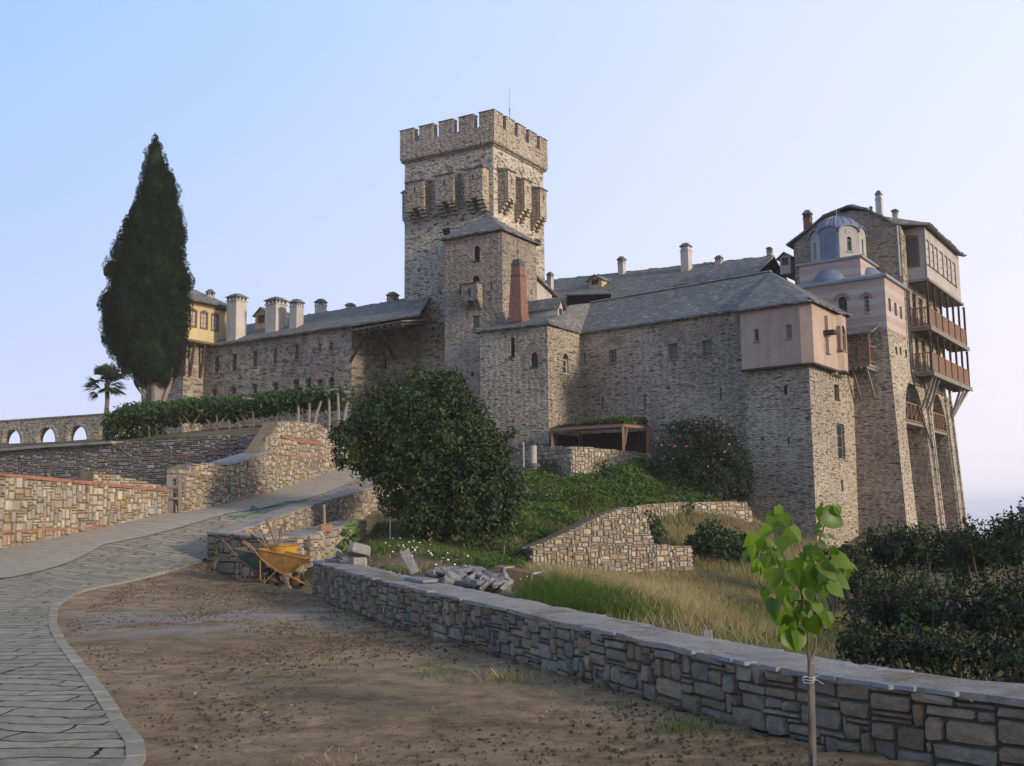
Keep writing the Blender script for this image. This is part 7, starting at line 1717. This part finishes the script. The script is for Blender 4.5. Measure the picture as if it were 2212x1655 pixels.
lumps('pebbles', 350, .008, .026, M['rubble_stones'], 103, 'small pale pebbles scattered over the dirt yard', 'pebbles')
def tuft(u, v, n, r, h, mat, seed, V_, F_):
    c = G(u, v); rng = np.random.default_rng(seed); s = np.array([c.x, c.y])+rng.normal(size=(n, 2))*r; V, Q_, T_ = blades(s, h, .006, rng, .9, 0)
    b = sum(len(x) for x in V_); V_.append(V); F_.append(np.vstack([Q_, np.column_stack([T_, T_[:, 2]])[:0]]) + b)
for nm, lst, mt, lb in (('green_weeds', [(945, 1462, 90, .13, .14), (930, 1440, 30, .08, .10), (1475, 1578, 200, .16, .13), (1080, 1475, 60, .12, .14)], 'grass_green', 'a few small green weeds sprouting in the dirt yard'), ('straw_tufts', [(1090, 1468, 130, .13, .16), (1205, 1500, 70, .1, .08), (1215, 1535, 110, .22, .05), (1160, 1540, 50, .15, .05), (1355, 1522, 60, .12, .06), (690, 1430, 90, .2, .06), (940, 1545, 50, .1, .08), (1590, 1560, 40, .1, .05), (700, 1650, 60, .12, .08)], 'grass_dry', 'pale dry grass tufts and straw lying on the dirt yard')):
    V_, F_ = [], []
    for i, q in enumerate(lst): tuft(*q, M[mt], 110+i, V_, F_)
    tag(npmesh(nm, np.vstack(V_), np.vstack(F_), M[mt]), lb, 'weeds', kind='stuff')
lumps('road_grit', 2600, .004, .016, M['rubble_stones'], 104, 'fine grit lying on the paved road', 'grit', poly=[Vector(q) for q in [(-3.0, 5.0), (-8.6, 15), (-13, 13), (-13.5, 5)]])
# ================================================================= shelter with vine roof
c_ = lambda x, y, Y: P(*z6(x, y), Y)
SHD = thing('timber_shelter', 'open timber shelter with vine covered roof against the castle wall, above the terrace wall', 'shelter', (3.5, 50, 3))
zb1 = c_(1000, 100, 49.2); fA = c_(350, 140, 51.5); fB = c_(1222, 118, 52.5)
zbm = (zb1.z+fA.z+fB.z)/3
fr_s = Face(fA, zb1); mb = MB()
r_back = Vector((DR.x, DR.y, 0))*4.3
p1, p2 = Vector((fA.x, fA.y, fA.z)), Vector((zb1.x, zb1.y, zb1.z)); p3 = Vector((fB.x, fB.y, fB.z)); p4 = Vector((p1.x+p3.x-p2.x, p1.y+p3.y-p2.y, p1.z+p3.z-p2.z))
mb.slab([p1, p2, p3, p4], .05); mb.build('roof_boards', M['wood_dark'], SHD)
mb = MB(); mb.beam(p1-Vector((0, 0, .12)), p2-Vector((0, 0, .12)), .10, .14); mb.beam(p2-Vector((0, 0, .13)), p3-Vector((0, 0, .13)), .10, .14)
for k in range(9): a = p1.lerp(p2, (k+.5)/9)-Vector((0, 0, .09)); mb.beam(a, a+(p3-p2)*.96, .06, .08)
mb.build('beam', M['wood_red'], SHD)
for q in (p2+Vector((-.02, .05, 0)), p1+Vector((.12, .05, 0)), p3+Vector((-.1, -.1, 0)), p4+Vector((.1, -.1, 0))):
    mb = MB(); g = min(hz1(q.x, q.y), 4.0); mb.beam(Vector((q.x, q.y, g-.4)), Vector((q.x, q.y, q.z-.19)), .12, .12)
    if q.x > 0 or True: mb.beam(Vector((q.x+.05, q.y+.05, q.z-1.1)), Vector((q.x, q.y, q.z-.2))+(p3-p2).normalized()*.55, .09)
    mb.build('post', M['wood_red'], SHD)
rng = np.random.default_rng(120); n = 3200; a = rng.random((n, 2)); a[:, 0] = a[:, 0]**.75; pts = np.array(p1)[None]+(np.array(p2)-np.array(p1))[None]*a[:, :1]+(np.array(p4)-np.array(p1))[None]*(.12+.9*a[:, 1:]); pts[:, 2] += rng.random(n)*.28*(.3+a[:, 0])+.03
V, Fq = leaf_quads(pts, .15, .8, rng, np.array([0, -.4, .8]), .7); npmesh('vine_leaves', V, Fq, M['leaf_vine_bright'], SHD)
mb = MB()
for q0, q1 in ((p1, p4), (p4, p3)):
    a_, b_ = q0.lerp(q1, .05), q0.lerp(q1, .95); n_ = 14
    for k in range(n_):
        c0, c1 = a_.lerp(b_, k/n_), a_.lerp(b_, (k+.93)/n_); zb__ = 3.6; inw = Vector((p2.x-p4.x, p2.y-p4.y, 0)).normalized()*.12
        mb.slab([Vector((c0.x, c0.y, q0.z-.3))+inw, Vector((c1.x, c1.y, q0.z-.3))+inw, Vector((c1.x, c1.y, q0.z-.3))+inw*1.4, Vector((c0.x, c0.y, q0.z-.3))+inw*1.4], q0.z-.3-zb__)
mb.build('back_boards', M['wood_dark'], SHD)
# pillar and poles
def pole(name, label, cat, a, b, Y, r, mat, n=8, dy=0, sq=False):
    p, q = P(*a, Y), P(*b, Y+dy); t_ = thing(name, label, cat, tuple(p)); mb = MB()
    if sq: mb.beam(p-Vector((0, 0, .2)), q, r*2, r*2)
    else: mb.tube([p-Vector((0, 0, .2)), q], [r, r*.95], n)
    mb.build('shaft', M[mat], t_); return t_
t_ = pole('stone_pillar', 'short pale round pillar standing at the left end of the terrace wall', 'pillar', z6(206, 465), z6(206, 300), 45, .15, 'plaster_grey', 14)
mb = MB(); p = P(*z6(206, 470), 45); mb.lathe(tuple(p), [(.30, -.1), (.28, .04), (.2, .07), (.0, .08)], 12); mb.build('base', M['dark_metal'], t_)
pole('thin_post', 'thin pale metal post left of the short round pillar', 'post', z6(119, 450), z6(117, 270), 46, .035, 'pale_metal', 6)
pole('garden_stake', 'thin upright stake in the dark grass under the round tree, next to the road wall', 'stake', (843, 1150), (843, 1080), 30, .02, 'pale_metal', 5)
pole('garden_stake', 'short brown stake in the undergrowth left of the slanting wall', 'stake', (1088, 1205), (1089, 1178), 30, .02, 'wood_grey', 5)
pole('garden_stake', 'slim wooden stake standing on the ledge of the road wall beside a brick', 'stake', zw(1470, 300), zw(1458, 40), 28.2, .045, 'wood_grey', 6)
def block(name, label, cat, u, v, Y, dims, rz, mat, tilt=(0, 0), world=None, zoff=0, group=None, bev=.012, seed=0):
    c = world if world is not None else P(u, v, Y); o = thing(name, label, cat, tuple(c), group) if False else None
    rot = Matrix.Rotation(R(rz), 3, 'Z') @ Matrix.Rotation(R(tilt[0]), 3, 'X') @ Matrix.Rotation(R(tilt[1]), 3, 'Y'); rd = random.Random(seed)
    bm_v = []; mb = MB(); w_, d_, h_ = dims
    def ring(z, k):
        pts = [(-w_/2, -d_/2*.6), (-w_/2*.7, -d_/2), (w_/2*.6, -d_/2), (w_/2, -d_/2*.7), (w_/2, d_/2*.6), (w_/2*.7, d_/2), (-w_/2*.6, d_/2), (-w_/2, d_/2*.7)]
        return [Vector((x*k, y*k, z)) for x, y in pts]
    js = [rd.uniform(.80, 1.08) for _ in range(8)]
    rows = [ring(-h_/2, .94), ring(-h_/2+min(.02, h_*.2), 1), ring(h_/2-min(.02, h_*.2), 1), ring(h_/2, .94)]
    V = []
    for row in rows:
        for i, q in enumerate(row): q = Vector((q.x*js[i], q.y*js[i], q.z+rd.uniform(-.1, .1)*h_*.4)); V.append(rot @ q)
    Fq = [(j*8+i, j*8+(i+1) % 8, (j+1)*8+(i+1) % 8, (j+1)*8+i) for j in range(3) for i in range(8)]+[tuple(reversed(range(8))), tuple(range(24, 32))]
    mb.add(V, Fq); ob = mb.build(name, M[mat], None); ob.location = c+Vector((0, 0, zoff)); return tag(ob, label, cat, group)
# brick on the ledge
block('brick', 'single reddish brick lying on the ledge of the road wall', 'brick', *zw(1482, 335), 27.6, (.38, .25, .22), 15, 'brick_red')
# stones on the end of the foreground wall
ew = lambda x, y, Y=19.3: P(*zw(x, y), Y)
block('stone_block', 'squared pale block under the tilted stone on the end of the low wall', 'stone block', 0, 0, 0, (.30, .26, .18), 10, 'wall_stones_warm', world=ew(1900, 755, 19.0), seed=1)
block('stone_block', 'large tilted grey stone balanced on the pale block at the wall end', 'stone block', 0, 0, 0, (.44, .36, .18), 20, 'rubble_stones', (-14, 12), world=ew(1900, 610, 19.2), seed=2)
block('broken_stone', 'blue grey slab leaning left of the balanced stone on the wall end', 'stone slab', 0, 0, 0, (.34, .26, .07), 60, 'rubble_stones', (35, 20), world=ew(1705, 690, 19.4), seed=3)
block('broken_stone', 'thin flat slab lying at the very tip of the low wall', 'stone slab', 0, 0, 0, (.32, .2, .05), 0, 'rubble_stones', (0, 4), world=ew(1570, 730, 19.6), seed=4)
q = FW[2]-Vector((1.1, -2.1)); block('broken_stone', 'long thin slab lying flat along the top of the low wall before the heap', 'stone slab', 0, 0, 0, (.85, .3, .045), -66, 'slab_stone', world=Vector((FWs[3].x+.28, FWs[3].y+.3, fw_top(FWs[3])+.075)), seed=5)
# heap of slabs
rd = random.Random(130); hc = onground(1000, 1275); gl_ = 'broken stone slabs heaped behind the low wall'
for i in range(48):
    x = rd.uniform(1080, 2060) if False else None
    zx, zy = (rd.uniform(400, 1480) if i < 34 else rd.uniform(1000, 1650)), 0
    topy = float(np.interp(zx, [400, 700, 950, 1100, 1350, 1480, 1650], [290, 290, 255, 270, 340, 420, 500])); zy = rd.uniform(topy+20, 500)
    if zx < 700: zy = rd.uniform(300, 400)
    Y = float(np.interp(zy, [250, 520], [21.2, 18.6])); p = P(*z7(zx, zy), Y); w_ = rd.uniform(.22, .62)
    ob = block('broken_stone', 'broken grey slab lying in the heap of slabs behind the low wall', 'stone slab', 0, 0, 0, (w_, w_*rd.uniform(.45, .8), rd.uniform(.05, .12)), rd.uniform(0, 180), 'rubble_stones', (rd.uniform(-42, 38), rd.uniform(-35, 35)), world=p, group=gl_, seed=140+i)
rng = np.random.default_rng(131)
cpoly = [(hc.x-1.5, hc.y-1.1), (hc.x+2.0, hc.y-2.2), (hc.x+2.6, hc.y-.8), (hc.x+1.8, hc.y+1.4), (hc.x-1.2, hc.y+1.4)]
lumps('rubble', 900, .02, .13, M['rubble_stones'], 132, 'small broken stones and mortar crumbs around the heap of slabs', 'rubble', poly=[Vector(q) for q in cpoly], cl=.8)
mb = MB()
hp = [P(*z7(x, y), Y) for x, y, Y in ((1700, 545, 18.3), (2150, 555, 18.5), (2210, 600, 17.6), (1900, 680, 16.6), (1650, 620, 17.0))]
tag(block('concrete_pad', 'flat patch of grey mortar on the ground right of the heap of slabs', 'mortar patch', 0, 0, 0, (2.0, 1.5, .05), 10, 'coping_mortar', world=onground(1215, 1345)+Vector((-.75, 2.1, .06)), seed=6))
RB = thing('rusty_box', 'dented rusty brown metal box lying beside the heap of slabs', 'metal box', tuple(P(*z7(1700, 520), 20.0)))
mb = MB(); c = P(*z7(1690, 430), 20.0); rot = Matrix.Rotation(R(-22), 3, 'Z') @ Matrix.Rotation(R(10), 3, 'Y'); mb.box(c, (.54, .22, .20), 0, rot, .97); mb.build('body', M['wood_brown'], RB)
mb = MB(); mb.box(c+rot@Vector((.28, 0, 0)), (.02, .235, .215), 0, rot); mb.box(c+rot@Vector((-.3, 0, 0)), (.02, .235, .215), 0, rot); mb.build('strap', M['pale_metal'], RB)
block('angled_stone', 'pale broken stone standing upright in the grass left of the heap of slabs', 'stone', *z7(300, 200), 21.5, (.22, .12, .5), 10, 'rubble_stones', (0, -28), seed=9)
q = onground(1640, 1430) if False else None
block('marker_stone', 'small upright grey stone stub behind the low wall in dry grass', 'stone', 1528, 1378, 9.4, (.10, .06, .14), 0, 'rubble_stones', seed=10)
# ================================================================= gate
g0, g1_ = WA[2], WB[0]
GT = thing('wooden_gate', 'rough gate of weathered poles and planks filling the gap between the tan walls', 'gate', (g0.x, g0.y, 1.4))
zg2 = ZF(340, 1000, 7.373)
gY = 31.3; gpnt = lambda x, y: P(*zg2(x, y), gY)
for nm, a, b, w_, mt in (('plank', (285, 1090), (285, 470), .16, 'wood_grey'), ('post', (468, 1085), (452, 460), .09, 'wood_grey'), ('rail', (190, 640), (470, 645), .07, 'wood_grey'), ('rail', (180, 838), (470, 838), .07, 'wood_grey'), ('rail', (440, 455), (600, 470), .06, 'wood_grey'), ('post', (330, 1080), (330, 480), .04, 'wood_grey'), ('post', (418, 650), (405, 480), .04, 'wood_grey'), ('rail', (260, 1100), (470, 1085), .05, 'wood_dark'), ('iron_bar', (545, 880), (540, 500), .04, 'brick_red'), ('iron_bar', (460, 868), (640, 862), .035, 'brick_red'), ('rail', (280, 680), (470, 675), .05, 'wood_brown'), ('rail', (270, 860), (470, 865), .05, 'wood_dark')):
    mb = MB(); mb.beam(gpnt(*a), gpnt(*b), w_, .05 if nm == 'plank' else w_); mb.build(nm, M[mt], GT)
# green hose
t_ = thing('garden_hose', 'thin green hose hanging down the tan wall and trailing up the paved road', 'hose', tuple(P(512, 1150, 32)))
mb = MB(); hp_ = [zg2(1225, 370), zg2(1232, 600), zg2(1240, 850), zg2(1255, 1040), zg2(1268, 1180)]
mb.tube([tline(WB, [q])[0][0].to_3d()*0+Vector((*(tline(WB, [q])[0][0]+Vector((.12, -.05))), tline(WB, [q])[1][0])) for q in hp_], .018, 5)
rp = [zg2(1268, 1180), zg2(1500, 1180), zg2(1750, 1090), zg2(1640, 1050), zg2(1640, 1010), zg2(1760, 1060), zg2(2000, 1000), zg2(2200, 940), (700, 1085), (760, 1060)]
gr = [onground(*q, 20, 60) for q in rp]; gr = [Vector((q.x, q.y, q.z+.09)) for q in gr]; mb.tube(gr, .02, 5); mb.build('tube', M['hose_green'], t_)
# ================================================================= wheelbarrows
def wheelbarrow(loc, rz, pitch, label, tray, rim, scale=1.0):
    """x forward (wheel), y sideways; built with the wheel touching the ground at the origin"""
    t_ = thing('wheelbarrow', label, 'wheelbarrow', loc, 'wheelbarrows parked together by the end of the road wall'); t_.rotation_euler = (0, pitch, rz); t_.scale = (scale,)*3
    def prt(mb, n_, m_, par=None): return mb.build(n_, M[m_], par or t_, world=False)
    mb = MB(); top_ = [(-.95, -.30, .62), (.12, -.20, .72), (.12, .20, .72), (-.95, .30, .62)]; bot = [(-.68, -.19, .30), (-.22, -.12, .30), (-.22, .12, .30), (-.68, .19, .30)]
    def loft(a, b, k): return [tuple(Vector(p).lerp(Vector(q), k)) for p, q in zip(a, b)]
    V = bot+top_; inn_ = [tuple(Vector(p)*.97+Vector((-.01, 0, .03))) for p in bot]+[tuple(Vector((p[0]*.97-.01, p[1]*.94, p[2]))) for p in top_]
    mb.add(V+inn_, [(0, 1, 2, 3), (0, 4, 5, 1), (1, 5, 6, 2), (2, 6, 7, 3), (3, 7, 4, 0), (8, 11, 10, 9), (8, 9, 13, 12), (9, 10, 14, 13), (10, 11, 15, 14), (11, 8, 12, 15), (4, 12, 13, 5), (5, 13, 14, 6), (6, 14, 15, 7), (7, 15, 12, 4)])
    tr = prt(mb, 'tray', tray)
    mb = MB(); rp_ = [Vector(p) for p in top_]; mb.tube(rp_+[rp_[0]], .018, 6, cap=False); prt(mb, 'rim', rim, tr)
    for s in (-1, 1):
        mb = MB(); mb.tube([(.28, s*.06, .17), (.0, s*.14, .24), (-.42, s*.24, .30), (-.80, s*.28, .44), (-1.15, s*.30, .66), (-1.48, s*.31, .76)], .02, 7); h = prt(mb, 'handle', rim)
        mb = MB(); mb.tube([(-1.32, s*.305, .712), (-1.49, s*.31, .763)], .027, 7); prt(mb, 'grip', 'rubber', h)
        mb = MB(); mb.tube([(-.42, s*.24, .29), (-.60, s*.24, .0), (-.72, s*.24, .0), (-.84, s*.27, .42)], .016, 6); prt(mb, 'leg', rim)
    mb = MB(); mb.tube([(.0, -.17, .70), (.06, -.10, .30), (.0, -.07, .17)], .014, 6); mb.tube([(.0, .17, .70), (.06, .10, .30), (.0, .07, .17)], .014, 6); prt(mb, 'front_stay', rim)
    mb = MB(); ringp = [(.145*math.cos(a), .0, .19+.145*math.sin(a)) for a in [2*math.pi*k/20 for k in range(21)]]; mb.tube(ringp, .045, 8, cap=False); wh = prt(mb, 'wheel', 'rubber')
    mb = MB(); mb.tube([(0, -.03, .19), (0, .03, .19)], .105, 14); mb.tube([(0, -.08, .19), (0, .08, .19)], .02, 6); prt(mb, 'hub', rim, wh)
    return t_
wp = P(*zw(1100, 965), 22.3); wz = hz1(wp.x, wp.y)+.02
wheelbarrow((wp.x, wp.y, wz), R(-14), R(16), 'rusty yellow wheelbarrow in front, its handles up, by the end of the road wall', 'rust_yellow', 'rust_yellow', 1.0)
wheelbarrow((wp.x-.62, wp.y+.42, wz), R(-18), R(16), 'dark green wheelbarrow nested behind the yellow one', 'paint_green', 'wood_brown', 1.0)
wheelbarrow((wp.x-.30, wp.y+.80, wz), R(-22), R(15), 'dull grey brown wheelbarrow farthest back against the road wall', 'wood_brown', 'wood_grey', .97)
# tub with tools
tc_ = P(*zw(960, 640), 22.9); TUB = thing('plastic_tub', 'yellow plastic tub with tools standing in it behind the wheelbarrow', 'tub', (tc_.x, tc_.y, hz1(tc_.x, tc_.y)))
zt0 = P(*zw(960, 545), 22.9).z; zt1 = P(*zw(960, 720), 22.9).z
mb = MB(); mb.lathe((tc_.x, tc_.y, 0), [(.0, zt1), (.24, zt1), (.32, zt0-.02), (.345, zt0), (.31, zt0-.005), (.23, zt1+.04), (0, zt1+.04)], 20); mb.build('shell', M['paint_yellow'], TUB)
mb = MB(); gg = TUB.location.z
for k in range(2): mb.box((tc_.x, tc_.y, gg+.1+.2*k), (.2, .16, .095), 0, Matrix.Rotation(.3*k, 3, 'Z')); 
mb.build('support_stone', M['wall_stones_warm'], TUB)
tl_ = [((745, 225), (880, 575), 'wood_brown', .022, 'thick dark wooden tool handle leaning left in the yellow tub'), ((595, 280), (720, 500), 'wood_grey', .016, 'thin pale tool handle behind the wheelbarrow grips'), ((670, 355), (790, 555), 'wood_brown', .016, 'thin brown tool handle slanting behind the yellow tray'), ((940, 310), (890, 555), 'wood_brown', .024, 'dark handle leaning right in the yellow tub'), ((860, 300), (880, 560), 'wood_grey', .02, 'upright pale handle against the sunlit wall'), ((950, 330), (930, 560), 'wood_grey', .014, 'slim handle at the right of the yellow tub')]
for i, (a, b, mt, r, lb) in enumerate(tl_):
    p, q = P(*zw(*b), 22.9), P(*zw(*a), 23.1+.05*i); t_ = thing('shovel', lb, 'tool', tuple(p), 'tool handles standing behind the wheelbarrows'); lo_ = p+(p-q).normalized()*.25
    mb = MB(); mb.tube([lo_, p, q], [r, r, r*.9], 7); mb.build('handle', M[mt], t_)
    d = (p-q).normalized(); s = d.cross(Vector((0, 1, 0))).normalized(); e_ = lo_+d*.22
    mb = MB(); mb.add([lo_-s*.05, lo_+s*.05, lo_+s*.08+d*.12, e_, lo_-s*.08+d*.12, lo_+Vector((0, .02, 0))], [(0, 1, 2, 5), (5, 2, 3), (5, 3, 4), (0, 5, 4)]); mb.build('blade', M['dark_metal'], t_)
# weed at the wall end
b = [pblob(*q) for q in [(*zw(110, 620), 12, 25.2), (*zw(130, 580), 9, 25.2), (*zw(95, 680), 9, 25.0)]]
plant('small_weed', 'dark green weed growing at the corner where the road wall begins', 'weed', b, 130, .11, 'leaf_vine', 150, asp=.6, stem=.01, hull=False, shell=.9)
# ================================================================= sapling
sb_ = G(1752, 1668); SY = sb_.y
SAP = thing('sapling', 'young sapling with big heart shaped bright leaves in front of the low wall', 'sapling', tuple(sb_))
zp_ = lambda x, y, dy=0: P(*zs(x, y), SY+dy)
f1_ = zp_(697, 1560); mb = MB()
mb.tube([Vector((sb_.x, sb_.y, -.1)), G(1752, 1660), P(1750, 1550, SY), f1_], [.016, .015, .013, .012], 7)
mb.tube([f1_, zp_(745, 1480, .02), zp_(752, 1380, .03), zp_(740, 1200, .05), zp_(760, 1000, .05), zp_(740, 800, .04), zp_(700, 640, .02), zp_(770, 480, 0), zp_(830, 330), zp_(850, 200)], [.010, .010, .009, .009, .008, .007, .006, .005, .004, .003], 6)
mb.tube([f1_, zp_(680, 1470, -.02), zp_(685, 1380, -.03), zp_(660, 1150, -.05), zp_(620, 900, -.05), zp_(520, 700, -.04), zp_(430, 530, -.05), zp_(380, 400, -.03), zp_(420, 250)], [.009, .009, .009, .008, .007, .006, .005, .004, .003], 6)
for pp_ in ([(620, 900), (640, 650), (600, 500), (560, 380)], [(430, 530), (250, 500), (130, 470)], [(740, 800), (870, 730), (1000, 690), (1100, 700)], [(520, 700), (380, 640), (260, 700)], [(740, 900), (850, 840), (960, 850)], [(640, 1000), (500, 1000), (360, 1060)]):
    mb.tube([zp_(*q, .02*i) for i, q in enumerate(pp_)], [.006]+[.003]*(len(pp_)-1), 5)
mb.build('trunk', M['bark'], SAP)
rng = np.random.default_rng(151)
def heart(c, d, n_, L, W_, cup, V, Fq):
    """leaf blade: c base, d along the midrib, n_ up; pointed heart outline, folded along the midrib and drooping"""
    s = d.cross(n_).normalized(); out = [(0, 0), (-.10, .22), (.02, .42), (.25, .52), (.50, .46), (.75, .26), (1.0, 0)]
    b = len(V); mid = [(0, 0), (.02, 0), (.12, 0), (.28, 0), (.52, 0), (.76, 0), (1.0, 0)]
    def pt(l, w_): return c+d*(l*L)+s*(w_*W_)+n_*(abs(w_)*W_*cup - (l**2)*L*.22 + .03*L*math.sin(l*16)*abs(w_))
    for l, w_ in mid: V.append(pt(l, 0))
    for sg in (1, -1):
        k = len(V)
        for l, w_ in out[1:-1]: V.append(pt(l, w_*sg))
        for i in range(5):
            m0, m1 = b+1+i, b+2+i; e0 = k+i; e1 = k+i+1 if i < 4 else b+6
            q = (m0, m1, e1, e0) if sg < 0 else (m0, e0, e1, m1)
            q = tuple(dict.fromkeys(q)); Fq.append(q)
        Fq.append((b, b+1, k) if sg < 0 else (b, k, b+1))
LV = [(420, 200, 130, 0), (340, 240, 110, -20), (480, 260, 120, 20), (400, 330, 150, -5), (280, 370, 130, -30), (500, 420, 190, -60), (590, 380, 150, 20), (580, 450, 110, 30), (150, 450, 130, -30), (160, 560, 140, -15), (250, 500, 120, 10), (340, 520, 140, 5), (240, 620, 120, -10), (400, 600, 150, 30), (520, 590, 150, 20), (200, 700, 150, -20), (300, 740, 160, 5), (480, 700, 140, 10), (580, 700, 130, 25), (380, 800, 150, -5), (480, 840, 190, 0), (290, 920, 170, -15), (560, 800, 130, 20), (730, 850, 200, 0), (620, 850, 110, 10), (440, 960, 130, -5), (370, 1080, 150, 0), (390, 1170, 130, 5), (520, 1050, 160, 0), (600, 980, 140, 0), (480, 1180, 170, -8), (600, 1150, 150, 5), (460, 1320, 150, -10), (590, 1380, 190, 0), (660, 1240, 170, 10), (740, 1250, 160, 20), (650, 1080, 140, -5), (800, 1080, 190, 20), (850, 1180, 170, 20), (850, 900, 150, 15), (700, 960, 120, 0), (800, 130, 90, -20), (810, 210, 110, -20), (930, 250, 200, 50), (960, 180, 120, 40), (820, 400, 120, 60), (920, 410, 90, 50), (840, 485, 110, 70), (780, 310, 70, -40), (720, 560, 110, -30), (800, 590, 120, 40), (930, 570, 110, 30), (760, 660, 130, 20), (680, 690, 100, -10), (890, 720, 180, 50), (1010, 650, 160, 60), (1110, 690, 120, 50), (1000, 820, 200, 50), (960, 900, 170, 60), (1040, 730, 120, 30), (780, 760, 130, 0), (640, 600, 90, -20), (710, 1320, 120, 10), (540, 930, 120, 0), (330, 650, 120, -15), (450, 480, 110, 10), (560, 1260, 130, 0), (700, 1140, 130, 8)]
V, Fq = [], []
LV = LV+[(x+rng.uniform(-60, 60), y+rng.uniform(-50, 50), L*rng.uniform(.5, .8), ln_+rng.uniform(-25, 25)) for (x, y, L, ln_) in LV if rng.random() < .8 and y > 450]
for i, (x, y, L, lean) in enumerate(LV):
    ln = L/4.1375*.96678*SY/F*rng.uniform(.9, 1.3); dy = rng.uniform(-.16, .14) if y > 300 else rng.uniform(-.06, .06)
    a = R(lean+rng.uniform(-15, 15)); d = Vector((math.sin(a), rng.uniform(-.35, .15), -math.cos(a)*rng.uniform(.7, 1))).normalized()
    nn = Vector((rng.uniform(-.7, .8), -.65+rng.uniform(-.3, .5), rng.uniform(.2, 1.0))); nn = (nn-d*nn.dot(d)).normalized(); c = zp_(x, y, dy)-d*ln*.5
    heart(c, d, nn, ln, ln*rng.uniform(.75, .95), rng.uniform(-.1, .5), V, Fq)
me = bpy.data.meshes.new('leaves'); me.from_pydata([tuple(v) for v in V], [], Fq); me.materials.append(M['leaf_sapling']); me.polygons.foreach_set('use_smooth', [True]*len(me.polygons)); me.update(); link(bpy.data.objects.new('leaves', me), SAP)
STK = thing('tree_stake', 'flat wooden stake tied to the stem of the young sapling', 'stake', (sb_.x+.035, sb_.y+.04, 0))
a = P(1759, 1660, SY+.05); b_ = P(*zs(722, 1590), SY+.05); mb = MB(); mb.beam(Vector((a.x, a.y, -.1)), b_, .022, .016); mb.build('post', M['wood_grey'], STK)
mb = MB(); tz = P(*z9(640, 1250), SY).z
for k in range(3): mb.tube([(sb_.x-.025+.0, sb_.y-.02, tz-.02*k+.01), (sb_.x+.02, sb_.y-.03, tz-.015*k), (sb_.x+.06, sb_.y+.03, tz-.01*k), (sb_.x+.03, sb_.y+.07, tz), (sb_.x-.02, sb_.y+.03, tz-.01), (sb_.x-.025, sb_.y-.02, tz-.02*k+.01)], .0016, 4)
mb.tube([(sb_.x+.03, sb_.y-.03, tz), (sb_.x+.09, sb_.y-.04, tz-.035)], .0014, 4); mb.tube([(sb_.x+.03, sb_.y-.03, tz), (sb_.x+.07, sb_.y-.04, tz+.02)], .0014, 4); mb.build('tie', M['ribbon_white'], STK)
# ================================================================= row of trees out of view that shades the yard
pr_ = Vector((.62, .785)); tb0 = Vector((13.0, -2.7))
for i, k in enumerate((-15, -11.5, -8.2, -5, -2, 1.2, 4.2)):
    c = tb0+pr_*k+Vector((.3*(-1)**i, 0)); g = 0 if c.x < 12 else hz1(c.x, c.y); rd = random.Random(200+i); b = []
    for j in range(7): b.append((c.x+rd.uniform(-1.1, 1.1), c.y+rd.uniform(-1.2, 1.2), rd.uniform(1.0, 3.15+.2*math.sin(i)), rd.uniform(.9, 1.4), rd.uniform(.9, 1.4), rd.uniform(.9, 1.2)))
    t_ = thing('hedge_tree', 'dense dark tree in the row beside the viewer, out of the picture on the right', 'tree', (c.x, c.y, g), 'trees in the row beside the viewer')
    foliage('crown', b, 26, .28, M['leaf_shrub'], t_, 210+i, .6, .3, .15)
    trunk('trunk', t_, [Vector((c.x, c.y, g-.5)), Vector((c.x, c.y, 2.5))], [.22, .14])
# ------------------------------------------------------------------ humid air over the sea
mb = MB(); mb.box((3000, 9000, -6), (14000, 14000, 43)); hz_ = mb.build('haze', [bpy.data.materials.new('haze')])
hm = hz_.data.materials[0]; hm.use_nodes = True; nt = hm.node_tree; nt.nodes.remove(nt.nodes['Principled BSDF'])
pv = nt.nodes.new('ShaderNodeVolumePrincipled'); pv.inputs['Density'].default_value = .00032; pv.inputs['Color'].default_value = (1, .97, .98, 1); pv.inputs['Anisotropy'].default_value = -.45
nt.links.new(pv.outputs[0], nt.nodes['Material Output'].inputs['Volume']); hz_['kind'] = 'stuff'
scene.cycles.volume_bounces = 4
